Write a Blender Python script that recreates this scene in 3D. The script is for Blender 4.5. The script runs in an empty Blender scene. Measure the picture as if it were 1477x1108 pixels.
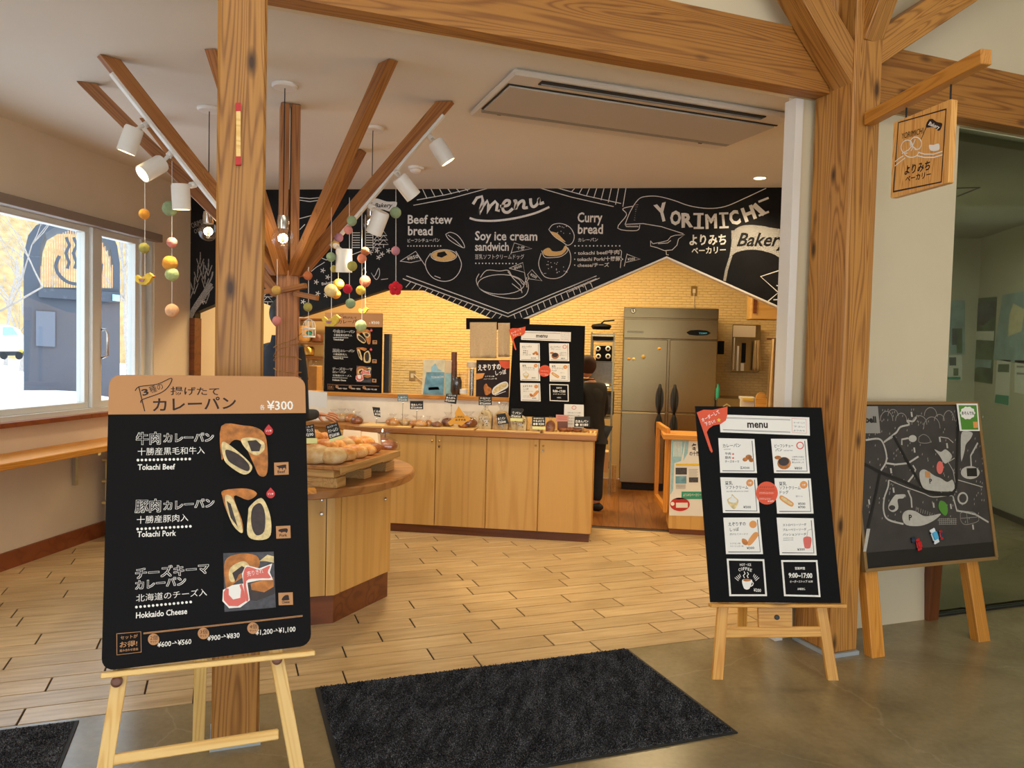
import bpy, bmesh, math, random
from mathutils import Vector, Matrix
random.seed(7)
S = bpy.context.scene; COL = S.collection
V = Vector; R = math.radians
# ---------------------------------------------------------------- camera, world, lights, exposure
F = 1109.0; CX = 738.5; CY = 554.0
ROLL = 0.025; PITCH = math.atan(45 / F); PHI = R(7.8)
FW = V((-math.sin(PHI) * math.cos(PITCH), math.cos(PHI) * math.cos(PITCH), -math.sin(PITCH)))
r0 = V((math.cos(PHI), math.sin(PHI), 0)); u0 = r0.cross(FW)
RT = r0 * math.cos(ROLL) + u0 * math.sin(ROLL)
UP = -r0 * math.sin(ROLL) + u0 * math.cos(ROLL)
CAM = V((0, 0, 1.5))
cd = bpy.data.cameras.new('camera'); cam = bpy.data.objects.new('camera', cd); COL.objects.link(cam)
cd.sensor_width = 36; cd.sensor_fit = 'HORIZONTAL'; cd.lens = F / 1477 * 36; cd.clip_start = .05; cd.clip_end = 300
Mc = Matrix((RT, UP, -FW)).transposed().to_4x4(); Mc.translation = CAM
cam.matrix_world = Mc; S.camera = cam
S.view_settings.view_transform = 'Standard'; S.view_settings.look = 'None'
S.view_settings.gamma = 1; S.view_settings.use_curve_mapping = False
S.view_settings.exposure = 0.3
S.cycles.max_bounces = 7; S.cycles.diffuse_bounces = 4; S.cycles.glossy_bounces = 3
S.cycles.transmission_bounces = 4; S.cycles.transparent_max_bounces = 8; S.cycles.sample_clamp_indirect = 6
S.cycles.caustics_reflective = False; S.cycles.caustics_refractive = False
w = bpy.data.worlds.new('sky'); S.world = w; w.use_nodes = True
bg = w.node_tree.nodes['Background']; bg.inputs[0].default_value = (.86, .93, 1, 1); bg.inputs[1].default_value = 3.2
def lamp(name, kind, loc, energy, color, **k):
    d = bpy.data.lights.new(name, kind); d.energy = energy; d.color = color
    rot = k.pop('rot', None); to = k.pop('to', None)
    for a, b in k.items(): setattr(d, a, b)
    o = bpy.data.objects.new(name, d); COL.objects.link(o); o.location = loc
    if to is not None: o.rotation_euler = (V(to) - V(loc)).to_track_quat('-Z', 'Y').to_euler()
    if rot: o.rotation_euler = rot
    return o
WARM = (1, .82, .54); WARM2 = (1, .76, .40); NEUT = (1, .88, .70)
# fluorescent / LED panels in the kitchen ceiling, behind the chalkboard header
lamp('kitchen_lamp', 'AREA', (-2.2, 8.1, 2.86), 72, WARM2, shape='RECTANGLE', size=2.2, size_y=.5)
lamp('kitchen_lamp', 'AREA', (-.1, 8.0, 2.86), 54, WARM2, shape='RECTANGLE', size=1.8, size_y=.5)
# unseen area lights added over the foyer to brighten it
lamp('foyer_fill', 'AREA', (.4, .9, 3.9), 34, NEUT, shape='RECTANGLE', size=3.6, size_y=1.2, to=(.3, 2.6, 0))
lamp('foyer_fill', 'AREA', (3.2, 2.2, 3.9), 10, NEUT, shape='RECTANGLE', size=1.6, size_y=1.0)
lamp('corridor_fill', 'AREA', (2.9, 6.7, 2.7), 45, (.88, 1, .9), shape='RECTANGLE', size=.8, size_y=.8)  # added light without a fixture, brightens the corridor posters
# ---------------------------------------------------------------- helpers
def ray(x, y): return FW + RT * ((x - CX) / F) - UP * ((y - CY) / F)
def hit(x, y, p0, n):
    d = ray(x, y); n = V(n); return CAM + d * (((V(p0) - CAM).dot(n)) / d.dot(n))
def at_y(x, y, Y): return hit(x, y, (0, Y, 0), (0, 1, 0))
def at_x(x, y, X): return hit(x, y, (X, 0, 0), (1, 0, 0))
def at_z(x, y, z=0): return hit(x, y, (0, 0, z), (0, 0, 1))
AZ = R(28.2); E_ = V((math.cos(AZ), math.sin(AZ), 0)); N_ = V((-math.sin(AZ), math.cos(AZ), 0)); Z_ = V((0, 0, 1))
def at_n(x, y, k): return hit(x, y, N_ * k, N_)
def en(e, n, z=0): return E_ * e + N_ * n + Z_ * z
MB_E = Matrix((E_, N_, Z_)).transposed().to_4x4()
def lin(h):
    h = h.lstrip('#'); c = [int(h[i:i + 2], 16) / 255 for i in (0, 2, 4)]
    return tuple((v / 12.92 if v <= .04045 else ((v + .055) / 1.055) ** 2.4) for v in c) + (1,)
class NT:
    def __init__(s, name):
        s.m = bpy.data.materials.new(name); s.m.use_nodes = True; s.t = s.m.node_tree
        s.b = s.t.nodes['Principled BSDF']; s.out = s.t.nodes['Material Output']
    def n(s, typ, ins=None, **kw):
        nd = s.t.nodes.new('ShaderNode' + typ)
        for k, v in kw.items(): setattr(nd, k, v)
        for k, v in (ins or {}).items():
            if isinstance(v, bpy.types.NodeSocket): s.t.links.new(v, nd.inputs[k])
            else: nd.inputs[k].default_value = v
        return nd
    def l(s, a, b): s.t.links.new(a, b)
    def ramp(s, fac, stops):
        r = s.n('ValToRGB', {'Fac': fac}); el = r.color_ramp.elements
        while len(el) < len(stops): el.new(.5)
        for i, (p, c) in enumerate(stops): el[i].position = p; el[i].color = c
        return r.outputs['Color']
    def coord(s, scale=(1, 1, 1), kind='Object'):
        tc = s.n('TexCoord'); return s.n('Mapping', {'Vector': tc.outputs[kind], 'Scale': scale}).outputs[0]
    def bump(s, h, strength=.3, dist=.01):
        b = s.n('Bump', {'Height': h, 'Strength': strength, 'Distance': dist}); s.l(b.outputs[0], s.b.inputs['Normal'])
def plain(name, col, rough=.5, metal=0, noise=0, nscale=20, bump=0, spec=.5, **k):
    m = NT(name); c = lin(col); m.b.inputs['Roughness'].default_value = rough; m.b.inputs['Metallic'].default_value = metal
    m.b.inputs['Specular IOR Level'].default_value = spec
    if noise or bump:
        nz = m.n('TexNoise', {'Vector': m.coord(), 'Scale': nscale, 'Detail': 4.0})
        if noise:
            d = tuple(v * (1 - noise) for v in c[:3]) + (1,); u = tuple(min(1, v * (1 + noise * .5)) for v in c[:3]) + (1,)
            m.l(m.ramp(nz.outputs['Fac'], [(.3, d), (.7, u)]), m.b.inputs['Base Color'])
        else: m.b.inputs['Base Color'].default_value = c
        if bump: m.bump(nz.outputs['Fac'], bump, .01)
    else: m.b.inputs['Base Color'].default_value = c
    for a, b in k.items(): m.b.inputs[a.replace('_', ' ')].default_value = b
    return m.m
def glow(name, col, strength):
    m = NT(name); m.b.inputs['Base Color'].default_value = lin(col)
    m.b.inputs['Emission Color'].default_value = lin(col); m.b.inputs['Emission Strength'].default_value = strength; return m.m
def wood(name, lo, hi, sc=1, rough=.5, knots=True, var=.25, ring=7, contrast=1.0, coat=0):
    """grain runs along local X"""
    m = NT(name); oi = m.n('ObjectInfo')
    tc = m.n('TexCoord'); off = m.n('VectorMath', {0: tc.outputs['Object']}, operation='ADD')
    cr = m.n('CombineXYZ', {0: m.n('Math', {0: oi.outputs['Random'], 1: 13.0}, operation='MULTIPLY').outputs[0],
                            1: m.n('Math', {0: oi.outputs['Random'], 1: 0.35}, operation='MULTIPLY').outputs[0], 2: 0.0})
    m.l(cr.outputs[0], off.inputs[1])
    v1 = m.n('Mapping', {'Vector': off.outputs[0], 'Scale': (.5 * sc, 9.0 * sc, 9.0 * sc)}).outputs[0]
    nz = m.n('TexNoise', {'Vector': v1, 'Scale': 1.0, 'Detail': 1.5, 'Distortion': .3})
    rg = m.n('Math', {0: nz.outputs['Fac'], 1: ring * 15.0}, operation='MULTIPLY')
    sn = m.n('Math', {0: rg.outputs[0]}, operation='SINE')
    r0 = m.n('MapRange', {'Value': sn.outputs[0], 'From Min': -1.0, 'From Max': 1.0}).outputs[0]
    r1 = m.n('Math', {0: r0, 1: 2.6}, operation='POWER').outputs[0]
    v2 = m.n('Mapping', {'Vector': off.outputs[0], 'Scale': (4 * sc, 110 * sc, 110 * sc)}).outputs[0]
    fi = m.n('TexNoise', {'Vector': v2, 'Scale': 1.0, 'Detail': 3.0})
    v4 = m.n('Mapping', {'Vector': off.outputs[0], 'Scale': (.7, 3, 3)}).outputs[0]
    pa = m.n('TexNoise', {'Vector': v4, 'Scale': 1.0, 'Detail': 2.0})
    mix = m.n('Math', {0: m.n('Math', {0: r1, 1: .42}, operation='MULTIPLY').outputs[0],
                       1: m.n('Math', {0: m.n('Math', {0: fi.outputs['Fac'], 1: pa.outputs['Fac']}, operation='ADD').outputs[0], 1: .42}, operation='MULTIPLY').outputs[0]}, operation='ADD')
    L, H = lin(lo), lin(hi); mid = tuple((a * .45 + b * .55) for a, b in zip(L, H))
    s = .25 / contrast
    col = m.ramp(mix.outputs[0], [(.5 - s * 1.4, H), (.55, mid), (.6 + s * 1.6, L)])
    if knots:
        v3 = m.n('Mapping', {'Vector': off.outputs[0], 'Scale': (2.6, 7, 7)}).outputs[0]
        vo = m.n('TexVoronoi', {'Vector': v3, 'Scale': 1.0, 'Randomness': 1.0})
        k = m.n('MapRange', {'Value': vo.outputs['Distance'], 'From Min': .05, 'From Max': .17}).outputs[0]
        col = m.n('Mix', {'Factor': k, 6: tuple(v * .28 for v in L[:3]) + (1,), 7: col}, data_type='RGBA').outputs[2]
    if var:
        hs = m.n('HueSaturation', {'Color': col, 'Value': m.n('MapRange', {'Value': oi.outputs['Random'], 'To Min': 1 - var / 2, 'To Max': 1 + var / 2}).outputs[0]})
        col = hs.outputs[0]
    m.l(col, m.b.inputs['Base Color']); m.b.inputs['Roughness'].default_value = rough
    if coat: m.b.inputs['Coat Weight'].default_value = coat; m.b.inputs['Coat Roughness'].default_value = .2
    m.bump(mix.outputs[0], .12, .002)
    return m.m
class MB:
    def __init__(s): s.v = []; s.f = []
    def add(s, vs, fs):
        o = len(s.v); s.v += [V(p) for p in vs]; s.f += [tuple(i + o for i in f) for f in fs]; return s
    def box(s, x0, x1, y0, y1, z0, z1, M=None):
        vs = [V((x, y, z)) for z in (z0, z1) for y in (y0, y1) for x in (x0, x1)]
        if M is not None: vs = [M @ p for p in vs]
        return s.add(vs, [(0, 2, 3, 1), (4, 5, 7, 6), (0, 1, 5, 4), (2, 6, 7, 3), (0, 4, 6, 2), (1, 3, 7, 5)])
    def prism(s, pts, d):
        """closed solid: polygon pts (3D) extruded by vector d"""
        n = len(pts); d = V(d); a = [V(p) for p in pts]
        return s.add(a + [p + d for p in a], [tuple(range(n))[::-1], tuple(range(n, 2 * n))] + [(i, (i + 1) % n, n + (i + 1) % n, n + i) for i in range(n)])
    def tube(s, pts, r, n=6, cap=True):
        pts = [V(p) for p in pts]; rs = r if isinstance(r, (list, tuple)) else [r] * len(pts)
        o = len(s.v); up = None
        for i, p in enumerate(pts):
            t = (pts[min(i + 1, len(pts) - 1)] - pts[max(i - 1, 0)]).normalized()
            if up is None: up = t.orthogonal().normalized()
            up = (up - t * up.dot(t)); up = up.normalized() if up.length > 1e-5 else t.orthogonal().normalized()
            b = t.cross(up)
            for k in range(n):
                a = 2 * math.pi * k / n; s.v.append(p + (up * math.cos(a) + b * math.sin(a)) * rs[i])
        for i in range(len(pts) - 1):
            for k in range(n):
                s.f.append((o + i * n + k, o + i * n + (k + 1) % n, o + (i + 1) * n + (k + 1) % n, o + (i + 1) * n + k))
        if cap:
            s.f.append(tuple(o + k for k in range(n))[::-1]); s.f.append(tuple(o + (len(pts) - 1) * n + k for k in range(n)))
        return s
    def lathe(s, prof, c=(0, 0, 0), n=16, M=None):
        """prof: list of (r, z)"""
        o = len(s.v); c = V(c)
        for r, z in prof:
            for k in range(n):
                a = 2 * math.pi * k / n; p = V((r * math.cos(a), r * math.sin(a), z))
                s.v.append((M @ p if M is not None else p) + c)
        for i in range(len(prof) - 1):
            for k in range(n): s.f.append((o + i * n + k, o + i * n + (k + 1) % n, o + (i + 1) * n + (k + 1) % n, o + (i + 1) * n + k))
        s.f.append(tuple(o + k for k in range(n))[::-1]); s.f.append(tuple(o + (len(prof) - 1) * n + k for k in range(n)))
        return s
    def ball(s, c, r, sc=(1, 1, 1), n=10, m=7, M=None, lump=0):
        prof = [(max(1e-4, math.sin(math.pi * i / m)), -math.cos(math.pi * i / m)) for i in range(m + 1)]
        o = len(s.v); s.lathe(prof, n=n)
        for i in range(o, len(s.v)):
            p = s.v[i]; k = r * (1 + lump * (random.random() - .5))
            p = V((p.x * sc[0] * k, p.y * sc[1] * k, p.z * sc[2] * k)); s.v[i] = (M @ p if M is not None else p) + V(c)
        return s
W = {}
def wm(o): return W.get(o.name, Matrix.Identity(4)) if o else Matrix.Identity(4)
def tag(o, label=None, cat=None, group=None, kind=None):
    if label: o['label'] = label
    if cat: o['category'] = cat
    if group: o['group'] = group
    if kind: o['kind'] = kind
    return o
def place(o, M, parent):
    W[o.name] = M.copy(); COL.objects.link(o)
    if parent: o.parent = parent; o.matrix_local = wm(parent).inverted() @ M
    else: o.matrix_world = M
def obj(name, mb, m, parent=None, M=None, smooth=False, bevel=0, local=False, label=None):
    """mb verts are in world space unless local=True (then in M's space)"""
    me = bpy.data.meshes.new(name); M = M if M is not None else (wm(parent) if parent else Matrix.Identity(4))
    inv = Matrix.Identity(4) if local else M.inverted()
    me.from_pydata([inv @ p for p in mb.v], [], mb.f)
    bm = bmesh.new(); bm.from_mesh(me); bmesh.ops.recalc_face_normals(bm, faces=bm.faces)
    if bevel: bmesh.ops.bevel(bm, geom=bm.edges[:] , offset=bevel, segments=1, affect='EDGES', clamp_overlap=True)
    bm.to_mesh(me); bm.free()
    if smooth:
        for p in me.polygons: p.use_smooth = True
        if smooth != 1:
            me.set_sharp_from_angle(angle=R(smooth))
    me.materials.append(m)
    o = bpy.data.objects.new(name, me); place(o, M, parent)
    if label: o['label'] = label
    return o
def thing(name, label, cat, loc=(0, 0, 0), rotz=0, group=None):
    o = bpy.data.objects.new(name, None); o.empty_display_size = .1
    place(o, Matrix.Translation(V(loc)) @ Matrix.Rotation(rotz, 4, 'Z'), None); return tag(o, label, cat, group)
def struct(name, mb, m, parent=None, **k):
    o = obj(name, mb, m, parent, **k)
    if not parent: o['kind'] = 'structure'
    return o
def dup(root, M, label=None, group=None):
    c = root.copy(); COL.objects.link(c); c.matrix_world = M; W[c.name] = M.copy()
    if label: c['label'] = label
    if group: c['group'] = group
    for ch in root.children:
        d = ch.copy(); COL.objects.link(d); d.parent = c; d.matrix_local = ch.matrix_local
        for g in ch.children:
            h = g.copy(); COL.objects.link(h); h.parent = d; h.matrix_local = g.matrix_local
    return c
def frame(o, x, z=None):
    """matrix at o with local X along x, local Z close to z"""
    x = V(x).normalized(); z = V(z) if z is not None else (V((0, 0, 1)) if abs(x.z) < .95 else V((0, 1, 0)))
    y = z.cross(x).normalized(); z = x.cross(y)
    M = Matrix((x, y, z)).transposed().to_4x4(); M.translation = V(o); return M
def beam(name, p0, p1, wy, wz, m, parent=None, z=None, bevel=.003, taper=1, **k):
    """square timber from p0 to p1, its mesh along local X so that the grain follows it"""
    p0, p1 = V(p0), V(p1); L = (p1 - p0).length; M = frame(p0, p1 - p0, z)
    mb = MB().box(0, L, -wy / 2, wy / 2, -wz / 2, wz / 2)
    return obj(name, mb, m, parent, M=M, local=True, bevel=bevel, **k)
def catmull(p, closed=False, k=4):
    n = len(p); out = []
    for i in range(n if closed else n - 1):
        a, b, c, d = (p[(i - 1) % n], p[i], p[(i + 1) % n], p[(i + 2) % n]) if closed else (p[max(i - 1, 0)], p[i], p[i + 1], p[min(i + 2, n - 1)])
        for j in range(k):
            t = j / k; out.append(tuple(.5 * (2 * b[q] + (c[q] - a[q]) * t + (2 * a[q] - 5 * b[q] + 4 * c[q] - d[q]) * t * t + (3 * b[q] - a[q] - 3 * c[q] + d[q]) * t ** 3) for q in (0, 1)))
    return out if closed else out + [tuple(p[-1])]
class Plane:
    """a flat face: origin, right and up directions; pixels are turned into points lying on it"""
    def __init__(s, o, right, up, parent=None, eps=.0008):
        s.r = V(right).normalized(); s.u = V(up); s.u = (s.u - s.r * s.u.dot(s.r)).normalized(); s.n = s.r.cross(s.u)
        s.o = V(o); s.M = Matrix((s.r, s.u, s.n)).transposed().to_4x4(); s.M.translation = s.o; s.p = parent; s.e = eps
    def w(s, x, y): return hit(x, y, s.o, s.n)
    def uv(s, x, y): q = s.w(x, y) - s.o; return (q.dot(s.r), q.dot(s.u))
    def mk(s, name, mb, m, lvl=1, parent=None, label=None):
        o = obj(name, mb, m, parent or s.p, M=s.M @ Matrix.Translation((0, 0, s.e * lvl)), local=True, label=label); return o
    def poly(s, name, pts, m, lvl=1, parent=None, d=0, label=None, px=True):
        if px and 6 <= len(pts) < 14 and name != 'printed_star' and name.split('_')[0] in ('printed', 'map', 'flag', 'chalk'): pts = catmull(pts, True)
        q = [(V(s.uv(*p)) if px else V(p)).to_3d() for p in pts]
        mb = MB().prism(q, (0, 0, d or s.e * .6)); return s.mk(name, mb, m, lvl, parent, label)
    def rect(s, name, x0, y0, x1, y1, m, lvl=1, **k): return s.poly(name, [(x0, y0), (x1, y0), (x1, y1), (x0, y1)], m, lvl, **k)
    def strokes(s, name, lines, m, wd=1.2, lvl=1, parent=None, px=True, label=None):
        """ribbons along polylines; wd in pixels at the line's place"""
        mb = MB()
        for ln in lines:
            wl = wd
            if ln and isinstance(ln[0], (int, float)): wl, ln = ln[0], ln[1]
            if 6 <= len(ln) < 14: ln = catmull(ln)
            pts = [V(s.uv(*p)) if px else V(p) for p in ln]
            if px:
                x, y = ln[0]; a = V(s.uv(x, y)); hw = (V(s.uv(x, y + 1)) - a).length * wl / 2
            else: hw = wl / 2
            for i, p in enumerate(pts):
                t = pts[min(i + 1, len(pts) - 1)] - pts[max(i - 1, 0)]
                if t.length < 1e-9: t = V((1, 0))
                t.normalize(); nn = V((-t.y, t.x)) * hw
                if i == 0: p = p - t * hw * .6
                if i == len(pts) - 1: p = p + t * hw * .6
                mb.v += [(p + nn).to_3d(), (p - nn).to_3d()]
                if i: b = len(mb.v) - 4; mb.f.append((b, b + 1, b + 3, b + 2))
        me = bpy.data.meshes.new(name); me.from_pydata(mb.v, [], mb.f); me.materials.append(m)
        o = bpy.data.objects.new(name, me); place(o, s.M @ Matrix.Translation((0, 0, s.e * lvl)), parent or s.p)
        if label: o['label'] = label
        return o
    def text(s, txt, a, b, h, m, bold=0, lvl=2, parent=None, name='lettering', shear=0, px=True):
        """one line of print from pixel a to pixel b along its baseline, capitals h pixels tall"""
        if not bold and px and h < 6: bold = .014
        key = (txt, round(bold, 3), round(shear, 2))
        if key not in TX:
            c = bpy.data.curves.new('t', 'FONT'); c.body = txt; c.resolution_u = 2; c.offset = bold; c.shear = shear
            o = bpy.data.objects.new('t', c); COL.objects.link(o); dg = bpy.context.evaluated_depsgraph_get()
            me = bpy.data.meshes.new_from_object(o.evaluated_get(dg)); bpy.data.objects.remove(o)
            xs = [v.co.x for v in me.vertices] or [0, 1]; ys = [v.co.y for v in me.vertices] or [0, 1]
            TX[key] = (me, min(xs), max(xs), min(ys), max(ys))
        me, x0, x1, y0, y1 = TX[key]
        A = V(s.uv(*a)) if px else V(a); B = V(s.uv(*b)) if px else V(b)
        if px: hh = (V(s.uv(a[0], a[1] - h)) - A).length
        else: hh = h
        me = me.copy(); t = (B - A); L = t.length; t.normalize(); nn = V((-t.y, t.x))
        cap = y1 if y1 > .3 else .7
        sx = L / (x1 - x0); sy = hh / cap
        for v in me.vertices:
            p = A + t * ((v.co.x - x0) * sx) + nn * (v.co.y * sy); v.co = (p.x, p.y, 0)
        me.materials.clear(); me.materials.append(m); me.name = name
        o = bpy.data.objects.new(name, me); place(o, s.M @ Matrix.Translation((0, 0, s.e * lvl)), parent or s.p); return o
TX = {}
def circ(cx, cy, rx, ry=None, n=18, a0=0, a1=360):
    ry = ry or rx; full = abs(a1 - a0) >= 360
    return [(cx + rx * math.cos(R(a0 + (a1 - a0) * i / (n if full else n - 1))), cy - ry * math.sin(R(a0 + (a1 - a0) * i / (n if full else n - 1)))) for i in range(n)]
def ring(cx, cy, rx, ry=None, n=20): p = circ(cx, cy, rx, ry, n); return p + [p[0]]
# ---------------------------------------------------------------- materials
m_post = wood('cedar_post', '7E4C1C', 'CC9248', sc=1.0, rough=.5, ring=9, contrast=.95)
m_beam = wood('laminated_cedar', '7C4816', 'C2853A', sc=.9, rough=.55, ring=8, contrast=.95)
m_tree = wood('reddish_timber', '7A4418', 'B4763A', sc=1.2, rough=.5, knots=False)
m_pine = wood('pale_pine', 'D9A552', 'F3D28C', sc=1.4, rough=.5, knots=False, ring=5, contrast=.6)
m_pine2 = wood('yellow_pine', 'C8862F', 'EDB75E', sc=1.3, rough=.45, knots=True, ring=6)
m_oiled = wood('oiled_pine', 'B4701F', 'DE9B42', sc=1.2, rough=.45, knots=False)
m_birch = wood('birch_ply', 'C6954C', 'DDB068', sc=.7, rough=.45, knots=False, ring=2, contrast=.45, var=.08)
m_top = wood('varnished_counter_top', '8A5526', 'B88146', sc=.6, rough=.3, knots=False, ring=3, contrast=.5)
m_toe = wood('dark_plinth', '5A2E16', '7E4724', sc=.8, rough=.4, knots=False, ring=3)
m_base = wood('mahogany_base', '7A3A1C', '94502A', sc=.6, rough=.4, knots=False, ring=2)
m_kfloor = wood('kitchen_floorboards', '6A3C1A', '94602E', sc=.7, rough=.3, knots=False)
m_signw = wood('striped_sign_wood', 'C27E36', 'EEBA6C', sc=1.5, rough=.45, knots=False, ring=9)
m_block = wood('rough_riser_wood', 'A5793F', 'D1A566', sc=1, rough=.6, knots=False)
m_wall = plain('cream_plaster', 'D8C6AC', .85, noise=.04, nscale=3, bump=.05)
m_wallr = plain('white_plaster', 'DCCEAE', .85, noise=.03, nscale=3)
m_ceil = plain('white_ceiling', 'DED7CA', .9, noise=.03, nscale=2)
m_white = plain('white_enamel', 'E6E1D8', .4)
m_pvc = plain('white_pvc', 'D6D4CC', .35)
m_ac = plain('ivory_plastic', 'D0C6B8', .4)
m_acg = plain('grey_louvre', '8E8880', .4)
m_dark = plain('black_slot', '15130F', .6)
m_blind = plain('taupe_blind_box', '8C7C70', .6)
m_black = plain('matt_black_board', '0A0A0B', .6, spec=.12)
m_black2 = plain('charcoal_board', '0F0D0E', .6, spec=.12)
m_tan = plain('tan_print', 'C08A58', .6)
m_ink = plain('dark_brown_ink', '2A1712', .7)
m_paper = plain('white_paper', 'E9E9E6', .6)
m_wht = plain('white_print', 'F2F0EA', .6)
m_grey = plain('grey_print', '8C8C8C', .6)
m_dgrey = plain('dark_grey_print', '3B3B3D', .6)
m_orange = plain('orange_red_paper', 'E2532B', .55)
m_peach = plain('orange_print', 'E29A52', .6)
m_coral = plain('coral_print', 'DC6B60', .6)
m_red = plain('red_print', 'C22C2A', .55)
m_yel = plain('yellow_print', 'E9C63B', .6)
m_green = plain('green_print', '4E8A2C', .6)
m_teal = plain('teal_print', '2E9C80', .6)
m_sky = plain('pale_blue_print', '9CCBDC', .6, noise=.15, nscale=30)
m_crust = plain('golden_crust', 'C47A34', .6, noise=.5, nscale=35)
m_crumb = plain('cream_crumb', 'E5CE96', .7, noise=.3, nscale=60)
m_fill = plain('dark_filling', '33221C', .5, noise=.5, nscale=50)
m_slate = plain('slate_print', '4B4A50', .6, noise=.4, nscale=60)
def chalk(name, col, dens=.5):
    m = NT(name); nz = m.n('TexNoise', {'Vector': m.coord(), 'Scale': 230.0, 'Detail': 2.0})
    a = m.n('MapRange', {'Value': nz.outputs['Fac'], 'From Min': .62 - dens * .5, 'From Max': .7 - dens * .4}).outputs[0]
    m.b.inputs['Base Color'].default_value = lin(col); m.b.inputs['Roughness'].default_value = .9
    m.l(a, m.b.inputs['Alpha']); return m.m
m_chalk = chalk('white_chalk', 'E6E2DA', .75); m_chalk2 = chalk('faint_chalk', 'B9B5AE', .42); m_ychalk = chalk('yellow_chalk', 'E8BE7A', .7)
def chalkboard():
    m = NT('blackboard'); nz = m.n('TexNoise', {'Vector': m.coord(), 'Scale': 1.6, 'Detail': 6.0, 'Roughness': .65})
    m.l(m.ramp(nz.outputs['Fac'], [(.35, lin('0D0C0D')), (.75, lin('1D1C1E'))]), m.b.inputs['Base Color'])
    m.b.inputs['Roughness'].default_value = .5; m.b.inputs['Specular IOR Level'].default_value = .2; return m.m
m_board = chalkboard()
def concrete():
    m = NT('polished_concrete'); c = m.coord()
    n1 = m.n('TexNoise', {'Vector': c, 'Scale': 1.3, 'Detail': 8.0, 'Roughness': .6, 'Distortion': .6})
    n2 = m.n('TexNoise', {'Vector': c, 'Scale': 40.0, 'Detail': 3.0})
    mx = m.n('Mix', {'Factor': .18, 6: n1.outputs['Color'], 7: n2.outputs['Color']}, data_type='RGBA')
    f = m.n('Math', {0: m.n('Math', {0: n1.outputs['Fac'], 1: .85}, operation='MULTIPLY').outputs[0], 1: m.n('Math', {0: n2.outputs['Fac'], 1: .15}, operation='MULTIPLY').outputs[0]}, operation='ADD')
    col = m.ramp(f.outputs[0], [(.32, lin('6E6146')), (.5, lin('897A5A')), (.7, lin('A0906E'))])
    # fine crack / scratch lines worn into the slab
    vo = m.n('TexVoronoi', {'Vector': m.n('Mapping', {'Vector': m.n('Mix', {'Factor': .2, 6: c, 7: n1.outputs['Color']}, data_type='RGBA').outputs[2], 'Scale': (1, 1, 1)}).outputs[0], 'Scale': 1.1}, feature='DISTANCE_TO_EDGE')
    k = m.n('MapRange', {'Value': vo.outputs['Distance'], 'From Min': .001, 'From Max': .004}).outputs[0]
    kk = m.n('Math', {0: m.n('Math', {0: 1.0, 1: k}, operation='SUBTRACT').outputs[0], 1: .12}, operation='MULTIPLY').outputs[0]
    col = m.n('Mix', {'Factor': kk, 6: col, 7: lin('C9BB9C')}, data_type='RGBA').outputs[2]
    m.l(col, m.b.inputs['Base Color'])
    m.l(m.n('MapRange', {'Value': n1.outputs['Fac'], 'To Min': .14, 'To Max': .32}).outputs[0], m.b.inputs['Roughness'])
    m.bump(n2.outputs['Fac'], .03, .002); return m.m
m_conc = concrete()
def tile_mat():
    m = NT('wood_look_tile'); oi = m.n('ObjectInfo'); tc = m.n('TexCoord')
    off = m.n('VectorMath', {0: tc.outputs['Object']}, operation='ADD')
    cr = m.n('CombineXYZ', {0: m.n('Math', {0: oi.outputs['Random'], 1: 40.0}, operation='MULTIPLY').outputs[0], 1: oi.outputs['Random'], 2: 0.0}); m.l(cr.outputs[0], off.inputs[1])
    v = m.n('Mapping', {'Vector': off.outputs[0], 'Scale': (3, 28, 1)}).outputs[0]
    n1 = m.n('TexNoise', {'Vector': v, 'Scale': 1.0, 'Detail': 5.0, 'Roughness': .6})
    col = m.ramp(n1.outputs['Fac'], [(.3, lin('AA8D62')), (.5, lin('C2A477')), (.72, lin('D3B98E'))])
    hs = m.n('HueSaturation', {'Color': col, 'Value': m.n('MapRange', {'Value': oi.outputs['Random'], 'To Min': .86, 'To Max': 1.08}).outputs[0]})
    m.l(hs.outputs[0], m.b.inputs['Base Color']); m.b.inputs['Roughness'].default_value = .28; m.bump(n1.outputs['Fac'], .06, .002); return m.m
m_tile = tile_mat()
m_grout = plain('dark_grout', '3E332A', .9)
m_brick = plain('cream_relief_brick', 'E0C388', .7, noise=.05, nscale=12)
m_mortar = plain('tan_mortar', 'D6B57C', .85)  # mortar is one even tan behind the bricks
def pile():
    m = NT('charcoal_carpet_pile'); nz = m.n('TexNoise', {'Vector': m.coord(), 'Scale': 230.0, 'Detail': 2.0})
    n2 = m.n('TexNoise', {'Vector': m.coord((1, .25, 1)), 'Scale': 26.0, 'Detail': 2.0})
    f = m.n('Math', {0: m.n('Math', {0: nz.outputs['Fac'], 1: .75}, operation='MULTIPLY').outputs[0], 1: m.n('Math', {0: n2.outputs['Fac'], 1: .25}, operation='MULTIPLY').outputs[0]}, operation='ADD')
    m.l(m.ramp(f.outputs[0], [(.4, lin('1B1B1D')), (.52, lin('3C3C3F')), (.66, lin('88888C'))]), m.b.inputs['Base Color']); m.b.inputs['Roughness'].default_value = .95
    m.b.inputs['Specular IOR Level'].default_value = .1; return m.m
m_pile = pile(); m_rubber = plain('black_rubber', '1A1A1A', .7)
m_steel = plain('brushed_steel', '8C7A58', .26, .95, noise=.06, nscale=3)
m_chrome = plain('chrome', 'D8D8D8', .15, 1)
m_brass = plain('brass', 'B08A4A', .3, .9)
m_frame = plain('tan_metal_frame', '8A6A3C', .5)
m_glass = NT('clear_glass'); m_glass.b.inputs['Transmission Weight'].default_value = 1; m_glass.b.inputs['Roughness'].default_value = .02; m_glass.b.inputs['IOR'].default_value = 1.45
m_glass = m_glass.m
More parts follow.
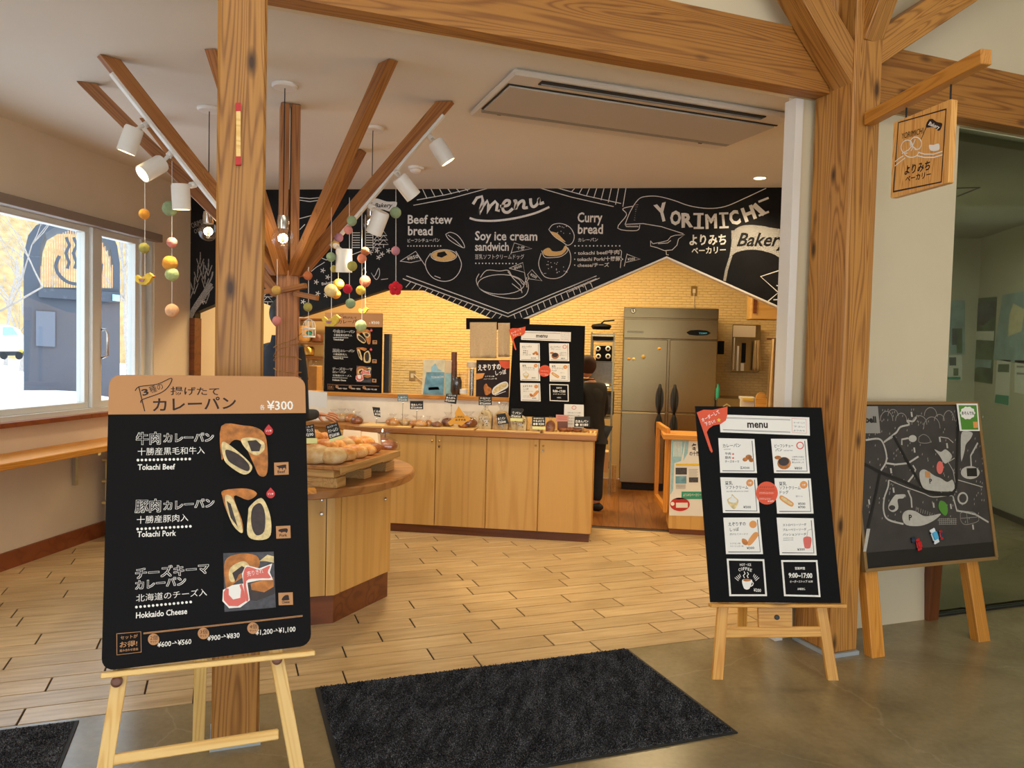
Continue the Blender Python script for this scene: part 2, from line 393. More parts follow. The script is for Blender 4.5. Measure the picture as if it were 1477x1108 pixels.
def pane(name, tint, refl=.08):
    m = NT(name); t = m.n('BsdfTransparent', {'Color': lin(tint)}); g = m.n('BsdfGlossy', {'Roughness': .02})
    mx = m.n('MixShader', {0: refl, 1: t.outputs[0], 2: g.outputs[0]}); m.l(mx.outputs[0], m.out.inputs[0]); return m.m
m_pane = pane('window_pane_glass', 'F4FAFF', .04); m_bag = pane('thin_clear_film', 'FBFBFB', .10); m_gpane = pane('tinted_partition_glass', 'BFC0B6', .06)
# ---------------------------------------------------------------- setting: floors
XL = -3.93; YC = 6.65; ZC = 2.92; NB = 3.415; YK = 9.4
o = struct('floor_foyer', MB().prism([en(-4.5, NB, -.1), en(-3.5, -3.5, -.1), en(6.5, -3.5, -.1), en(6.5, NB, -.1)], (0, 0, .1)), m_conc)
fs = struct('floor_shop', MB().prism([V((XL, 1.77, -.1)), en(3.4, NB, -.1), V((1.25, 4.52, -.1)), V((2.2, YC + .1, -.1)), V((XL, YC + .1, -.1))], (0, 0, .094)), m_grout)
offs = [.52, .322, .56, .129, .335, .054, .40, .17, .254]
def inside(x, y): return XL < x and y < YC - .02 and x < 2.0 - (YC - y) * .3 and x * N_.x + y * N_.y > NB
tiles = []
for r in range(0, 34):
    n0 = NB + .005 + .1508 * r; o0 = offs[r] if r < 9 else random.uniform(0, .6)
    for k in range(-11, 9):
        e0 = o0 + k * .638; c = en(e0 + .32, n0 + .075)
        d = c - CAM
        if any(inside(*en(e0 + a, n0 + b).xy) for a in (.01, .1, .2, .32, .44, .54, .63) for b in (.01, .075, .145)):
            tiles.append((c.length, e0, n0))
tiles.sort(); tmesh = None
def clipx(e0, n0):
    """tile corners cut off at the left wall and at the chalkboard wall"""
    p = [(e0 + .004, n0 + .003), (e0 + .634, n0 + .003), (e0 + .634, n0 + .1475), (e0 + .004, n0 + .1475)]
    q = [en(*a) for a in p]
    for ax, lim, sg in ((0, XL + .001, 1), (1, YC - .001, -1)):
        out = []
        for i in range(len(q)):
            a, b = q[i], q[(i + 1) % len(q)]; da = (a[ax] - lim) * sg; db = (b[ax] - lim) * sg
            if da >= 0: out.append(a)
            if da * db < 0: out.append(a + (b - a) * (da / (da - db)))
        q = out
        if len(q) < 3: return None
    return q
rest = MB()
for i, (_, e0, n0) in enumerate(tiles):
    q = clipx(e0, n0)
    if not q: continue
    q = [V((a.x, a.y, -.006)) for a in q]
    if i < 300:
        M = MB_E.copy(); M.translation = en(e0, n0, 0)
        if len(q) == 4 and all(a.x > XL + .01 and a.y < YC - .01 for a in q):
            if tmesh is None:
                obj('tile', MB().prism(q, (0, 0, .006)), m_tile, fs, M=M, bevel=.0012); tmesh = fs.children[0].data if fs.children else bpy.data.objects['tile'].data
            else:
                t = bpy.data.objects.new('tile', tmesh); place(t, M, fs)
        else: obj('tile', MB().prism(q, (0, 0, .006)), m_tile, fs, M=M)
    else: rest.prism(q, (0, 0, .006))
if rest.v: obj('distant_tiles', rest, m_tile, fs, M=MB_E.copy())['kind'] = 'stuff'
kf = struct('floor_kitchen', MB().box(-3.93, 2.05, YC + .1, YK, -.1, -.004), m_grout)
x = -4.0; k = 0
mk = None
while x < 2.0:
    for y in (YC + .1, YC + 1.3 if k % 2 else YC + 2.0):
        y1 = (YC + 1.3 if k % 2 else YC + 2.0) if y == YC + .1 else YK
        M = frame((x, y, 0), (0, 1, 0)); obj('floorboard', MB().box(x + .001, x + .149, y + .001, y1 - .001, -.004, 0), m_kfloor, kf, M=M)
    x += .15; k += 1
struct('floor_corridor', MB().prism([en(3.95, 3.33, -.1), en(6.5, 3.45, -.1), V((3.9, 9, -.1)), V((2.15, 9, -.1)), V((2.15, 6.0, -.1)), V((1.85, 4.88, -.1))], (0, 0, .1)), m_conc)
# ---- left wall with window opening
WY0, WY1, WZ0, WZ1 = 2.3, 6.10, .97, 2.40
wl = MB()
wl.box(XL - .18, XL, -4.0, YC + .12, 0, WZ0); wl.box(XL - .18, XL, -4.0, YC + .12, WZ1, ZC); wl.box(XL - .18, XL, -4.0, 1.6, ZC, 4.0)
wl.box(XL - .18, XL, -4.0, WY0, WZ0, WZ1); wl.box(XL - .18, XL, WY1, YC + .12, WZ0, WZ1)
wleft = struct('wall_left', wl, m_wall)
struct('baseboard_left', MB().box(XL, XL + .018, 1.8, YC - .001, 0, .115), m_base)
# window: fixed light, casement, reveal
win = struct('window_1', MB().box(XL - .16, XL - .01, WY0, WY1, WZ0, WZ0 + .03).box(XL - .16, XL - .01, WY0, WY1, WZ1 - .03, WZ1)
             .box(XL - .16, XL - .01, WY1 - .03, WY1, WZ0 + .03, WZ1 - .03).box(XL - .16, XL - .01, WY0, WY0 + .03, WZ0 + .03, WZ1 - .03), m_pvc)
Y1, Y3 = at_x(128, 480, XL - .05).y - .03, at_x(203, 480, XL - .05).y
def sash(y0, y1, x0, x1, b):
    mb = MB().box(x0, x1, y0, y1, WZ0 + .03, WZ0 + .03 + b).box(x0, x1, y0, y1, WZ1 - .03 - b, WZ1 - .03)
    mb.box(x0, x1, y0, y0 + b, WZ0 + .03 + b, WZ1 - .03 - b).box(x0, x1, y1 - b, y1, WZ0 + .03 + b, WZ1 - .03 - b)
    s = obj('sash', mb, m_pvc, win, bevel=.003)
    obj('pane', MB().box((x0 + x1) / 2 - .004, (x0 + x1) / 2 + .004, y0 + b, y1 - b, WZ0 + .03 + b, WZ1 - .03 - b), m_pane, s)
    return s
sash(WY0 + .03, 3.7, XL - .12, XL - .05, .045); sash(3.7, Y1 + .03, XL - .12, XL - .05, .045)
obj('mullion', MB().box(XL - .14, XL - .02, Y1 + .03, Y1 + .115, WZ0 + .03, WZ1 - .03), m_pvc, win, bevel=.004)
sash(Y1 + .115, Y3 - .04, XL - .11, XL - .04, .05)
obj('jamb_strip', MB().box(XL - .14, XL - .02, Y3 - .04, Y3, WZ0 + .03, WZ1 - .03).box(XL - .12, XL - .06, Y3, WY1 - .03, WZ0 + .03, WZ1 - .03), m_pvc, win)
obj('window_handle', MB().tube([(XL - .035, Y1 + .155, 1.60), (XL + .0, Y1 + .155, 1.60), (XL + .012, Y1 + .157, 1.57), (XL + .012, Y1 + .16, 1.40), (XL - .035, Y1 + .16, 1.38)], .009, 8), m_chrome, win, smooth=True)
obj('blind_box', MB().box(XL - .02, XL + .055, WY0 - .1, WY1 + .03, WZ1 - .035, WZ1 + .03), m_blind, win, bevel=.004)
obj('window_sill', MB().box(XL - .02, XL + .06, WY0 - .1, WY1 - .1, WZ0 - .035, WZ0 - .002), m_base, win, bevel=.003)
# ---- chalkboard wall: a header with two gable cut-outs and a leg at the left
def cw(x, y): p = at_y(x, y, YC); return V((p.x, YC, p.z))
xr = 2.049
poly = [V((XL, YC, 0)), V((cw(281, 500).x, YC, 0)), cw(281, 451), cw(345, 424), cw(432, 457), cw(556, 418), cw(608, 418), cw(733, 469.5), cw(961.5, 370.5)]
zr = cw(1127, 444).z; dzr = (cw(1127, 444).z - cw(961.5, 370.5).z) / (cw(1127, 444).x - cw(961.5, 370.5).x)
poly += [V((xr, YC, zr + dzr * (xr - cw(1127, 444).x))), V((xr, YC, ZC)), V((XL, YC, ZC))]
wch = struct('wall_chalkboard', MB().prism(poly, (0, .1, 0)), m_board)
for a, b in ((7, 8), (8, 9)):
    p, q = poly[a], poly[b]; up = V((0, 0, 1)); obj('edge_trim', MB().prism([p + V((0, -.004, .004)), q + V((0, -.004, .004)), q + V((0, -.004, -.012)), p + V((0, -.004, -.012))], (0, .1, 0)), m_white, wch)
obj('edge_trim', MB().box(cw(281, 500).x - .17, cw(281, 500).x, YC - .006, YC + .11, 0, cw(281, 451).z - .05), m_toe, wch)
# ---- kitchen shell
wb = struct('wall_back', MB().box(-4.1, 2.15, YK, YK + .1, 0, ZC), m_mortar)
bk = MB(); rz = .0315; bx = .096; row = 0; z = .8
while z < ZC - .03:
    x = -3.2 + (bx / 2 if row % 2 else 0) + random.uniform(-.01, .01)
    while x < 1.95:
        dd = .004 + random.random() * .004; bk.add([(x + .004, YK, z + .003), (x + bx - .004, YK, z + .003), (x + bx - .004, YK, z + rz - .003), (x + .004, YK, z + rz - .003),
            (x + .006, YK - dd, z + .005), (x + bx - .006, YK - dd, z + .005), (x + bx - .006, YK - dd, z + rz - .005), (x + .006, YK - dd, z + rz - .005)],
            [(4, 5, 6, 7), (0, 1, 5, 4), (1, 2, 6, 5), (2, 3, 7, 6), (3, 0, 4, 7)])
        x += bx
    z += rz; row += 1
me = obj('relief_bricks', bk, m_brick, wb); me['kind'] = 'stuff'
struct('wall_kitchen_left', MB().box(-4.11, XL, YC + .12, YK, 0, ZC), m_wall)
struct('wall_kitchen_right', MB().box(2.05, 2.15, 6.0, YK, 0, ZC), m_wallr)
struct('ceiling_shop', MB().prism([V((XL - .18, YK + .1, ZC)), V((2.14, YK + .1, ZC)), V((2.14, 6.0, ZC)), en(3.9, 3.35, ZC), V((XL - .18, (3.33 + N_.x * -(XL - .18)) / N_.y, ZC))], (0, 0, .12)), m_ceil)
# ---- white wall behind the right post, its upper wall above the beam
struct('wall_entrance', MB().box(2.768, 3.93, 3.31, 3.36, 0, ZC, MB_E).box(2.95, 3.93, 3.36, 3.43, 0, ZC, MB_E), m_wallr)
struct('trim_entrance', MB().box(2.752, 2.80, 3.285, 3.37, 0, 2.855, MB_E), m_white)
struct('wall_above_beam', MB().box(-3.1, 6.4, 3.275, 3.325, 2.865, 4.0, MB_E), m_wallr)
struct('wall_side_partition', MB().prism([V((2.15, 5.999, 0)), V((2.05, 5.999, 0)), en(3.83, 3.431), en(3.93, 3.431)], (0, 0, ZC)), m_wallr)
struct('ceiling_foyer', MB().prism([en(-4.5, 3.32, 4.0), en(-4.5, -3.6, 4.0), en(6.4, -3.6, 4.0), en(6.4, 3.32, 4.0)], (0, 0, .1)), m_ceil)
fb = MB()
for a in ((-4.5, 6.5, 0, .35), (-4.5, 6.5, 2.7, 4.0), (-4.5, -3.2, .35, 3.1), (5.2, 6.5, .35, 3.1)): fb.box(a[0], a[1], -3.6, -3.5, a[2], a[3], MB_E)
for k in range(3): fb.box(-1.15 + 2.1 * k, -.95 + 2.1 * k, -3.58, -3.52, .35, 3.1, MB_E)
struct('wall_foyer_back', fb, m_wallr)
struct('wall_foyer_right', MB().box(6.4, 6.5, -3.5, 3.5, 0, 4.0, MB_E), m_wallr)
# ---- corridor beyond the glass partition
m_cor = plain('grey_green_wall', 'CCC9B9', .85); m_corc = plain('corridor_ceiling', 'A8AB9C', .9)
wc = struct('wall_corridor', MB().box(3.82, 3.92, 5.0, 9.0, 0, ZC), m_cor)
struct('wall_corridor_end', MB().box(2.15, 3.82, 8.9, 9.0, 0, ZC), m_cor)
struct('ceiling_corridor', MB().prism([en(3.95, 3.36, 2.85), V((2.16, 6.0, 2.85)), V((2.16, 8.9, 2.85)), V((3.81, 8.9, 2.85)), V((3.81, 5.6, 2.85)), en(5.5, 3.36, 2.85)], (0, 0, .04)), m_corc)
struct('baseboard_corridor', MB().box(3.80, 3.82, 5.4, 8.9, 0, .06), m_dark)
gp = struct('glass_partition', MB().box(3.93, 6.35, 3.335, 3.345, .012, 2.865, MB_E), m_gpane)
obj('track', MB().box(3.93, 6.35, 3.32, 3.36, 0, .012, MB_E), m_dark, gp)
# ---- beam over the entrance
struct('trim_beam_left', MB().box(-3.0, 2.862, 3.17, 3.272, 2.857, 3.152, MB_E), m_beam, M=frame(en(0, 3.15, 2.95), E_))
struct('trim_beam_right', MB().box(3.048, 6.3, 3.17, 3.272, 2.857, 3.152, MB_E), m_beam, M=frame(en(3, 3.15, 2.95), E_))
# ---- timber posts
def post(e0, e1, n0, n1, label, ztop, base):
    t = thing('timber_post', label, 'post', en((e0 + e1) / 2, (n0 + n1) / 2), AZ)
    M = frame(en((e0 + e1) / 2, (n0 + n1) / 2, .02), (0, 0, 1), E_)
    obj('post_shaft', MB().box(e0, e1, n0, n1, .02, ztop, MB_E), m_post, t, M=M, bevel=.01)
    obj('base_plate', MB().box(e0 - .006, e1 + .006, n0 - .006, n1 + .0, 0, .02, MB_E), plain('galvanised_plate', 'A4ADB2', .5), t)
    return t
pl = post(-.04, .128, 2.985, 3.165, 'square cedar post at the left, behind the curry bread board', 3.95, 1)
pr_ = post(2.868, 3.044, 3.01, 3.283, 'thick cedar post at the right that carries the hanging shop sign', 3.95, 1)
def brace(a, b, wd, hh, m=m_post):
    return beam('brace', a, b, wd, hh, m, pr_, bevel=.004)
def miter(o, d, e):
    M = W[o.name]; Mi = M.inverted()
    for v in o.data.vertices:
        if v.co.x < .02: q = M @ v.co; q = q + d * ((e - q.dot(E_)) / d.dot(E_)); v.co = Mi @ q
ba = en(2.868, 3.095, 2.97); bd0 = (E_ * -.68 + Z_ * .73).normalized(); br1 = brace(ba, ba + bd0 * (3.86 - ba.z) / bd0.z, .14, .14)
miter(br1, bd0, 2.870)
brace(en(2.93, 3.2, 2.95), en(2.80, 3.19, 3.86), .12, .12)
brace(en(2.966, 3.07, 3.10), en(3.02, 2.76, 3.86), .13, .13)
ba, bb_ = at_n(1279, 62, 3.03), at_n(1374, 0, 3.03); bd0 = (bb_ - ba).normalized(); br4 = brace(ba + N_ * .07, ba + bd0 * (3.86 - ba.z) / bd0.z + N_ * .07, .13, .15)
miter(br4, bd0, 3.042)
# ---------------------------------------------------------------- free-standing boards in the foyer
class Mapped(Plane):
    def __init__(s, plane, fn, parent=None): s.__dict__ = dict(plane.__dict__); s.fn = fn; s.p = parent or plane.p
    def uv(s, x, y): return s.fn(x, y)
def tilted(o, az, tilt, parent=None, eps=.0008):
    r = V((math.cos(az), math.sin(az), 0)); back = V((-math.sin(az), math.cos(az), 0))
    return Plane(o, r, Z_ * math.cos(tilt) + back * math.sin(tilt), parent, eps)
def extend(a, b, z=0):
    d = b - a; return a + d * ((z - a.z) / d.z)
def rounded(x0, y0, x1, y1, r, n=5):
    out = []
    for cx, cy, a in ((x1 - r, y1 - r, 0), (x0 + r, y1 - r, 90), (x0 + r, y0 + r, 180), (x1 - r, y0 + r, 270)):
        out += [(cx + r * math.cos(R(a + 90 * i / n)), cy + r * math.sin(R(a + 90 * i / n))) for i in range(n + 1)]
    return out
def outlined(P, t, a, b, h, px=1):
    for dx, dy in ((-.8, -.6), (.8, -.6), (-.8, .6), (.8, .6)): P.text(t, (a[0] + dx, a[1] + dy), (b[0] + dx, b[1] + dy), h, m_wht, bold=.0005, lvl=2)
    P.text(t, a, b, h, m_black2, bold=.0005, lvl=3)
def c1(x, y): return (130 + x / 4.344, 520 + y / 4.344)
def c2(x, y): return (130 + x / 4.344, 775 + y / 4.344)
def blob(P, name, pts, m, lvl, f): return P.poly(name, [f(*p) for p in pts], m, lvl)
def curry_print(P, small=False):
    T = lambda t, a, b, h, m, **k: P.text(t, a, b, h, m, **k)
    # header
    P.strokes('printed_flag', [[c1(283, 190), c1(310, 165), c1(420, 150), c1(510, 112), c1(490, 165), c1(440, 205), c1(330, 245), c1(318, 265)], [c1(305, 165), c1(342, 318)]], m_ink, 1.2, 3)
    T('3', c1(330, 222), c1(370, 212), 9, m_ink, bold=.03); T('種の', c1(380, 205), c1(462, 175), 9, m_ink)
    T('揚げたて', c1(503, 212), c1(808, 216), 11, m_ink, bold=.012)
    T('カレーパン', c1(392, 315), c1(915, 300), 18, m_ink, bold=.015)
    T('各', c1(1064, 308), c1(1094, 308), 7, m_wht); T('¥300', c1(1108, 310), c1(1272, 308), 13, m_wht, bold=.015)
    rows = [(0, c1), (1, c1), (2, c2)]
    outlined(P, '牛肉', c1(290, 522), c1(440, 518), 16); outlined(P, 'カレーパン', c1(462, 510), c1(772, 505), 12)
    T('十勝産黒毛和牛入', c1(298, 592), c1(718, 582), 10, m_wht)
    outlined(P, '豚肉', c1(283, 948), c1(440, 942), 17); outlined(P, 'カレーパン', c1(462, 935), c1(776, 915), 12)
    T('十勝産豚肉入', c1(292, 1020), c1(615, 1003), 10, m_wht)
    outlined(P, 'チーズキーマ', c2(285, 258), c2(742, 222), 15); outlined(P, 'カレーパン', c2(285, 325), c2(598, 296), 12)
    T('北海道のチーズ入', c2(288, 402), c2(732, 362), 10, m_wht)
    dots = MB()
    for (a, b) in ((c1(300, 625), c1(624, 618)), (c1(298, 1057), c1(628, 1040)), (c2(290, 438), c2(630, 406))):
        for i in range(14):
            x = a[0] + (b[0] - a[0]) * i / 13; y = a[1] + (b[1] - a[1]) * i / 13
            dots.add([V(P.uv(*q)).to_3d() for q in circ(x, y, 2.0, n=8)], [tuple(range(8))])
    P.mk('dotted_rule', dots, m_wht, 2)
    T('Tokachi Beef', c1(298, 686), c1(532, 682), 8, m_wht, bold=.02); T('Tokachi Pork', c1(295, 1107), c1(538, 1098), 8, m_wht, bold=.02)
    T('Hokkaido Cheese', c2(287, 508), c2(608, 480), 8.5, m_wht, bold=.02)
    # three food photographs
    def photo(q, m): return P.poly('printed_photo', q, m, 1)
    k = photo([c1(822, 408), c1(1128, 400), c1(1138, 722), c1(826, 730)], m_black)
    blob(P, 'printed_bread', [(822, 412), (960, 408), (1060, 430), (1105, 500), (1110, 700), (1060, 722), (1020, 640), (960, 520), (900, 500), (850, 560), (824, 620)], m_crust, 2, c1)
    blob(P, 'printed_crumb', [(945, 495), (1020, 485), (1085, 510), (1090, 560), (1040, 595), (980, 560)], m_crumb, 3, c1)
    blob(P, 'printed_filling', [(985, 505), (1040, 500), (1072, 530), (1060, 570), (1010, 570)], m_fill, 4, c1)
    blob(P, 'printed_crumb', [(826, 515), (880, 535), (1000, 640), (1010, 690), (960, 715), (870, 660), (835, 610)], m_crumb, 3, c1)
    blob(P, 'printed_filling', [(850, 560), (930, 590), (995, 655), (985, 695), (900, 655), (860, 620)], m_fill, 4, c1)
    photo([c1(828, 806), c1(1138, 800), c1(1148, 1107), c1(1150, 1125), c1(834, 1135)], m_black)
    blob(P, 'printed_bread', [(835, 815), (980, 803), (1045, 835), (990, 875), (900, 850), (950, 1000), (955, 1080), (900, 1040), (850, 930), (830, 860)], m_crust, 2, c1)
    blob(P, 'printed_crumb', [(845, 850), (890, 860), (930, 960), (955, 1080), (900, 1040), (860, 950)], m_crumb, 3, c1)
    blob(P, 'printed_filling', [(855, 880), (880, 900), (925, 1045), (880, 985)], m_fill, 4, c1)
    blob(P, 'printed_crumb', [(1070, 862), (1115, 930), (1135, 1030), (1120, 1110), (1040, 1125), (985, 1090), (990, 960), (1000, 915)], m_crumb, 3, c1)
    blob(P, 'printed_filling', [(1065, 895), (1095, 960), (1090, 1070), (1040, 1095), (1010, 1030), (1015, 930)], m_fill, 4, c1)
    photo([c2(834, 100), c2(1150, 90), c2(1163, 440), c2(842, 468)], m_slate)
    blob(P, 'printed_plate', [(1158, 300), (1155, 355), (1040, 400), (960, 390), (900, 300)], m_fill, 2, c2)
    blob(P, 'printed_bread', [(845, 150), (930, 105), (1040, 115), (1060, 180), (990, 230), (900, 290), (870, 340), (848, 300)], m_crust, 2, c2)
    blob(P, 'printed_bread', [(1005, 290), (1150, 250), (1150, 310), (1090, 345), (1010, 330)], m_crust, 3, c2)
    blob(P, 'printed_crumb', [(880, 190), (960, 150), (1000, 190), (940, 210), (900, 280), (870, 260)], m_crumb, 3, c2)
    blob(P, 'printed_filling', [(890, 225), (950, 180), (985, 200), (930, 235), (910, 280)], m_fill, 4, c2)
    blob(P, 'printed_crumb', [(1060, 150), (1110, 110), (1150, 120), (1150, 160), (1100, 150)], m_crumb, 3, c2)
    # pink pretzel-and-flag sticker
    blob(P, 'flag_sticker', [(975, 175), (1060, 195), (1140, 165), (1125, 220), (1145, 268), (1060, 270), (985, 285), (1000, 395), (940, 440), (870, 445), (828, 400), (832, 330), (890, 300), (960, 290), (950, 230)], m_wht, 5, c2)
    blob(P, 'flag_sticker', [(982, 185), (1060, 203), (1125, 178), (1112, 220), (1130, 255), (1060, 258), (978, 275), (992, 385), (975, 395), (962, 300), (960, 230)], m_coral, 6, c2)
    blob(P, 'flag_sticker', [(850, 320), (868, 322), (868, 360), (895, 390), (940, 380), (945, 330), (935, 300), (950, 292), (965, 340), (975, 400), (925, 432), (870, 430), (838, 395), (836, 345)], m_coral, 6, c2)
    T('売りきれ', c2(985, 245), c2(1085, 222), 7, m_wht, lvl=7)
    for cx, cy, f in ((1118, 437, c1), (1130, 832, c1)):
        P.poly('drop_sticker', [f(cx, cy - 35), f(cx + 20, cy - 12)] + [f(*q) for q in circ(cx, cy + 5, 27, n=14, a0=20, a1=-200)] + [f(cx - 20, cy - 12)], m_red, 5)
        T('ピリ辛', f(cx - 17, cy + 11), f(cx + 17, cy + 11), 3, m_wht, lvl=6)
    for cx, cy, f, t in ((1198, 677, c1, 'Beef'), (1210, 1075, c1, 'Pork'), (1225, 385, c2, 'Cheese')):
        P.poly('badge', [f(cx - 46, cy - 36), f(cx + 44, cy - 40), f(cx + 46, cy + 38), f(cx - 44, cy + 42)], m_tan, 2)
        T(t, f(cx - 24, cy + 30), f(cx + 24, cy + 28), 4, m_ink, lvl=3, bold=.02)
        sh = {'Beef': [(-32, -22), (-26, -16), (25, -24), (30, -12), (28, 10), (22, -4), (10, 0), (8, 12), (2, 0), (-10, 0), (-14, 12), (-18, -4), (-30, -12)],
              'Pork': [(-28, -14), (-10, -20), (22, -22), (28, -8), (20, 6), (12, 0), (-8, 2), (-10, 10), (-16, 0), (-30, -4)],
              'Cheese': [(-22, -2), (-6, -20), (16, -22), (20, -4), (20, 8), (-22, 10)]}[t]
        P.poly('printed_silhouette', [f(cx + a, cy + b) for a, b in sh], m_ink, 3)
    # bottom line
    P.strokes('rule', [[c2(335, 600), c2(1330, 490)], [c2(335, 606), c2(1330, 496)]], m_tan, .9)
    P.strokes('rule', [[c2(167, 605), c2(318, 592), c2(320, 720), c2(168, 738), c2(167, 605)]], m_tan, .9)
    T('セットが', c2(190, 640), c2(298, 628), 5, m_tan, bold=.01); T('お得!', c2(185, 690), c2(295, 680), 8, m_tan, bold=.01); T('組み合わせ自由', c2(185, 718), c2(300, 706), 3.5, m_tan)
    for cx, cy, t in ((398, 640, '2'), (710, 603, '3'), (1020, 570, '4')):
        P.poly('badge', [c2(*q) for q in circ(cx, cy, 36)], m_tan, 2); T(t + '個', c2(cx - 22, cy + 2), c2(cx + 24, cy), 6, m_ink, lvl=3); T('セット', c2(cx - 22, cy + 22), c2(cx + 20, cy + 20), 3.2, m_ink, lvl=3)
    T('¥600→¥560', c2(420, 690), c2(634, 668), 7.5, m_wht, bold=.01); T('¥900→¥830', c2(733, 650), c2(936, 628), 7.5, m_wht, bold=.01); T('¥1,200→¥1,100', c2(1035, 614), c2(1286, 590), 7.5, m_wht, bold=.01)
# ---- curry bread board on its easel
P1 = tilted((-1.579, 2.214, 1.401), R(31), R(14.5))
cor = [V(P1.uv(*p)) for p in ((155, 539), (438, 545), (451, 931), (149, 968))]
bw = (cor[1] - cor[0]).length
x0 = (cor[0].x + cor[3].x) / 2; x1 = (cor[1].x + cor[2].x) / 2; y1 = (cor[0].y + cor[1].y) / 2; y0 = (cor[2].y + cor[3].y) / 2
bd = thing('menu_board', 'black board advertising three curry breads under a tan header, on the easel at the left', 'sign', P1.w(300, 750), R(31))
P1.p = bd
P1.mk('panel', MB().prism([V((x, y, -.012)) for x, y in rounded(x0, y0, x1, y1, .035)], (0, 0, .012)), m_black2, 0)
ysplit = P1.uv(300, 597)[1]
hd = [(x, y) for x, y in rounded(x0, y0, x1, y1, .035) if y > ysplit]
hd = sorted([p for p in hd], key=lambda p: math.atan2(p[1] - ysplit, p[0] - (x0 + x1) / 2))
P1.poly('header', [(x1, ysplit)] + hd + [(x0, ysplit)], m_tan, .5, px=False)
curry_print(P1)
P1box = (x0, y0, x1, y1)
def easel(P, label, tray, legs, bar, barw, back, mt, lw, seat=.03, pan=None):
    t = thing('display_easel', label, 'easel', at_z(*tray[0]).lerp(at_z(*tray[1]), .5), math.atan2(P.r.y, P.r.x)); nb = P.n * -.024
    a, b = P.w(*tray[0]), P.w(*tray[1]); beam('tray', a + P.n * .004, b + P.n * .004, .045, .016, mt, t, z=P.u)
    for (q0, q1) in legs:
        p0, p1 = P.w(*q0) + nb, P.w(*q1) + nb; foot = extend(p0, p1, 0.0); top = p0 + (p0 - p1).normalized() * .45
        M = frame(foot, top - foot, P.n); L = (top - foot).length; mb = MB().box(0, L, -lw / 2, lw / 2, -.012, .010)
        for i in (0, 2, 4, 6): pass
        lo = obj('leg', mb, mt, t, M=M, local=True, bevel=.002)
        for v in lo.data.vertices:                     # foot cut level with the floor
            q = M @ v.co
            if v.co.x < .02: d = (top - foot).normalized(); q = q - d * (q.z / d.z); v.co = M.inverted() @ q
    p0, p1 = P.w(*bar[0]) + nb, P.w(*bar[1]) + nb; beam('crossbar', p0, p1, .018, barw, mt, t, z=P.u)
    f = at_z(*back[1]); top = P.w(*back[0]) - P.n * .05
    bl = beam('rear_leg', f, top, lw, .018, mt, t, z=P.n)
    for v in bl.data.vertices:
        if v.co.x < .02: M = W[bl.name]; q = M @ v.co; d = (top - f).normalized(); v.co = M.inverted() @ (q - d * (q.z / d.z))
    if pan: P.mk('support_block', MB().prism([V(P.uv(*q)).to_3d() + V((0, 0, -.03)) for q in pan], (0, 0, .02)), mt, 0, parent=t)
    return t
es = easel(P1, 'pale pine easel with round bolts under the curry bread board', ((146, 974), (453, 941)), (((171, 985), (152, 1100)), ((401, 952), (428, 1100))),
           ((162, 1099), (403, 1061)), .030, ((300, 640), (286, 1074)), m_pine, .042)
for x, y in ((168, 984), (400, 952)):
    q = P1.uv(x, y); obj('bolt', MB().lathe([(.016, -.014), (.016, -.004), (.010, -.002)], (q[0], q[1], 0), 16), m_toe, es, M=P1.M, local=True)
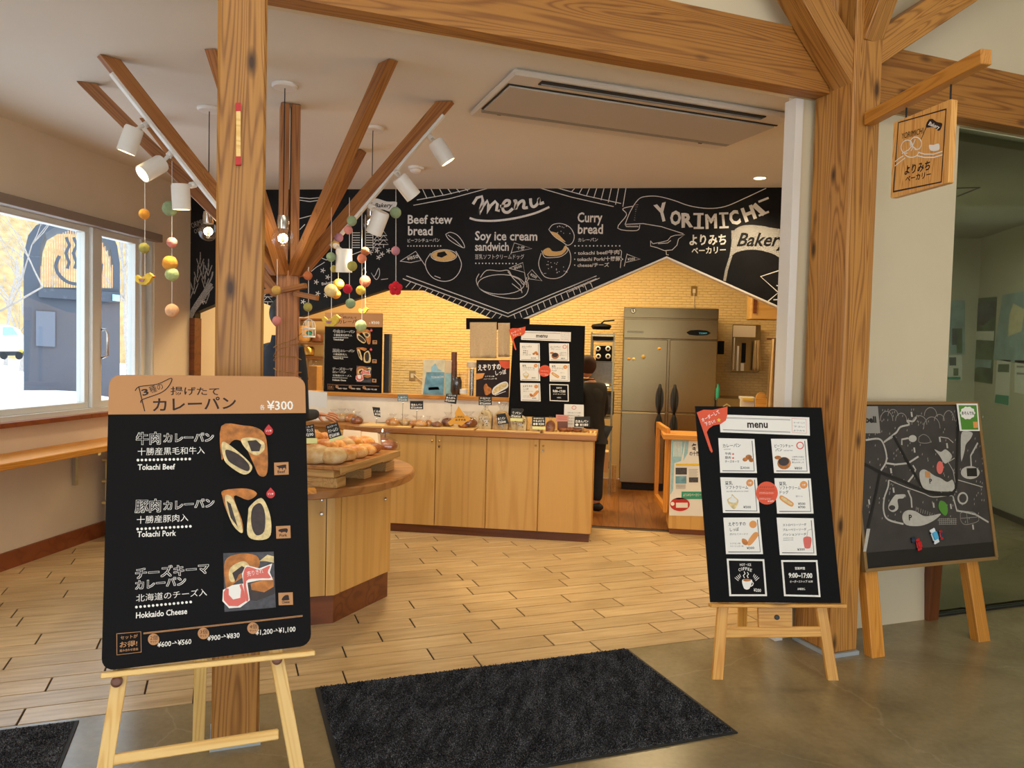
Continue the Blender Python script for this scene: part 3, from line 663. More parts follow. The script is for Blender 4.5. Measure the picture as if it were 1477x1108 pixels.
# ---- menu board on its easel
def c3(x, y): return (990 + x / 6.154, 570 + y / 6.156)
def c4(x, y): return (990 + x / 4.617, 750 + y / 4.617)
def quad(P, name, q, m, lvl, **k): return P.poly(name, q, m, lvl, **k)
def menu_print(P, full=True):
    T = lambda t, a, b, h, m, **k: P.text(t, a, b, h, m, **k)
    def card(q, dark=False):
        k = quad(P, 'menu_card', q, m_wht, 1)
        cx = sum(p[0] for p in q) / 4; cy = sum(p[1] for p in q) / 4
        if dark: quad(P, 'card_field', [(cx + (x - cx) * .9, cy + (y - cy) * .9) for x, y in q], m_black2, 2)
        else:
            i = [(cx + (x - cx) * .86, cy + (y - cy) * .88) for x, y in q]
            P.strokes('card_shadow', [[i[1], i[2], i[3]]], m_dgrey, 1.1, 2)
    quad(P, 'title_strip', [c3(290, 172), c3(1090, 198), c3(1096, 360), c3(302, 330)], m_wht, 1)
    P.strokes('title_rule', [[c3(330, 198), c3(920, 216)], [c3(330, 205), c3(920, 223)], [c3(325, 305), c3(920, 327)], [c3(325, 311), c3(920, 333)]], m_grey, .6, 2)
    P.strokes('title_rule', [[c3(935, 207), c3(1062, 215), c3(1065, 340), c3(940, 332), c3(935, 207)]], m_coral, .5, 2)
    for i, tt in enumerate(('オーダーして', '下さい', 'よりみち')): T(tt, c3(950, 250 + 35 * i), c3(1050, 254 + 35 * i), 2.2, m_grey)
    T('menu', c3(540, 288), c3(722, 290), 7.2, m_ink, bold=.03)
    cards = [[c3(283, 382), c3(603, 390), c3(626, 693), c3(300, 690)], [c3(750, 388), c3(1070, 390), c3(1095, 695), c3(778, 692)],
             [c3(300, 730), c3(625, 735), c3(650, 1048), c3(325, 1045)], [c3(780, 738), c3(1103, 740), c3(1128, 1052), c3(805, 1052)]]
    for q in cards: card(q)
    T('カレーパン', c3(322, 465), c3(480, 460), 5, m_dgrey); T('curry bread', c3(330, 486), c3(390, 484), 1.8, m_grey)
    for i, tt in enumerate(('牛肉', '豚肉', 'チーズキーマ')):
        T(tt, c3(343, 530 + i * 35), c3(395 if i < 2 else 468, 530 + i * 35), 3.6, m_dgrey)
        if i < 2: P.poly('dot', [c3(*p) for p in circ(414, 524 + i * 35, 9, n=8)], m_coral, 2)
    T('各¥300', c3(475, 655), c3(560, 655), 3.6, m_dgrey)
    for cx, cy, r in ((520, 572, 22), (552, 552, 28), (575, 578, 22)): P.poly('printed_bread', [c3(*p) for p in circ(cx, cy, r, r * .8, 12)], m_crust, 2 + cx % 3 * .3)
    T('ビーフシチュー', c3(783, 465), c3(948, 462), 4.6, m_dgrey); T('パン', c3(790, 500), c3(850, 498), 4.6, m_dgrey); T('beef stew bread', c3(865, 497), c3(942, 496), 2, m_grey)
    P.poly('badge', [c3(*p) for p in circ(1008, 448, 34)], m_coral, 2); P.poly('badge', [c3(*p) for p in circ(1008, 448, 24)], m_wht, 2.4); T('人気', c3(990, 458), c3(1026, 458), 3, m_coral, lvl=3)
    P.poly('printed_bread', [c3(*p) for p in circ(866, 605, 60, 55)], m_crust, 2); P.poly('printed_filling', [c3(*p) for p in circ(862, 590, 48, 38)], m_fill, 3); P.poly('printed_bread', [c3(*p) for p in circ(810, 555, 30, 16)], m_crust, 4)
    for i, tt in enumerate(('十勝産の牛肉と', '野菜をじっくり', '煮込みました')): T(tt, c3(935, 556 + i * 24), c3(1045, 556 + i * 24), 2.4, m_grey)
    T('¥850', c3(958, 660), c3(1026, 660), 3.6, m_dgrey)
    T('豆乳', c3(343, 795), c3(410, 795), 5, m_dgrey); T('ソフトクリーム', c3(350, 832), c3(548, 832), 4.6, m_dgrey); T('soy milk soft serve ice cream', c3(355, 860), c3(550, 858), 2, m_grey)
    T('¥500', c3(505, 1005), c3(572, 1005), 3.6, m_dgrey)
    P.poly('badge', [c3(*p) for p in circ(562, 780, 32)], m_peach, 2); T('十勝', c3(546, 790), c3(578, 790), 3, m_wht, lvl=3)
    P.poly('printed_ice', [c3(*p) for p in ((405, 880), (430, 905), (460, 930), (455, 965), (435, 1005), (410, 1008), (370, 960), (362, 925), (395, 905))], m_crumb, 2)
    P.poly('printed_ice', [c3(*p) for p in ((405, 892), (425, 912), (448, 935), (430, 955), (385, 950), (372, 930), (398, 912))], m_paper, 3)
    P.poly('round_sticker', [c3(*p) for p in circ(713, 870, 97, 102, 28)], m_orange, 3)
    T('ハンドドリップ', c3(648, 825), c3(775, 825), 2.6, m_ink, lvl=4)
    for i in range(4): T('ソフトクリーム + コーヒー', c3(645, 850 + 26 * i), c3(785 - 12 * i, 850 + 26 * i), 2.2, m_wht if i % 2 else m_ink, lvl=4)
    T('¥100引', c3(720, 950), c3(775, 948), 2.6, m_wht, lvl=4)
    T('豆乳', c3(822, 800), c3(888, 800), 5, m_dgrey); T('ソフトクリーム', c3(825, 836), c3(1012, 836), 4.6, m_dgrey); T('ドッグ', c3(828, 875), c3(906, 875), 4.6, m_dgrey)
    P.poly('badge', [c3(*p) for p in circ(1040, 797, 34)], m_peach, 2); T('十勝', c3(1024, 807), c3(1056, 807), 3, m_wht, lvl=3)
    P.poly('printed_bread', [c3(*p) for p in ((825, 905), (850, 892), (940, 950), (950, 975), (925, 990), (840, 935))], m_peach, 2); P.poly('printed_cream', [c3(*p) for p in ((840, 912), (855, 905), (930, 958), (938, 972), (925, 976), (850, 928))], m_crumb, 3)
    T('豆乳クリーム', c3(970, 905), c3(1030, 905), 2.4, m_grey); T('¥500', c3(990, 975), c3(1055, 975), 3.4, m_dgrey); T('¥700', c3(990, 1005), c3(1055, 1005), 3.4, m_dgrey)
    q5 = [c4(246, 0), c4(487, -4), c4(510, 228), c4(264, 228)]; q5[0] = c3(328, 1088); q5[1] = c3(650, 1088)
    card(q5)
    T('えぞりすの', c4(280, 40), c4(395, 36), 5, m_dgrey); T('しっぽ', c4(290, 75), c4(350, 72), 5, m_dgrey); T('揚げたてドーナツ', c4(288, 102), c4(410, 100), 2.8, m_grey); T('シナモン味', c4(290, 162), c4(360, 162), 2.4, m_grey); T('ハニーシュガー味', c4(290, 180), c4(380, 180), 2.4, m_grey); T('¥300', c4(402, 196), c4(452, 194), 3.6, m_dgrey)
    P.poly('badge', [c4(*p) for p in circ(443, 30, 25)], m_peach, 2)
    P.poly('printed_bread', [c4(*p) for p in ((415, 130), (450, 85), (475, 85), (478, 105), (430, 165), (405, 165))], m_peach, 2); P.poly('printed_squirrel', [c4(*p) for p in ((372, 125), (395, 130), (408, 150), (400, 168), (378, 162), (368, 142))], m_crust, 3)
    if full:
        card([c3(800, 1088), c3(1128, 1094), c4(867, 236), c4(622, 234)])
        for i, tt in enumerate(('ストロベリーソーダ', 'ブルーベリーソーダ', 'パッションソーダ')): T(tt, c4(642, 42 + 32 * i), c4(798, 38 + 32 * i), 3.6, m_dgrey)
        T('strawberry soda', c4(645, 125), c4(712, 123), 1.8, m_grey); T('blueberry soda', c4(645, 138), c4(712, 136), 1.8, m_grey); T('¥300', c4(738, 205), c4(788, 203), 3.4, m_dgrey)
        P.poly('printed_cup', [c4(*p) for p in ((780, 118), (830, 118), (826, 180), (815, 190), (795, 190), (785, 180))], m_coral, 2); P.strokes('printed_straw', [[c4(800, 118), c4(808, 70), c4(835, 60)]], m_grey, .6, 2)
        card([c4(268, 258), c4(518, 262), c4(537, 508), c4(286, 508)], True)
        T('HOT・ICE', c4(355, 306), c4(430, 306), 3.4, m_wht, lvl=3, bold=.02)
        for i, ch in enumerate('COFFEE'): a = (i - 2.5) / 2.5; T(ch, c4(391 + 14.5 * (i - 2.5) - 6, 334 + a * a * 9), c4(391 + 14.5 * (i - 2.5) + 6, 334 + a * a * 9 + a * 3), 4.2, m_wht, lvl=3, bold=.02)
        P.poly('printed_cup', [c4(*p) for p in ((372, 398), (432, 398), (434, 420), (420, 455), (408, 463), (396, 463), (380, 450))], m_wht, 3); P.poly('printed_coffee', [c4(*p) for p in circ(402, 401, 26, 9, 14)], m_crust, 4)
        P.strokes('printed_steam', [[c4(385, 385), c4(378, 370), c4(390, 358), c4(384, 345)], [c4(410, 385), c4(403, 372), c4(413, 362), c4(406, 350)], [c4(436, 412), c4(445, 420), c4(440, 436), c4(428, 442)]], m_wht, 1.3, 3)
        P.strokes('printed_rays', [[c4(322 + 10 * i, 385 - 8 * i), c4(345 + 5 * i, 405 - 9 * i)] for i in range(4)] + [[c4(482 - 10 * i, 385 - 8 * i), c4(460 - 5 * i, 405 - 9 * i)] for i in range(4)], m_wht, .9, 3)
        T('¥200', c4(446, 476), c4(496, 480), 4.6, m_wht, lvl=3, bold=.02)
        q = [c4(630, 268), c4(872, 268), c4(893, 514), c4(650, 508)]; f = c4
    else:
        q = [c3(800, 1098), c3(1110, 1104), c3(1135, 1405), c3(825, 1400)]; f = lambda x, y: c3(800 + (x - 630) * 1.3, 1098 + (y - 268) * 1.25)
    card(q, True)
    T('営業時間', f(722, 330), f(788, 330), 3.6, m_wht, lvl=3, bold=.02); T('9:00~17:00', f(680, 384), f(838, 386), 7, m_wht, lvl=3, bold=.035)
    T('オーダーストップ 16:30', f(688, 418), f(840, 416), 3.4, m_wht, lvl=3, bold=.02); T('水曜定休', f(738, 466), f(792, 466), 3, m_wht, lvl=3, bold=.02)
    # orange paper flag
    fl = P.poly('order_flag', [c3(*p) for p in ((90, 155), (150, 130), (230, 132), (300, 118), (362, 103), (360, 180), (348, 225), (300, 258), (235, 270), (195, 300), (178, 330), (232, 500), (222, 514), (205, 490))], m_orange, 4, d=.002)
    T('オーダーして', c3(140, 240), c3(295, 160), 5.5, m_wht, lvl=8); T('下さい!', c3(165, 275), c3(255, 245), 5, m_wht, lvl=8); P.poly('printed_star', [c3(*p) for p in ((275, 215), (285, 205), (292, 215), (302, 218), (294, 228), (296, 240), (284, 234), (272, 238), (276, 226), (266, 218))], m_yel, 8)
f0, f1 = at_z(1037, 983), at_z(1204, 983)
P2 = tilted(f0.lerp(f1, .5) , R(10.3), R(10.5))
q = [V(P2.uv(*p)) for p in ((1003, 586), (1185, 588), (1213, 870), (1025, 869))]
x0 = (q[0].x + q[3].x) / 2; x1 = (q[1].x + q[2].x) / 2; y0 = (q[2].y + q[3].y) / 2; y1 = (q[0].y + q[1].y) / 2
print('B2', [tuple(round(c, 3) for c in p) for p in q], 'B1', [tuple(round(c, 3) for c in p) for p in cor])
bd2 = thing('menu_board', 'black menu board with white cards and orange flag, on the easel before the right post', 'sign', P2.w(1110, 870), R(10.3)); P2.p = bd2
P2.mk('panel', MB().prism([V(p).to_3d() + V((0, 0, -.012)) for p in q[::-1]], (0, 0, .012)), m_black, 0)
menu_print(P2)
P2.strokes('string_loop', [[(1043, 586), (1048, 583), (1053, 586)]], m_brass, 1.5, 2)
es2 = easel(P2, 'small varnished pine easel with knotty legs under the menu card board', ((1023, 873), (1218, 873.5)), (((1044.7, 878), (1036.6, 983)), ((1187.5, 878), (1204.5, 983))),
      ((1048, 913.5), (1189, 912.5)), .048, ((1082, 700), (1070, 912)), m_pine2, .05, pan=[(1095, 876), (1144, 876), (1144, 905.5), (1096, 905.5)])
q = P2.uv(1121.5, 891); obj('bolt', MB().lathe([(.012, -.011), (.012, -.004), (.008, -.002)], (q[0], q[1], 0), 12), m_dgrey, es2, M=P2.M, local=True)
# ---- map blackboard on three thick legs
f0, f1 = at_z(1272, 951), at_z(1427, 930)
P3 = tilted(f0, R(28.2), R(11))
c5 = lambda x, y: (1230 + x / 5.538, 560 + y / 5.54)
c6 = lambda x, y: (1230 + x / 5.036, 740 + y / 5.036)
k0 = V(P3.uv(1243, 822)); k1 = V(P3.uv(1435, 805)); k2 = V(P3.uv(1410, 583))
x0, x1, y0, y1 = -.043, (k1.x + k2.x) / 2, (k0.y + k1.y) / 2, k2.y
print('B3', k0, k1, k2)
mbd = thing('map_board', 'magnetic blackboard with a chalk-style park map on thick wooden legs, right of the right post', 'sign', P3.w(1340, 830), R(28.2)); P3.p = mbd
P3.mk('panel', MB().box(x0, x1, y0, y1, -.015, 0), m_board, 0)
for nm, (a, b, c, d) in dict(t=(x0 - .008, x1 + .008, y1 - .004, y1 + .014), b=(x0 - .008, x1 + .008, y0 - .012, y0 + .006), l=(x0 - .01, x0 + .008, y0, y1), r=(x1 - .008, x1 + .012, y0, y1)).items():
    P3.mk('frame_rail', MB().box(a, b, c, d, -.02, .006), m_frame, 0)
m_mapw = plain('pale_map_print', 'B9B6AC', .7, noise=.1, nscale=40); m_mapg = plain('mid_map_print', '95928A', .8); m_mapk = plain('black_map_road', '0A0A0B', .5); m_mapgnd = plain('map_ground', '3A3633', .6, noise=.3, nscale=8)  # map ground is the sheet's own dark brown, varied by noise
P3.mk('map_sheet', MB().box(x0 + .01, x1 - .01, y0 + .008, y1 - .008, 0, .0005), m_mapgnd, 0)
P3.mk('lower_band', MB().box(x0 + .01, x1 - .01, y0 + .008, y0 + .085, 0, .0005), m_mapk, 1)
S3 = lambda name, L, m, w, lvl=2: P3.strokes(name, L, m, w, lvl)
S3('map_road', [[c5(-40, 570), c5(105, 615), c5(210, 670), c5(400, 745), c5(590, 825), c5(800, 835), c5(830, 600), c5(835, 300), c5(840, 160)], [c5(210, 690), c5(180, 850), c5(120, 1107)], [c5(325, 385), c5(440, 600), c5(545, 780)]], m_mapk, 5, 3)
S3('map_path', [[c5(105, 415), c5(205, 405), c5(245, 450), c5(268, 540), c5(260, 600), c5(225, 655)], [c5(270, 600), c5(340, 610), c5(440, 600), c5(520, 548)], [c5(250, 430), c5(320, 375), c5(350, 350), c5(380, 310), c5(450, 290), c5(430, 260), c5(480, 265), c5(505, 235)],
    [c5(285, 740), c5(280, 790), c5(250, 880), c5(245, 980), c5(280, 1050), c5(400, 1085)], [c5(945, 630), c5(940, 540), c5(995, 440)], [c5(390, 450), c5(390, 410), c5(440, 400)], [c5(330, 380), c5(360, 440)], [c5(440, 750), c5(480, 700), c5(500, 650), c5(480, 620)],
    [c5(800, 870), c5(830, 980), c5(900, 990), c5(980, 1010), c5(1080, 1070)], [c5(470, 950), c5(465, 880), c5(440, 820)]], m_mapw, 2.6)
S3('map_outline', [[c5(545, 780), c5(830, 830), c5(800, 660), c5(760, 590), c5(810, 560)], [c5(825, 730), c5(1035, 790)], [c5(290, 735), c5(420, 790), c5(560, 840), c5(640, 870), c5(790, 860), c5(800, 900)], [c5(700, 390), c5(760, 400), c5(800, 435)], [c5(240, 440), c5(325, 385)]], m_mapw, 1.2)
for c_, s_, L in ((270, 50, 1), (350, 60, 1), (420, 55, 1)): pass
hills = []
for cx, cy, rx, ry in ((268, 260, 50, 75), (320, 220, 40, 50), (385, 260, 45, 60), (530, 290, 60, 70), (630, 320, 65, 90), (620, 220, 50, 65), (765, 260, 45, 80), (690, 260, 40, 50)):
    hills.append([c5(*p) for p in circ(cx, cy, rx, ry, 12, 0, 180)])
S3('map_hills', hills, m_mapg, 1)
def mpoly(name, pts, m=m_mapw, lvl=3, f=c5): return P3.poly(name, [f(*p) for p in pts], m, lvl)
mpoly('map_clearing', ((530, 680), (560, 650), (600, 665), (650, 700), (700, 720), (750, 750), (795, 735), (795, 820), (600, 815), (545, 770)))
mpoly('map_clearing', ((400, 1000), (440, 975), (500, 985), (560, 1020), (620, 1020), (700, 1005), (640, 1060), (540, 1100), (430, 1095), (395, 1050)))
mpoly('map_clearing', circ(935, 675, 75, 52, 20)); mpoly('map_field', ((905, 640), (985, 638), (990, 705), (910, 705)), m_mapk, 4)
mpoly('map_clearing', ((650, 490), (700, 510), (740, 490), (790, 545), (745, 600), (720, 590), (690, 540))); mpoly('map_clearing', ((870, 350), (950, 355), (940, 400), (900, 450), (890, 500), (865, 580), (860, 480)))
mpoly('map_pond', circ(475, 403, 32, 28)); mpoly('map_clearing', ((330, 860), (360, 850), (415, 850), (400, 880), (355, 890), (360, 960), (320, 990), (285, 970), (285, 930))); mpoly('map_pond', circ(310, 955, 25, 20), m_mapgnd, 4)
mpoly('map_pond', circ(875, 880, 42, 50)); mpoly('map_pond', circ(875, 880, 30, 36), m_mapgnd, 4)
mpoly('map_label', circ(692, 635, 27, 52, 16), m_coral, 4); mpoly('map_house', ((572, 665), (610, 668), (618, 720), (575, 712)), m_tan, 5)
mpoly('map_wood', ((695, 900), (740, 920), (755, 980), (735, 1020), (700, 990), (680, 950)), m_green, 4)
P3.text('P', c5(608, 762), c5(630, 762), 7, m_mapk, bold=.03, lvl=5); P3.text('P', c5(445, 1055), c5(470, 1055), 8, m_mapk, bold=.03, lvl=5)
P3.poly('map_notice', [(x0 + .012, y1 - .012), (P3.uv(*c5(200, 165))[0], y1 - .012), (P3.uv(*c5(218, 360))[0], P3.uv(*c5(218, 360))[1]), (x0 + .012, P3.uv(*c5(105, 360))[1])], m_mapg, 2, px=False)
P3.text('bell', c5(98, 275), c5(186, 275), 9, m_mapk, bold=.04, lvl=4)
tr = []
for i in range(230):
    x = random.uniform(110, 1050); y = random.uniform(170, 1080); tr.append([c5(x, y), c5(x + 2, y - 12)])
S3('map_trees', tr, m_mapg, 1.1, 2)
lb = []
for x, y in ((465, 195), (487, 480), (748, 445), (320, 800), (640, 920), (778, 930), (125, 895), (955, 1095), (300, 645), (690, 395)): lb.append([c5(x, y), c5(x + 4, y + 30)])
S3('map_labels', lb, m_mapw, 3, 4)
gr = []
for i in range(9): gr.append([c5(690 + i * 16, 1040), c5(690 + i * 16, 1090)]); gr.append([c5(505 + 18 * i, 950 + 7 * i), c5(500 + 18 * i, 985 + 5 * i)])
for i in range(4): gr.append([c5(685, 1045 + 14 * i), c5(825, 1045 + 14 * i)])
gr += [[c5(855, 1000), c5(900, 985), c5(975, 1000), c5(1000, 1060), c5(900, 1090), c5(860, 1060), c5(855, 1000)], [c5(860, 1040), c5(990, 1030)], [c5(905, 1000), c5(915, 1080)], [c5(525, 390), c5(560, 370), c5(600, 390), c5(615, 430), c5(570, 440), c5(525, 430), c5(525, 390)]]
S3('map_buildings', gr, m_mapg, .8, 4)
for a, b in (((1262, 822), (1273, 951)), ((1408, 808), (1427, 930))):
    p0, p1 = P3.w(*a) - P3.n * .05, P3.w(*b) - P3.n * .05; ft = extend(p0, p1); tp = p0 + (p0 - p1).normalized() * .5
    l = beam('leg', ft, tp, .085, .055, m_oiled, mbd, z=P3.n)
    for v in l.data.vertices:
        if v.co.x < .05: M = W[l.name]; q = M @ v.co; d = (tp - ft).normalized(); v.co = M.inverted() @ (q - d * (q.z / d.z))
ft = at_z(1341, 893); tp = P3.w(1385, 660) - P3.n * .12; l = beam('rear_leg', ft, tp, .085, .05, m_toe, mbd, z=P3.n)
for v in l.data.vertices:
    if v.co.x < .06: M = W[l.name]; q = M @ v.co; d = (tp - ft).normalized(); v.co = M.inverted() @ (q - d * (q.z / d.z))
# card and magnets on the map board
gc = thing('greeting_card', 'green card with a white cloud bubble clipped to the top right of the map board', 'card', P3.w(1392, 600), R(28.2))
P3.p = gc; P3.poly('sheet', [c5(818, 125), c5(985, 125), c5(1003, 343), c5(845, 343)], m_wht, 9, d=.002); P3.poly('print_field', [c5(832, 138), c5(975, 138), c5(990, 333), c5(857, 333)], m_green, 13)
cl = []
for i in range(10):
    a = 2 * math.pi * i / 10; cl += [c5(*p) for p in circ(903 + 44 * math.cos(a), 200 + 36 * math.sin(a), 18, 18, 5, -math.degrees(a) - 80, -math.degrees(a) + 80)][::-1]
P3.poly('bubble', [c5(903 + 58 * math.cos(2 * math.pi * i / 40) * (1 + .06 * math.cos(i * math.pi / 2)), 200 + 50 * math.sin(2 * math.pi * i / 40) * (1 + .06 * math.cos(i * math.pi / 2))) for i in range(40)], m_wht, 14)
P3.text('あそんでね', c5(855, 213), c5(955, 213), 4.5, m_ink, bold=.02, lvl=16); P3.poly('print_figure', [c5(945, 270), c5(980, 270), c5(985, 318), c5(950, 320)], m_peach, 15)
def toycar(label, cx, cy, ang, body, roofm, L=.062, Wd=.03, f=c6):
    u = V(P3.uv(*f(cx, cy))); M = P3.M @ Matrix.Translation((u.x, u.y, .002)) @ Matrix.Rotation(R(ang), 4, 'Z')
    t = bpy.data.objects.new('toy_car', None); t.empty_display_size = .05; place(t, M, None); tag(t, label, 'toy car', 'toy vehicles held on the map board')
    def ob(nm, mb, m, **k): return obj(nm, mb, m, t, M=M, local=True, **k)
    ob('body', MB().box(-L / 2, L / 2, -Wd / 2, Wd / 2, .003, .011), body, bevel=.003)
    ob('roof', MB().box(-L * .28, L * .22, -Wd * .42, Wd * .42, .011, .019), roofm, bevel=.002)
    for sx in (-.3, .3):
        for sy in (-1, 1): ob('wheel', MB().lathe([(.0055, -.002), (.0055, .002)], (sx * L, sy * Wd / 2, .005), 10, Matrix.Rotation(R(90), 4, 'X')), m_rubber)
m_toyr = plain('red_toy_paint', 'C4161C', .25); m_toyb = plain('dark_blue_toy_paint', '1B2A4A', .3); m_toyw = plain('white_toy_paint', 'E8EEF2', .3); m_toyc = plain('blue_stripe', '4AB0E0', .3)
toycar('red toy car at the left of the magnetic toys on the map board', 468, 230, -80, m_toyr, m_toyr)
toycar('tiny dark blue toy car beside the left red one on the map board', 430, 198, -85, m_toyb, m_toyb, .03, .02)
toycar('white toy bus with a blue stripe on the map board', 583, 168, -72, m_toyw, m_toyc, .08, .038)
toycar('red toy car right of the white toy bus on the map board', 632, 160, -85, m_toyr, m_toyb, .05, .022)
mg = thing('magnet_strip', 'pale label strip at the lower left corner of the map board', 'magnet', P3.w(*c6(90, 200)), R(28.2)); P3.p = mg; P3.poly('strip', [c6(95, 115), c6(120, 115), c6(90, 280), c6(70, 280)], m_mapw, 6, d=.002)
P3.p = mbd
# ---- mats
def mat(label, cn, fibres):
    t = thing('door_mat', label, 'mat', sum(cn, V((0, 0, 0))) / 4, AZ)
    obj('backing', MB().prism(cn, (0, 0, .006)), m_rubber, t)
    mb = MB(); a, b, c, d = cn
    ctr = sum(cn, V((0, 0, 0))) / 4; q = [p + (ctr - p).normalized() * .022 for p in cn]
    obj('pile_bed', MB().prism([p + V((0, 0, .006)) for p in q], (0, 0, .003)), m_pile, t)
    vs, fs_ = [], []
    for i in range(fibres):
        u, v = random.random(), random.random(); p = q[0].lerp(q[1], u).lerp(q[3].lerp(q[2], u), v) + V((0, 0, .008))
        an = random.random() * 6.28; w2 = .0035; h = random.uniform(.003, .008); dx, dy = math.cos(an) * w2, math.sin(an) * w2
        lx, ly = random.uniform(-.004, .004), random.uniform(-.004, .004); k = len(vs)
        vs += [p + V((dx, dy, 0)), p - V((dx, dy, 0)), p + V((-dx * .5 + lx, -dy * .5 + ly, h)), p + V((dx * .5 + lx, dy * .5 + ly, h))]; fs_.append((k, k + 1, k + 2, k + 3))
    me = bpy.data.meshes.new('pile'); me.from_pydata(vs, [], fs_); me.materials.append(m_pile); o = bpy.data.objects.new('pile', me); place(o, Matrix.Identity(4), t); o['kind'] = 'stuff'
A, B, C_ = at_z(455, 995), at_z(903, 936), at_z(1083, 1055)
nn = (A.dot(N_) + B.dot(N_)) / 2; ea, eb = A.dot(E_), B.dot(E_); n2 = C_.dot(N_)
mat('large charcoal loop-pile mat lying across the entrance between the posts', [en(ea, n2 - .0), en(eb, n2), en(eb, nn), en(ea, nn)], 90000)
A = at_z(114, 1041)
mat('charcoal mat at the lower left edge, left of the curry board easel', [en(A.dot(E_) - .9, 2.35), en(A.dot(E_), 2.35), en(A.dot(E_), A.dot(N_)), en(A.dot(E_) - .9, A.dot(N_))], 25000)
# ---- hanging sign
AD = V((math.cos(R(-70)), math.sin(R(-70)), 0)); A0 = at_n(1249, 174, 3.01)
a1 = A0 + AD * .73 + V((0, 0, .045))
sg = thing('hanging_sign', 'square wooden bakery sign hanging from a timber arm on the right post', 'sign', A0, R(-70))
beam('arm', A0 + AD * .02 - (a1 - A0).normalized() * .0, a1, .052, .062, m_oiled, sg, bevel=.003)
P4 = Plane(A0, AD, Z_, sg)
q = [V(P4.uv(*p)) for p in ((1291, 171), (1373, 148), (1366, 267), (1283, 284))]
x0 = (q[0].x + q[3].x) / 2; x1 = (q[1].x + q[2].x) / 2; y1 = (q[0].y + q[1].y) / 2; y0 = (q[2].y + q[3].y) / 2
print('sign', q)
pm = MB().prism([V((x, y, -.03)) for x, y in rounded(x0, y0, x1, y1, .008)], (0, 0, .03)); pm.v = [P4.M @ v for v in pm.v]; obj('panel', pm, m_signw, sg, M=frame(P4.o, (0, 0, 1), P4.n))
def c7(x, y): return (1230 + x / 4.615, 60 + y / 4.617)
for px_ in (1303, 1365.5):
    u = P4.uv(px_, 165)[0]; t = (u - .0) / .73
    obj('hanger_wire', MB().tube([P4.M @ V((u, y1 - .01, -.015)), P4.M @ V((u, .045 * t - .025, -.015))], .004, 6), m_rubber, sg)
P4.strokes('border', [(2.4, [c7(272, 1000), c7(305, 540), c7(622, 450), c7(590, 935), c7(272, 1000)])], m_ink, 1.6, 1)
P4.text('YORIMICHI', c7(325, 650), c7(470, 612), 8, m_ink, lvl=2)
P4.poly('printed_flag', [c7(*p) for p in ((505, 525), (530, 515), (560, 535), (598, 548), (575, 595), (540, 570), (490, 570))], m_ink, 2); P4.strokes('printed_pole', [[c7(510, 520), c7(458, 650)]], m_ink, 1.2, 2)
P4.text('Bakery', c7(505, 555), c7(578, 585), 5, m_wht, lvl=3, shear=.2)
def arc(cx, cy, rx, ry, a0, a1, rot=0, n=16):
    out = []
    for i in range(n): a = R(a0 + (a1 - a0) * i / (n - 1)); u_, v_ = rx * math.cos(a), ry * math.sin(a); out.append(c7(cx + u_ * math.cos(R(rot)) - v_ * math.sin(R(rot)), cy + u_ * math.sin(R(rot)) + v_ * math.cos(R(rot))))
    return out
P4.strokes('pretzel_line', [arc(362, 700, 38, 45, 60, 380, 20), arc(422, 678, 38, 42, -200, 110, -10), [c7(330, 745), c7(372, 722), c7(402, 690), c7(418, 652)], [c7(385, 672), c7(402, 700), c7(430, 720), c7(450, 712)], arc(392, 735, 48, 36, 0, 180),
    [c7(283, 828), c7(320, 798), c7(350, 775)], [c7(283, 800), c7(315, 775), c7(338, 762)], [c7(440, 738), c7(480, 750), c7(540, 750), c7(597, 732)], [c7(430, 760), c7(480, 772), c7(540, 772), c7(597, 755)]], m_wht, 1.5, 2)
P4.poly('printed_bird', [c7(*p) for p in ((510, 690), (540, 688), (575, 680), (580, 715), (560, 728), (520, 725))], m_wht, 2)
P4.text('よりみち', c7(345, 885), c7(515, 850), 12, m_ink, bold=.02, lvl=2); P4.text('ベーカリー', c7(352, 935), c7(520, 900), 8, m_ink, bold=.02, lvl=2)
# ---- red-tipped stick fixed to the left post
P5 = Plane(en(.045, 2.984, 2), E_, Z_)
st = thing('wooden_stick', 'slim pale wooden bar with red taped ends on the left post', 'bar', P5.w(343, 195), AZ); P5.p = st
P5.poly('bar', [(340.5, 157), (347, 157), (347, 228), (340.5, 228)], m_pine, 1, d=.014)
for y in (150, 227): P5.poly('red_end', [(340, y), (347.5, y), (347.5, y + 12), (340, y + 12)], m_red, 1, d=.0145)
# ---------------------------------------------------------------- chalk drawings on the chalkboard wall
PW = Plane((0, YC, 0), (1, 0, 0), (0, 0, 1), wch, eps=.0006)
cA = lambda x, y: (560 + x / 4.923, 260 + y / 4.923)
cB = lambda x, y: (820 + x / 4.476, 260 + y / 4.476)
cC = lambda x, y: (250 + x / 4.22, 260 + y / 4.22)
CH = lambda L, w=1.2, m=m_chalk, lvl=1: PW.strokes('chalk_drawing', L, m, w, lvl)
def CT(t, a, b, h, m=m_chalk, **k): return PW.text(t, a, b, h, m, name='chalk_lettering', **k)
CT('Beef stew', cA(138, 308), cA(455, 308), 12.5, bold=.02); CT('bread', cA(140, 390), cA(315, 390), 13, bold=.02)
CT('ビーフシチューパン', cA(138, 440), cA(365, 436), 5)
CT('Soy ice cream', cA(616, 425), cA(1058, 428), 13, bold=.02); CT('sandwich', cA(616, 500), cA(856, 500), 12, bold=.02); CT('豆乳ソフトクリームドッグ', cA(616, 558), cA(965, 558), 6.5)
CT('Curry', cB(58, 270), cB(218, 270), 14, bold=.02); CT('bread', cB(60, 345), cB(222, 345), 13.5, bold=.02); CT('カレーパン', cB(62, 396), cB(190, 394), 5)
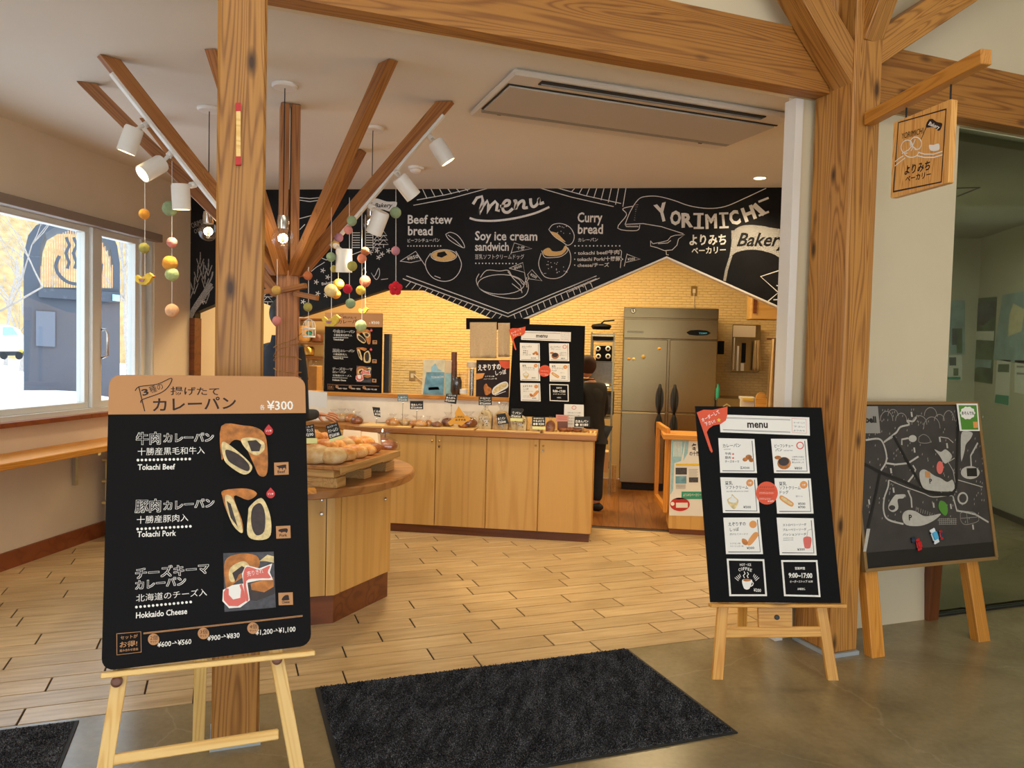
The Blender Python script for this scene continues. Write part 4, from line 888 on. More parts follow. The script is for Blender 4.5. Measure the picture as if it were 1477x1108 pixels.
CT('・tokachi beef/牛肉', cB(38, 482), cB(328, 476), 6, bold=.015); CT('・tokachi Pork/十勝豚', cB(36, 522), cB(336, 518), 6, bold=.015); CT('・cheese/チーズ', cB(36, 560), cB(262, 558), 6, bold=.015)
dots = MB()
for a, b, n in ((cA(140, 467), cA(372, 467), 12), (cA(622, 590), cA(908, 592), 13), (cB(42, 424), cB(330, 424), 13)):
    for i in range(n):
        x = a[0] + (b[0] - a[0]) * i / (n - 1); y = a[1] + (b[1] - a[1]) * i / (n - 1); dots.add([V(PW.uv(*q)).to_3d() for q in circ(x, y, 1.1, n=6)], [tuple(range(6))])
PW.mk('dotted_rule', dots, m_chalk, 1)['kind'] = 'stuff'
# the word menu, drawn with broad strokes
CH([[cA(605, 165), cA(630, 125), cA(665, 115), cA(672, 150), cA(655, 200), cA(645, 240), cA(672, 185), cA(705, 145), cA(712, 180), cA(700, 232), cA(728, 180), cA(760, 150), cA(775, 170), cA(768, 215), cA(785, 215)],
    [cA(800, 185), cA(850, 178), cA(862, 150), cA(835, 145), cA(812, 180), cA(820, 220), cA(850, 228), cA(880, 205)],
    [cA(895, 148), cA(908, 150), cA(902, 205), cA(925, 165), cA(955, 145), cA(965, 165), cA(960, 195), cA(985, 195)],
    [cA(1010, 135), cA(1015, 175), cA(1035, 188), cA(1062, 165), cA(1070, 130), cA(1075, 165), cA(1100, 160)]], 4.2)
CH([[cA(582, 270), cA(640, 285), cA(760, 288), cA(900, 270), cA(1040, 235), cA(1140, 192)]], 3)
# borders
def hatch(a, b, up, n, w=.9):
    return [[(a[0] + (b[0] - a[0]) * i / n, a[1] + (b[1] - a[1]) * i / n), (a[0] + (b[0] - a[0]) * i / n + up[0], a[1] + (b[1] - a[1]) * i / n + up[1])] for i in range(1, n)]
CH([[cA(180, 178), cA(440, 130), cA(700, 60)], [cA(205, 140), cA(400, 105), cA(580, 62)], [cA(1075, 55), cA(1300, 120), cB(290, 170)], [cA(1200, 55), cA(1400, 110), cB(338, 150)]] + [[cA(240 + 60 * i, 55), cA(275 + 58 * i, 130 - 11 * i)] for i in range(6)] + [[cB(42 + 47 * i, 50), cB(22 + 47 * i, 72 + 14 * i)] for i in range(8)], 1.1)
CH([[cA(130, 680), cA(500, 815), cA(850, 945), cA(1150, 815), cA(1477, 680)], [cA(105, 700), cA(480, 838), cA(850, 970), cA(1150, 838), cA(1477, 700)]], 1.3)
CH(hatch(cA(120, 705), cA(850, 970), (-7, 8), 18) + hatch(cA(850, 970), cA(1477, 705), (3, 8), 15), 1)
CH([[cB(0, 695), cB(165, 625)], [cB(0, 722), cB(200, 632)], [cB(40, 690), cB(55, 705)], [cB(80, 675), cB(98, 690)], [cB(125, 655), cB(145, 670)]], 1)
# bowl bread, ice-cream dog, lidded bun
CH([[cA(x, y) for x, y in ((300, 520), (265, 580), (275, 640), (320, 695), (390, 718), (455, 705), (500, 660), (520, 600), (505, 550), (480, 505))], [cA(*p) for p in ring(395, 535, 92, 42)], [cA(*p) for p in ((330, 680), (370, 695))]], 1)
PW.poly('chalk_filling', [cA(*p) for p in ((312, 525), (360, 500), (430, 500), (470, 525), (478, 545), (430, 572), (360, 575), (318, 550))], m_ychalk, 1)
PW.poly('chalk_filling', [cA(*p) for p in ((350, 515), (400, 505), (420, 530), (380, 550), (345, 540))], m_board, 2)
CH([[cA(*p) for p in ((408, 385), (440, 370), (490, 390), (530, 440), (540, 480), (490, 460), (430, 420), (408, 385))], [cA(425, 390), cA(480, 430), cA(528, 478)]], .9)
CH([[cA(85, 575), cA(195, 505), cA(232, 570), cA(160, 585), cA(85, 575)], [cA(195, 505), cA(265, 610)]], .9); CT('¥850', cA(135, 570), cA(215, 550), 5)
CH([[cA(*p) for p in ((645, 665), (625, 710), (650, 770), (720, 810), (820, 835), (920, 840), (975, 815), (995, 770), (990, 725))], [cA(*p) for p in ring(800, 740, 165, 70, 26)], [cA(*p) for p in ((655, 690), (700, 640), (790, 645), (850, 640), (880, 680), (930, 705), (960, 740), (985, 690))], [cA(*p) for p in ((850, 650), (890, 700), (940, 750), (950, 800))], [cA(880, 735), cA(950, 790)]], 1)
CH([[cA(860, 625), cA(955, 585), cA(968, 655), cA(860, 625)], [cA(968, 655), cA(985, 760)], [cA(990, 670), cA(1020, 635), cA(1092, 715), cA(1000, 700), cA(990, 670)], [cA(1000, 690), cA(975, 740)], [cA(895, 445), cA(1020, 485), cA(875, 515), cA(895, 445)], [cA(895, 445), cA(870, 525)]], .9)
CT('¥600', cA(895, 635), cA(950, 618), 4); CT('¥200', cA(1005, 675), cA(1050, 700), 4); CT('十勝', cA(912, 490), cA(968, 495), 5)
CH([[cA(*p) for p in ((1085, 520), (1068, 590), (1085, 650), (1120, 690), (1190, 698), (1250, 670), (1290, 600), (1295, 530), (1275, 480))], [cA(*p) for p in ((1140, 350), (1170, 315), (1230, 308), (1290, 335), (1320, 390), (1310, 440), (1275, 462), (1240, 440), (1180, 400), (1140, 350))], [cA(*p) for p in ((1090, 500), (1110, 545), (1160, 550), (1230, 540), (1275, 500), (1260, 465))]], 1)
PW.poly('chalk_filling', [cA(*p) for p in ((1100, 500), (1140, 480), (1170, 505), (1230, 500), (1255, 465), (1268, 490), (1230, 530), (1160, 540), (1110, 530))], m_ychalk, 1)
PW.poly('chalk_filling', [cA(*p) for p in ((1150, 362), (1200, 375), (1262, 440), (1240, 435), (1180, 400))], m_ychalk, 1)
sp = MB()
for i in range(34):
    x, y = (random.uniform(1090, 1270), random.uniform(560, 670)) if i < 22 else (random.uniform(1180, 1290), random.uniform(325, 380)); sp.add([V(PW.uv(*q)).to_3d() for q in circ(*cA(x, y), .7, n=5)], [tuple(range(5))])
PW.mk('chalk_speckles', sp, m_chalk, 1)['kind'] = 'stuff'
CH([[cB(378, 475), cB(360, 555)], [cB(378, 478), cB(462, 510), cB(372, 530)], [cB(330, 450), cB(342, 460), cB(340, 500), cB(352, 510), cB(340, 520), cB(335, 565)]], .9); CT('¥300', cB(382, 520), cB(430, 515), 4)
# ribbon banner, bird, shop name, flag
CH([[cB(*p) for p in ((365, 285), (400, 200), (450, 125), (500, 105), (580, 105), (680, 130), (780, 165), (900, 182), (1010, 170), (1130, 120), (1275, 52))], [cB(*p) for p in ((365, 285), (480, 280), (600, 300), (740, 345))], [cB(*p) for p in ((415, 168), (350, 185), (375, 225), (318, 310), (440, 325), (460, 290))], [cB(*p) for p in ((368, 292), (375, 300), (450, 300))]], 1.1)
CH([[cB(375 + 8 * i, 290), cB(372 + 8 * i, 302)] for i in range(10)] + [[cB(430, 160 + 14 * i), cB(450 - 4 * i, 158 + 14 * i)] for i in range(8)], .6, m_chalk2)
CH([[cB(*p) for p in ((530, 392), (545, 410), (600, 400), (640, 390), (660, 365), (690, 355), (750, 352), (710, 380), (700, 420), (670, 450), (620, 455), (570, 435), (530, 425), (530, 392))], [cB(580, 410), cB(640, 405), cB(660, 390)], [cB(630, 455), cB(632, 480), cB(645, 482)]], 1)
yo = [('Y', 575, 655, 270, 248), ('O', 655, 725, 285, 285), ('R', 730, 805, 302, 298), ('I', 812, 870, 308, 308), ('M', 885, 960, 310, 305), ('I', 978, 1030, 305, 303), ('C', 1050, 1115, 292, 272), ('H', 1140, 1215, 268, 240), ('I', 1232, 1290, 228, 205)]
for ch, xa, xb, ya, yb in yo:
    k = 24 if ch == 'Y' else 19
    CT(ch, cB(xa + (18 if ch == 'I' else 0), ya), cB(xb - (18 if ch == 'I' else 0), yb), k + 1, m_chalk, bold=.045)
    if ch == 'I': CH([[cB(xa, ya), cB(xb, yb)], [cB(xa - 2, ya - (k + 1) * 4.476), cB(xb - 2, yb - (k + 1) * 4.476)]], 3); ch == 'I' or CT(ch, cB(xa + 6, ya - 3), cB(xb - 2, yb - 3), k - 2, m_board, bold=-.012, lvl=3)
    pass
CT('よりみち', cB(780, 415), cB(1018, 412), 14, bold=.03); CT('ベーカリー', cB(795, 475), cB(1015, 468), 9, bold=.02)
PW.poly('chalk_flag', [cB(*p) for p in ((1055, 475), (1068, 340), (1085, 310), (1130, 292), (1200, 290), (1300, 305), (1440, 350), (1440, 540), (1330, 480), (1230, 452), (1150, 450), (1085, 465))], m_chalk2, 1)
CH([[cB(1060, 330), cB(1062, 400), cB(1048, 490), cB(1020, 580), cB(1008, 645)]], 4, m_chalk2, 2); PW.text('Bakery', cB(1085, 425), cB(1425, 425), 19, m_board, bold=.02, lvl=3, shear=.35, name='chalk_lettering')
CH([[cB(*p) for p in ((1430, 560), (1240, 622), (1355, 725), (1290, 780))], [cB(1325, 772), cB(1420, 768)], [cB(1345, 680), cB(1420, 700)]], 1.6)
PW.poly('chalk_leaf', [cB(*p) for p in ((1365, 700), (1375, 650), (1400, 630), (1400, 760), (1375, 750))], m_chalk2, 1)
# left part: shop name, wheat, road, trees, little houses
CT('YORIMICHI', cC(100, 300), cC(220, 255), 8, m_chalk2); CT('OBIHIRO', cC(130, 325), cC(222, 300), 6, m_chalk2)
CH([[cC(-2, 1200), cC(20, 1060), cC(60, 900), cC(110, 790), cC(220, 620), cC(240, 560)], [cC(25, 1200), cC(48, 1060), cC(85, 900), cC(130, 800), cC(240, 650)]], 2.2, m_chalk2)
CH([[cC(10, 1200), cC(36, 1060), cC(72, 900), cC(120, 795), cC(230, 635)]], 5, m_chalk2, 2)
wh = []
for x, y in ((60, 370), (85, 340), (150, 520), (185, 500), (130, 590), (105, 620), (60, 660), (195, 560), (215, 480), (80, 560), (45, 720), (60, 800), (25, 860), (90, 960), (70, 1010), (165, 440), (200, 650)):
    wh += [[cC(x, y), cC(x - 3, y + 70)], [cC(x, y + 4), cC(x + 1, y + 42)], [cC(x - 22, y + 40), cC(x - 4, y + 100)], [cC(x + 20, y + 40), cC(x - 2, y + 100)]]
CH(wh, 1.5, m_chalk2)
CH([[cC(760, 105), cC(830, 112), cC(900, 105)], [cC(760, 120), cC(830, 130), cC(890, 122)], [cC(765, 235), cC(840, 215)], [cC(770, 300), cC(800, 270)]], 1.1)
for x, y, k in ((575, 650, 1), (1240, 340, .8), (1280, 310, .9)):
    CH([[cC(x - 22 * k, y + 30 * k), cC(x, y), cC(x + 22 * k, y + 30 * k), cC(x - 22 * k, y + 30 * k)], [cC(x - 28 * k, y + 60 * k), cC(x, y + 28 * k), cC(x + 28 * k, y + 60 * k), cC(x - 28 * k, y + 60 * k)], [cC(x - 32 * k, y + 90 * k), cC(x, y + 58 * k), cC(x + 32 * k, y + 90 * k), cC(x - 32 * k, y + 90 * k)], [cC(x, y + 90 * k), cC(x, y + 110 * k)]], 1)
CH([[cC(1090, 320 + 15 * i), cC(1135, 320 + 15 * i)] for i in range(7)] + [[cC(1175, 320 + 15 * i), cC(1215, 320 + 15 * i)] for i in range(7)] + [[cC(1090, 310), cC(1088, 430)], [cC(1215, 310), cC(1216, 430)], [cC(870, 460), cC(930, 485), cC(1020, 480), cC(1150, 430)]], 1)
fl = []
for x, y in ((870, 620), (910, 550), (880, 690), (940, 590), (1200, 440), (1240, 430), (1270, 450), (1310, 430), (1250, 470), (790, 740), (930, 700), (740, 560), (178, 740)):
    for a in range(5): fl.append([cC(x, y), cC(x + 14 * math.cos(a * 1.257), y + 14 * math.sin(a * 1.257))])
CH(fl, 1.2); CT('Bakery', cC(905, 640), cC(980, 625), 4)
CH([[cC(1205, 565), cC(1225, 585), cC(1250, 535), cC(1255, 575), cC(1235, 605), cC(1205, 565)], [cC(1150, 550), cC(1160, 530), cC(1175, 560), cC(1150, 590), cC(1180, 590)], [cC(1265, 605), cC(1305, 600)], [cC(840, 555), cC(870, 530), cC(920, 500)]], .9)
PW.poly('chalk_flag', [cC(*p) for p in ((1215, 125), (1240, 112), (1300, 130), (1362, 135), (1330, 190), (1270, 178), (1210, 190))], m_chalk, 1); PW.text('Bakery', cC(1225, 165), cC(1335, 165), 6, m_board, bold=.02, lvl=3, shear=.3, name='chalk_lettering')
CH([[cC(1215, 120), cC(1200, 240)]], 1.2)
# ---------------------------------------------------------------- ceiling fittings
def enz(x, y, z=ZC): p = at_z(x, y, z); return (p.dot(E_), p.dot(N_))
def acbox(mb, e0, e1, n0, n1, z0, z1): return mb.box(e0, e1, n0, n1, z0, z1, MB_E)
ac = thing('air_conditioner', 'large ceiling cassette air conditioner with a long dark louvre slot', 'air conditioner', en(2.19, 4.02, ZC), AZ)
obj('casing', acbox(MB(), 1.325, 3.05, 3.645, 4.40, 2.885, 2.9195), m_ac, ac, bevel=.012)
g = [enz(*p, z=2.885) for p in ((735, 122), (1112, 183), (698, 156))]
obj('intake_panel', acbox(MB(), g[0][0], g[1][0], g[0][1], g[2][1], 2.872, 2.889), plain('greyish_intake', 'B8AD9F', .45), ac, bevel=.003)
obj('dark_edge', acbox(MB(), g[0][0] - .012, g[1][0] + .012, g[0][1] - .014, g[0][1] - .002, 2.880, 2.888).box(g[0][0] - .012, g[0][0] - .002, g[0][1], g[2][1] + .01, 2.880, 2.888, MB_E), m_dark, ac)
obj('lower_louvre', acbox(MB(), g[0][0], g[1][0], g[2][1] + .004, g[2][1] + .05, 2.873, 2.887), m_acg, ac, bevel=.003)
s0, s1 = enz(781, 117, 2.885), enz(1104, 168, 2.885)
obj('outlet_slot', acbox(MB(), s0[0], s1[0], s0[1] - .01, s0[1] + .045, 2.879, 2.887), m_dark, ac)
obj('louvre', acbox(MB(), s0[0] + .01, s1[0] - .01, s0[1] + .02, s0[1] + .03, 2.872, 2.882), m_acg, ac)
for q in (enz(720, 165, 2.885), enz(1010, 206, 2.885)): obj('catch', acbox(MB(), q[0] - .012, q[0] + .012, q[1] - .005, q[1] + .005, 2.880, 2.886), m_dark, ac)
p = at_z(600, 241, ZC)
sm = thing('smoke_detector', 'small white smoke detector on the ceiling right of the tree branches', 'smoke detector', p)
obj('base', MB().lathe([(.06, ZC - .02), (.065, ZC - .001)], (p.x, p.y, 0), 20), m_white, sm, smooth=40); obj('sensor_head', MB().lathe([(.02, ZC - .048), (.04, ZC - .04), (.048, ZC - .021)], (p.x, p.y, 0), 20), m_white, sm, smooth=40)
m_lamp = glow('warm_lamp_face', 'FFE2A0', 9); m_ledw = glow('bright_spot_lens', 'FFE3A8', 16)
m_fil = glow('amber_filament', 'FFB858', 6)
def downlight(x, y, label, e):
    p = at_z(x, y, ZC) if label else V((x, y, ZC)); t = thing('downlight', label or 'round recessed downlight in the shop ceiling, out of the photograph', 'light', p)
    obj('trim_ring', MB().lathe([(.058, ZC - .001), (.058, ZC - .006), (.046, ZC - .008), (.046, ZC - .001)], (p.x, p.y, 0), 20), m_white, t); obj('lamp_face', MB().lathe([(.045, ZC - .004), (.045, ZC - .001)], (p.x, p.y, 0), 20), m_lamp, t)
    lamp('downlight_lamp', 'SPOT', (p.x, p.y, ZC - .02), e, WARM, spot_size=R(130), spot_blend=.8, shadow_soft_size=.05)
downlight(1096, 256, 'round lit downlight in the ceiling at the right end of the chalkboard', 45)
# spots without fixtures, added to throw warm light on the worktop and the bread
for x, y, e in ((-2.6, 5.6, 60), (-1.0, 5.5, 60), (.5, 5.7, 60)): lamp('counter_fill', 'SPOT', (x, y, ZC - .03), e, WARM, spot_size=R(110), spot_blend=.7, shadow_soft_size=.06)
# ---------------------------------------------------------------- tree-shaped timber column
K = V((-2.035, 4.415, 0)); TOPZ = .765
tree = thing('tree_column', 'tree-shaped timber column with branches reaching up to the ceiling', 'column', K + V((0, 0, TOPZ)), AZ)
T0 = V((-1.955, 4.36, 0))
def Tm(a, b): return T0 + E_ * a + N_ * b
for a in (-1, 1):
    for b in (-1, 1): beam('trunk_post', Tm(a * .031, b * .031) + Z_ * TOPZ, Tm(a * .031, b * .031) + Z_ * 2.917, .05, .05, m_tree, tree, z=E_)
Mt = Matrix.Translation(T0) @ MB_E
obj('trunk_core', MB().box(-.012, .012, -.066, .066, TOPZ, 1.95, Mt), m_tree, tree, M=frame(T0, (0, 0, 1)))
obj('trunk_core', MB().box(-.066, .066, -.012, .012, TOPZ, 1.95, Mt), m_tree, tree, M=frame(T0, (0, 0, 1)))
BR = []
def branch(px, top=None, w_=.052, h=.095, z0=1.92):
    q = at_z(*px, ZC - .003) if top is None else V(top); d = V((q.x - T0.x, q.y - T0.y, 0)); L = d.length; d.normalize(); s = V((-d.y, d.x, 0))
    a = T0 + d * .05; a.z = z0; q.z = ZC - .003; hl = h
    vs = []
    for c, k in ((a, 1), (q, 1)):
        for i, j in ((0, -1), (1, -1), (1, 1), (0, 1)): vs.append(c + d * (hl * (i - .5)) + s * (j * w_ / 2))
    M = frame(a, q - a, s); o = obj('branch', MB().add(vs, [(0, 1, 2, 3), (4, 5, 6, 7), (0, 1, 5, 4), (1, 2, 6, 5), (2, 3, 7, 6), (3, 0, 4, 7)]), m_tree, tree, M=M)
    BR.append((a, q, d, s, hl)); return o
for p in ((126, 121), (157, 84), (310, 76), (560, 90), (642, 148), (520, 218)): branch(p)
branch(None, (-2.75, 5.1, 0)); branch(None, (-2.98, 4.55, 0), z0=1.8)
# small twigs low on the trunk
for a, b in (((405, 420), (441, 412)), ((400, 418), (376, 422)), ((425, 423), (458, 430))):
    beam('twig', at_y(*a, 4.30), at_y(*b, 4.25), .028, .028, m_tree, tree, bevel=.001)
def tcable(name, pts, r, m, parent): return obj(name, MB().tube(pts, r, 5), m, parent, smooth=True)
# thin lighting cord wound round trunk and branches
cord = thing('light_cord', 'thin pale cord wound around the tree column and its branches', 'cord', T0 + Z_ * TOPZ)
pts = [T0 + E_ * .085 * math.cos(t * 1.26) + N_ * .085 * math.sin(t * 1.26) + Z_ * (1.02 + .012 * t + .03 * math.sin(t)) for t in range(0, 46)]
tcable('cord', pts, .0022, m_brass, cord)
for (a, q, d, s, hl), k in ((BR[4], 9), (BR[3], 7), (BR[1], 8)):
    pts = []
    for i in range(k * 8): t = .12 + .5 * i / (k * 8); an = i / 8 * 6.28 * .5; c = a.lerp(q, t); pts.append(c + s * .035 * math.cos(an) + Z_ * (.055 * math.sin(an)) + d * .02 * math.sin(an))
    tcable('cord', pts, .0018, m_brass, cord)
# ---- track spotlights
def track(name_label, bi, t0, t1):
    a, q, d, s, hl = BR[bi]; lo = a + d * (hl / 2 + .008); up_ = q + d * (hl / 2 + .008)
    return beam('track_rail', lo.lerp(up_, t0), lo.lerp(up_, t1), .034, .018, m_white, tree, z=s.cross(q - a), label='white track rail')
track('', 1, .30, .93); track('', 4, .18, .93)
def spot(label, att, head, aim, depth_pt, on=True, e=30, r=.047, L=.135):
    """head centre and rail joint given as pixels at the depth of the branch; aim = world direction"""
    n = FW; pa = hit(*att, depth_pt, n); ph = hit(*head, depth_pt - FW * .06, n); aim = V(aim).normalized()
    t = thing('track_spotlight', label, 'spotlight', pa, 0, 'white track spotlights on the tree branches')
    M = frame(ph, aim); Q = M @ Matrix.Rotation(R(90), 4, 'Y')
    obj('housing', MB().lathe([(r * .9, -L / 2), (r, -L / 2 + .012), (r, L / 2), (r * .88, L / 2), (r * .85, L / 2 - .02)], (0, 0, 0), 24), m_white, t, M=Q, local=True, smooth=40)
    obj('lens', MB().lathe([(r * .84, L / 2 - .022), (r * .84, L / 2 - .012)], (0, 0, 0), 20), m_ledw if on else m_glass, t, M=Q, local=True)
    back = ph - aim * (L * .38); obj('adapter', MB().tube([pa, pa.lerp(back, .35)], .017, 12), m_white, t, smooth=40); obj('swivel_arm', MB().tube([pa.lerp(back, .3), pa.lerp(back, .75), back], [.011, .009, .012], 8), m_white, t, smooth=True)
    if on: lamp('spot_lamp', 'SPOT', ph + aim * (L / 2 + .005), e, WARM, spot_size=R(75), spot_blend=.6, shadow_soft_size=.03, rot=aim.to_track_quat('-Z', 'Y').to_euler())
    return t
def bp(bi, t): a, q = BR[bi][0], BR[bi][1]; return a.lerp(q, t)
dR = lambda x, y, z: RT * x + FW * y + Z_ * z
spot('white track spotlight, uppermost of the three on the left branch', (214, 178), (188, 202), dR(-.35, .0, -1), bp(1, .72), on=True, e=12)
spot('white track spotlight shining towards the camera, middle of the three on the left branch', (249, 219), (220, 243), dR(-.62, -.75, -.75), bp(1, .60), e=24)
spot('white track spotlight hanging straight down, lowest of the three on the left branch', (282, 266), (261, 284), dR(.02, .1, -1), bp(1, .48), e=10)
spot('white track spotlight, topmost on the right branch near the air conditioner', (620, 197), (637, 219), dR(.55, .12, -.8), bp(4, .85), e=26)
spot('white track spotlight on the right branch in front of the chalkboard edge', (571, 246), (586, 270), dR(.62, .35, -.75), bp(4, .65), e=34)
spot('white track spotlight pointing down left, by the small chalk flag', (534, 297), (545, 321), dR(-.38, .25, -.85), bp(4, .50), e=26)
spot('white track spotlight lowest on the right branch among the felt balls', (481, 352), (496, 376), dR(.0, .1, -1), bp(4, .33), e=16)
# ---- pendant bulbs
def pendant(label, x, y, yb, rr=.058, onoff=True):
    p = at_z(x, y, ZC); t = thing('pendant_bulb', label, 'pendant lamp', p, 0, 'clear globe pendants around the tree column')
    zb = hit(x, yb, p, V((0, 1, 0))).z; c = V((p.x, p.y, zb))
    obj('canopy', MB().lathe([(.062, ZC - .02), (.07, ZC - .012), (.07, ZC - .001)], (p.x, p.y, 0), 24), m_white, t, smooth=40)
    obj('wire', MB().tube([(p.x, p.y, ZC - .02), c + Z_ * (rr + .05)], .003, 6), m_rubber, t)
    obj('socket', MB().lathe([(.030, rr * .82), (.032, rr + .03), (.028, rr + .06), (.008, rr + .065)], c, 16), m_chrome, t, smooth=40)
    obj('globe', MB().ball(c, rr, n=24, m=14), m_bag, t, smooth=True)
    obj('filament', MB().ball(c + Z_ * .005, .009, (1, 1, 2), 8, 6), m_fil, t, smooth=True)
    lamp('bulb_lamp', 'POINT', c, 1.5, WARM, shadow_soft_size=.03)
pendant('clear globe pendant bulb hanging right before the tree trunk', 411, 122, 344, .062)
pendant('clear globe pendant bulb behind the right branch, by the lower spotlights', 538, 184, 322, .055)
pendant('clear globe pendant bulb half hidden by the left cedar post', 302, 156, 334, .058)
# ---- felt ball garlands
FC = dict(or_='E29A3C', gr='8FA27C', pk='D98A80', ye='E6C24E', lg='B9C98A', pe='EDB88A', ta='C9A050', mv='B07C8C', br='B4683E', cr='E8D090', pko='E08A6A', red='C0182C', ol='A8A052')
FM = {k: plain('felt_' + k, c, .95, noise=.12, nscale=60, bump=.4) for k, c in FC.items()}
def bird(P, x, y, k, m, parent, right=True):
    s = 1 if right else -1; f = lambda a, b: (x + s * a * k, y + b * k)
    o = P.poly('felt_bird', [f(*p) for p in ((-12, -3), (-9, -6), (-4, -2), (2, -4), (5, -8), (9, -9), (12, -6), (14.5, -4), (12, -2), (9, 4), (4, 8), (-4, 8), (-10, 4))], m, 0, parent=parent, d=.022)
    P.poly('bird_wing', [f(*p) for p in ((-6, 0), (3, 0), (1, 4), (-4, 4))], FM['mv'], 30, parent=parent, d=.003); P.poly('beak', [f(12.5, -5), f(16, -3.5), f(12, -2)], FM['red'], 10, parent=parent, d=.006)
def garland(label, x, ytop, Y, items):
    P = Plane(at_y(x, ytop, Y), (1, 0, 0), (0, 0, 1)); t = thing('felt_garland', label, 'garland', P.o, 0, 'felt ball garlands hanging from the branches'); P.p = t
    dpx = (P.w(x, 300) - P.w(x + 1, 300)).length; yb = max(i[1] for i in items); xs = items[0][0]
    obj('string', MB().tube([P.w(x, ytop), P.w(x, yb)], .0015, 5), m_wht, t)
    for it in items:
        c, kind = P.w(it[0], it[1]), it[3]
        if kind in FM: obj('felt_ball', MB().ball(c + V((0, -.006, 0)), it[2] * dpx, n=14, m=9, lump=.06), FM[kind], t, smooth=True)
        elif kind == 'bird': bird(P, it[0], it[1], it[2], FM['ye'], t)
        elif kind == 'flower':
            for a in range(5): obj('petal', MB().ball(c + V((math.cos(a * 1.257 + .3) * it[2] * dpx * .55, 0, math.sin(a * 1.257 + .3) * it[2] * dpx * .55)), it[2] * dpx * .5, (1, .45, 1), 10, 6), FM['red'], t, smooth=True)
            obj('flower_centre', MB().ball(c + V((0, -.012, 0)), it[2] * dpx * .2, n=8, m=5), m_red, t, smooth=True)
        elif kind == 'cage':
            s = dpx; b = MB(); r = 8.5 * s
            obj('cage_floor', MB().lathe([(r, -12 * s), (r, -10 * s)], c, 14), m_pvc, t)
            for a in range(10):
                an = a * .628; ex = lambda q, z: c + V((math.cos(an) * r * q, math.sin(an) * r * q, z * s)); b.tube([ex(1, -10), ex(1, 4), ex(.8, 9), ex(.4, 12), ex(0, 13.5)], .0016, 4)
            rg = obj('cage_bars', b, m_pvc, t); rg['kind'] = 'stuff'; obj('cage_band', MB().lathe([(r * 1.02, -1 * s), (r * 1.02, 1 * s)], c, 14), m_pvc, t); obj('toy_bird', MB().ball(c - Z_ * 6 * s, 3.5 * s, (1.3, 1, 1), 8, 6), m_teal, t, smooth=True)
GY = 4.15
garland('felt garland with an orange ball and a yellow bird, farthest left by the window', 209, 255, 3.85, [(209, 309, 7, 'or_'), (209, 358, 7, 'ol'), (210, 403, 1, 'bird')])
garland('felt garland of five balls hanging beside the left cedar post', 248, 232, 3.95, [(246, 301, 10, 'gr'), (249, 350, 7, 'pk'), (246, 380, 10, 'or_'), (249, 396, 9, 'lg'), (249, 448, 9, 'pe')])
garland('felt garland with a tan and a pink ball in front of the trunk', 400, 330, 4.2, [(399.5, 419, 6.5, 'ta'), (400, 463, 6.5, 'pk')])
garland('felt garland with a small white bird cage right of the trunk', 445, 385, 4.3, [(444.6, 398, 6.2, 'br'), (444.6, 443, 6.2, 'ol'), (446, 474, 1, 'cage')])
garland('felt garland ending in a yellow bird with pink wing', 478, 298, 4.25, [(478, 371, 6.5, 'gr'), (478, 419, 9, 'cr'), (478, 463, 1, 'bird')])
garland('felt garland with mauve, tan and yellow balls left of the lowest spotlight', 488, 340, 4.35, [(489, 343, 6.5, 'mv'), (484, 353, 6, 'ta'), (489, 410, 7.5, 'ye'), (485, 424, 7, 'or_'), (482, 388, 5, 'ol')])
garland('felt garland with green and pink balls and a red oval, crossing the lowest spotlight', 504, 285, 4.2, [(508, 319, 7, 'gr'), (503, 332, 6, 'pk'), (508.5, 384, 7, 'ol'), (502, 417, 6.5, 'red'), (506, 438, 7, 'gr')])
garland('felt garland with a brown ball and a large lime ball at its end', 522, 300, 4.3, [(527, 363, 6, 'br'), (522.5, 373, 6.5, 'pko'), (520.5, 419, 6.5, 'ye'), (521, 470, 8, 'lg')])
garland('felt garland with a salmon ball over a small yellow bird', 527, 310, 4.45, [(527, 406, 8, 'pko'), (525, 448, .5, 'bird')])
garland('felt garland ending in a crimson flower, farthest right', 571, 268, 4.4, [(571, 307, 8, 'gr'), (571, 362, 6.2, 'mv'), (570.5, 416, 10, 'flower')])
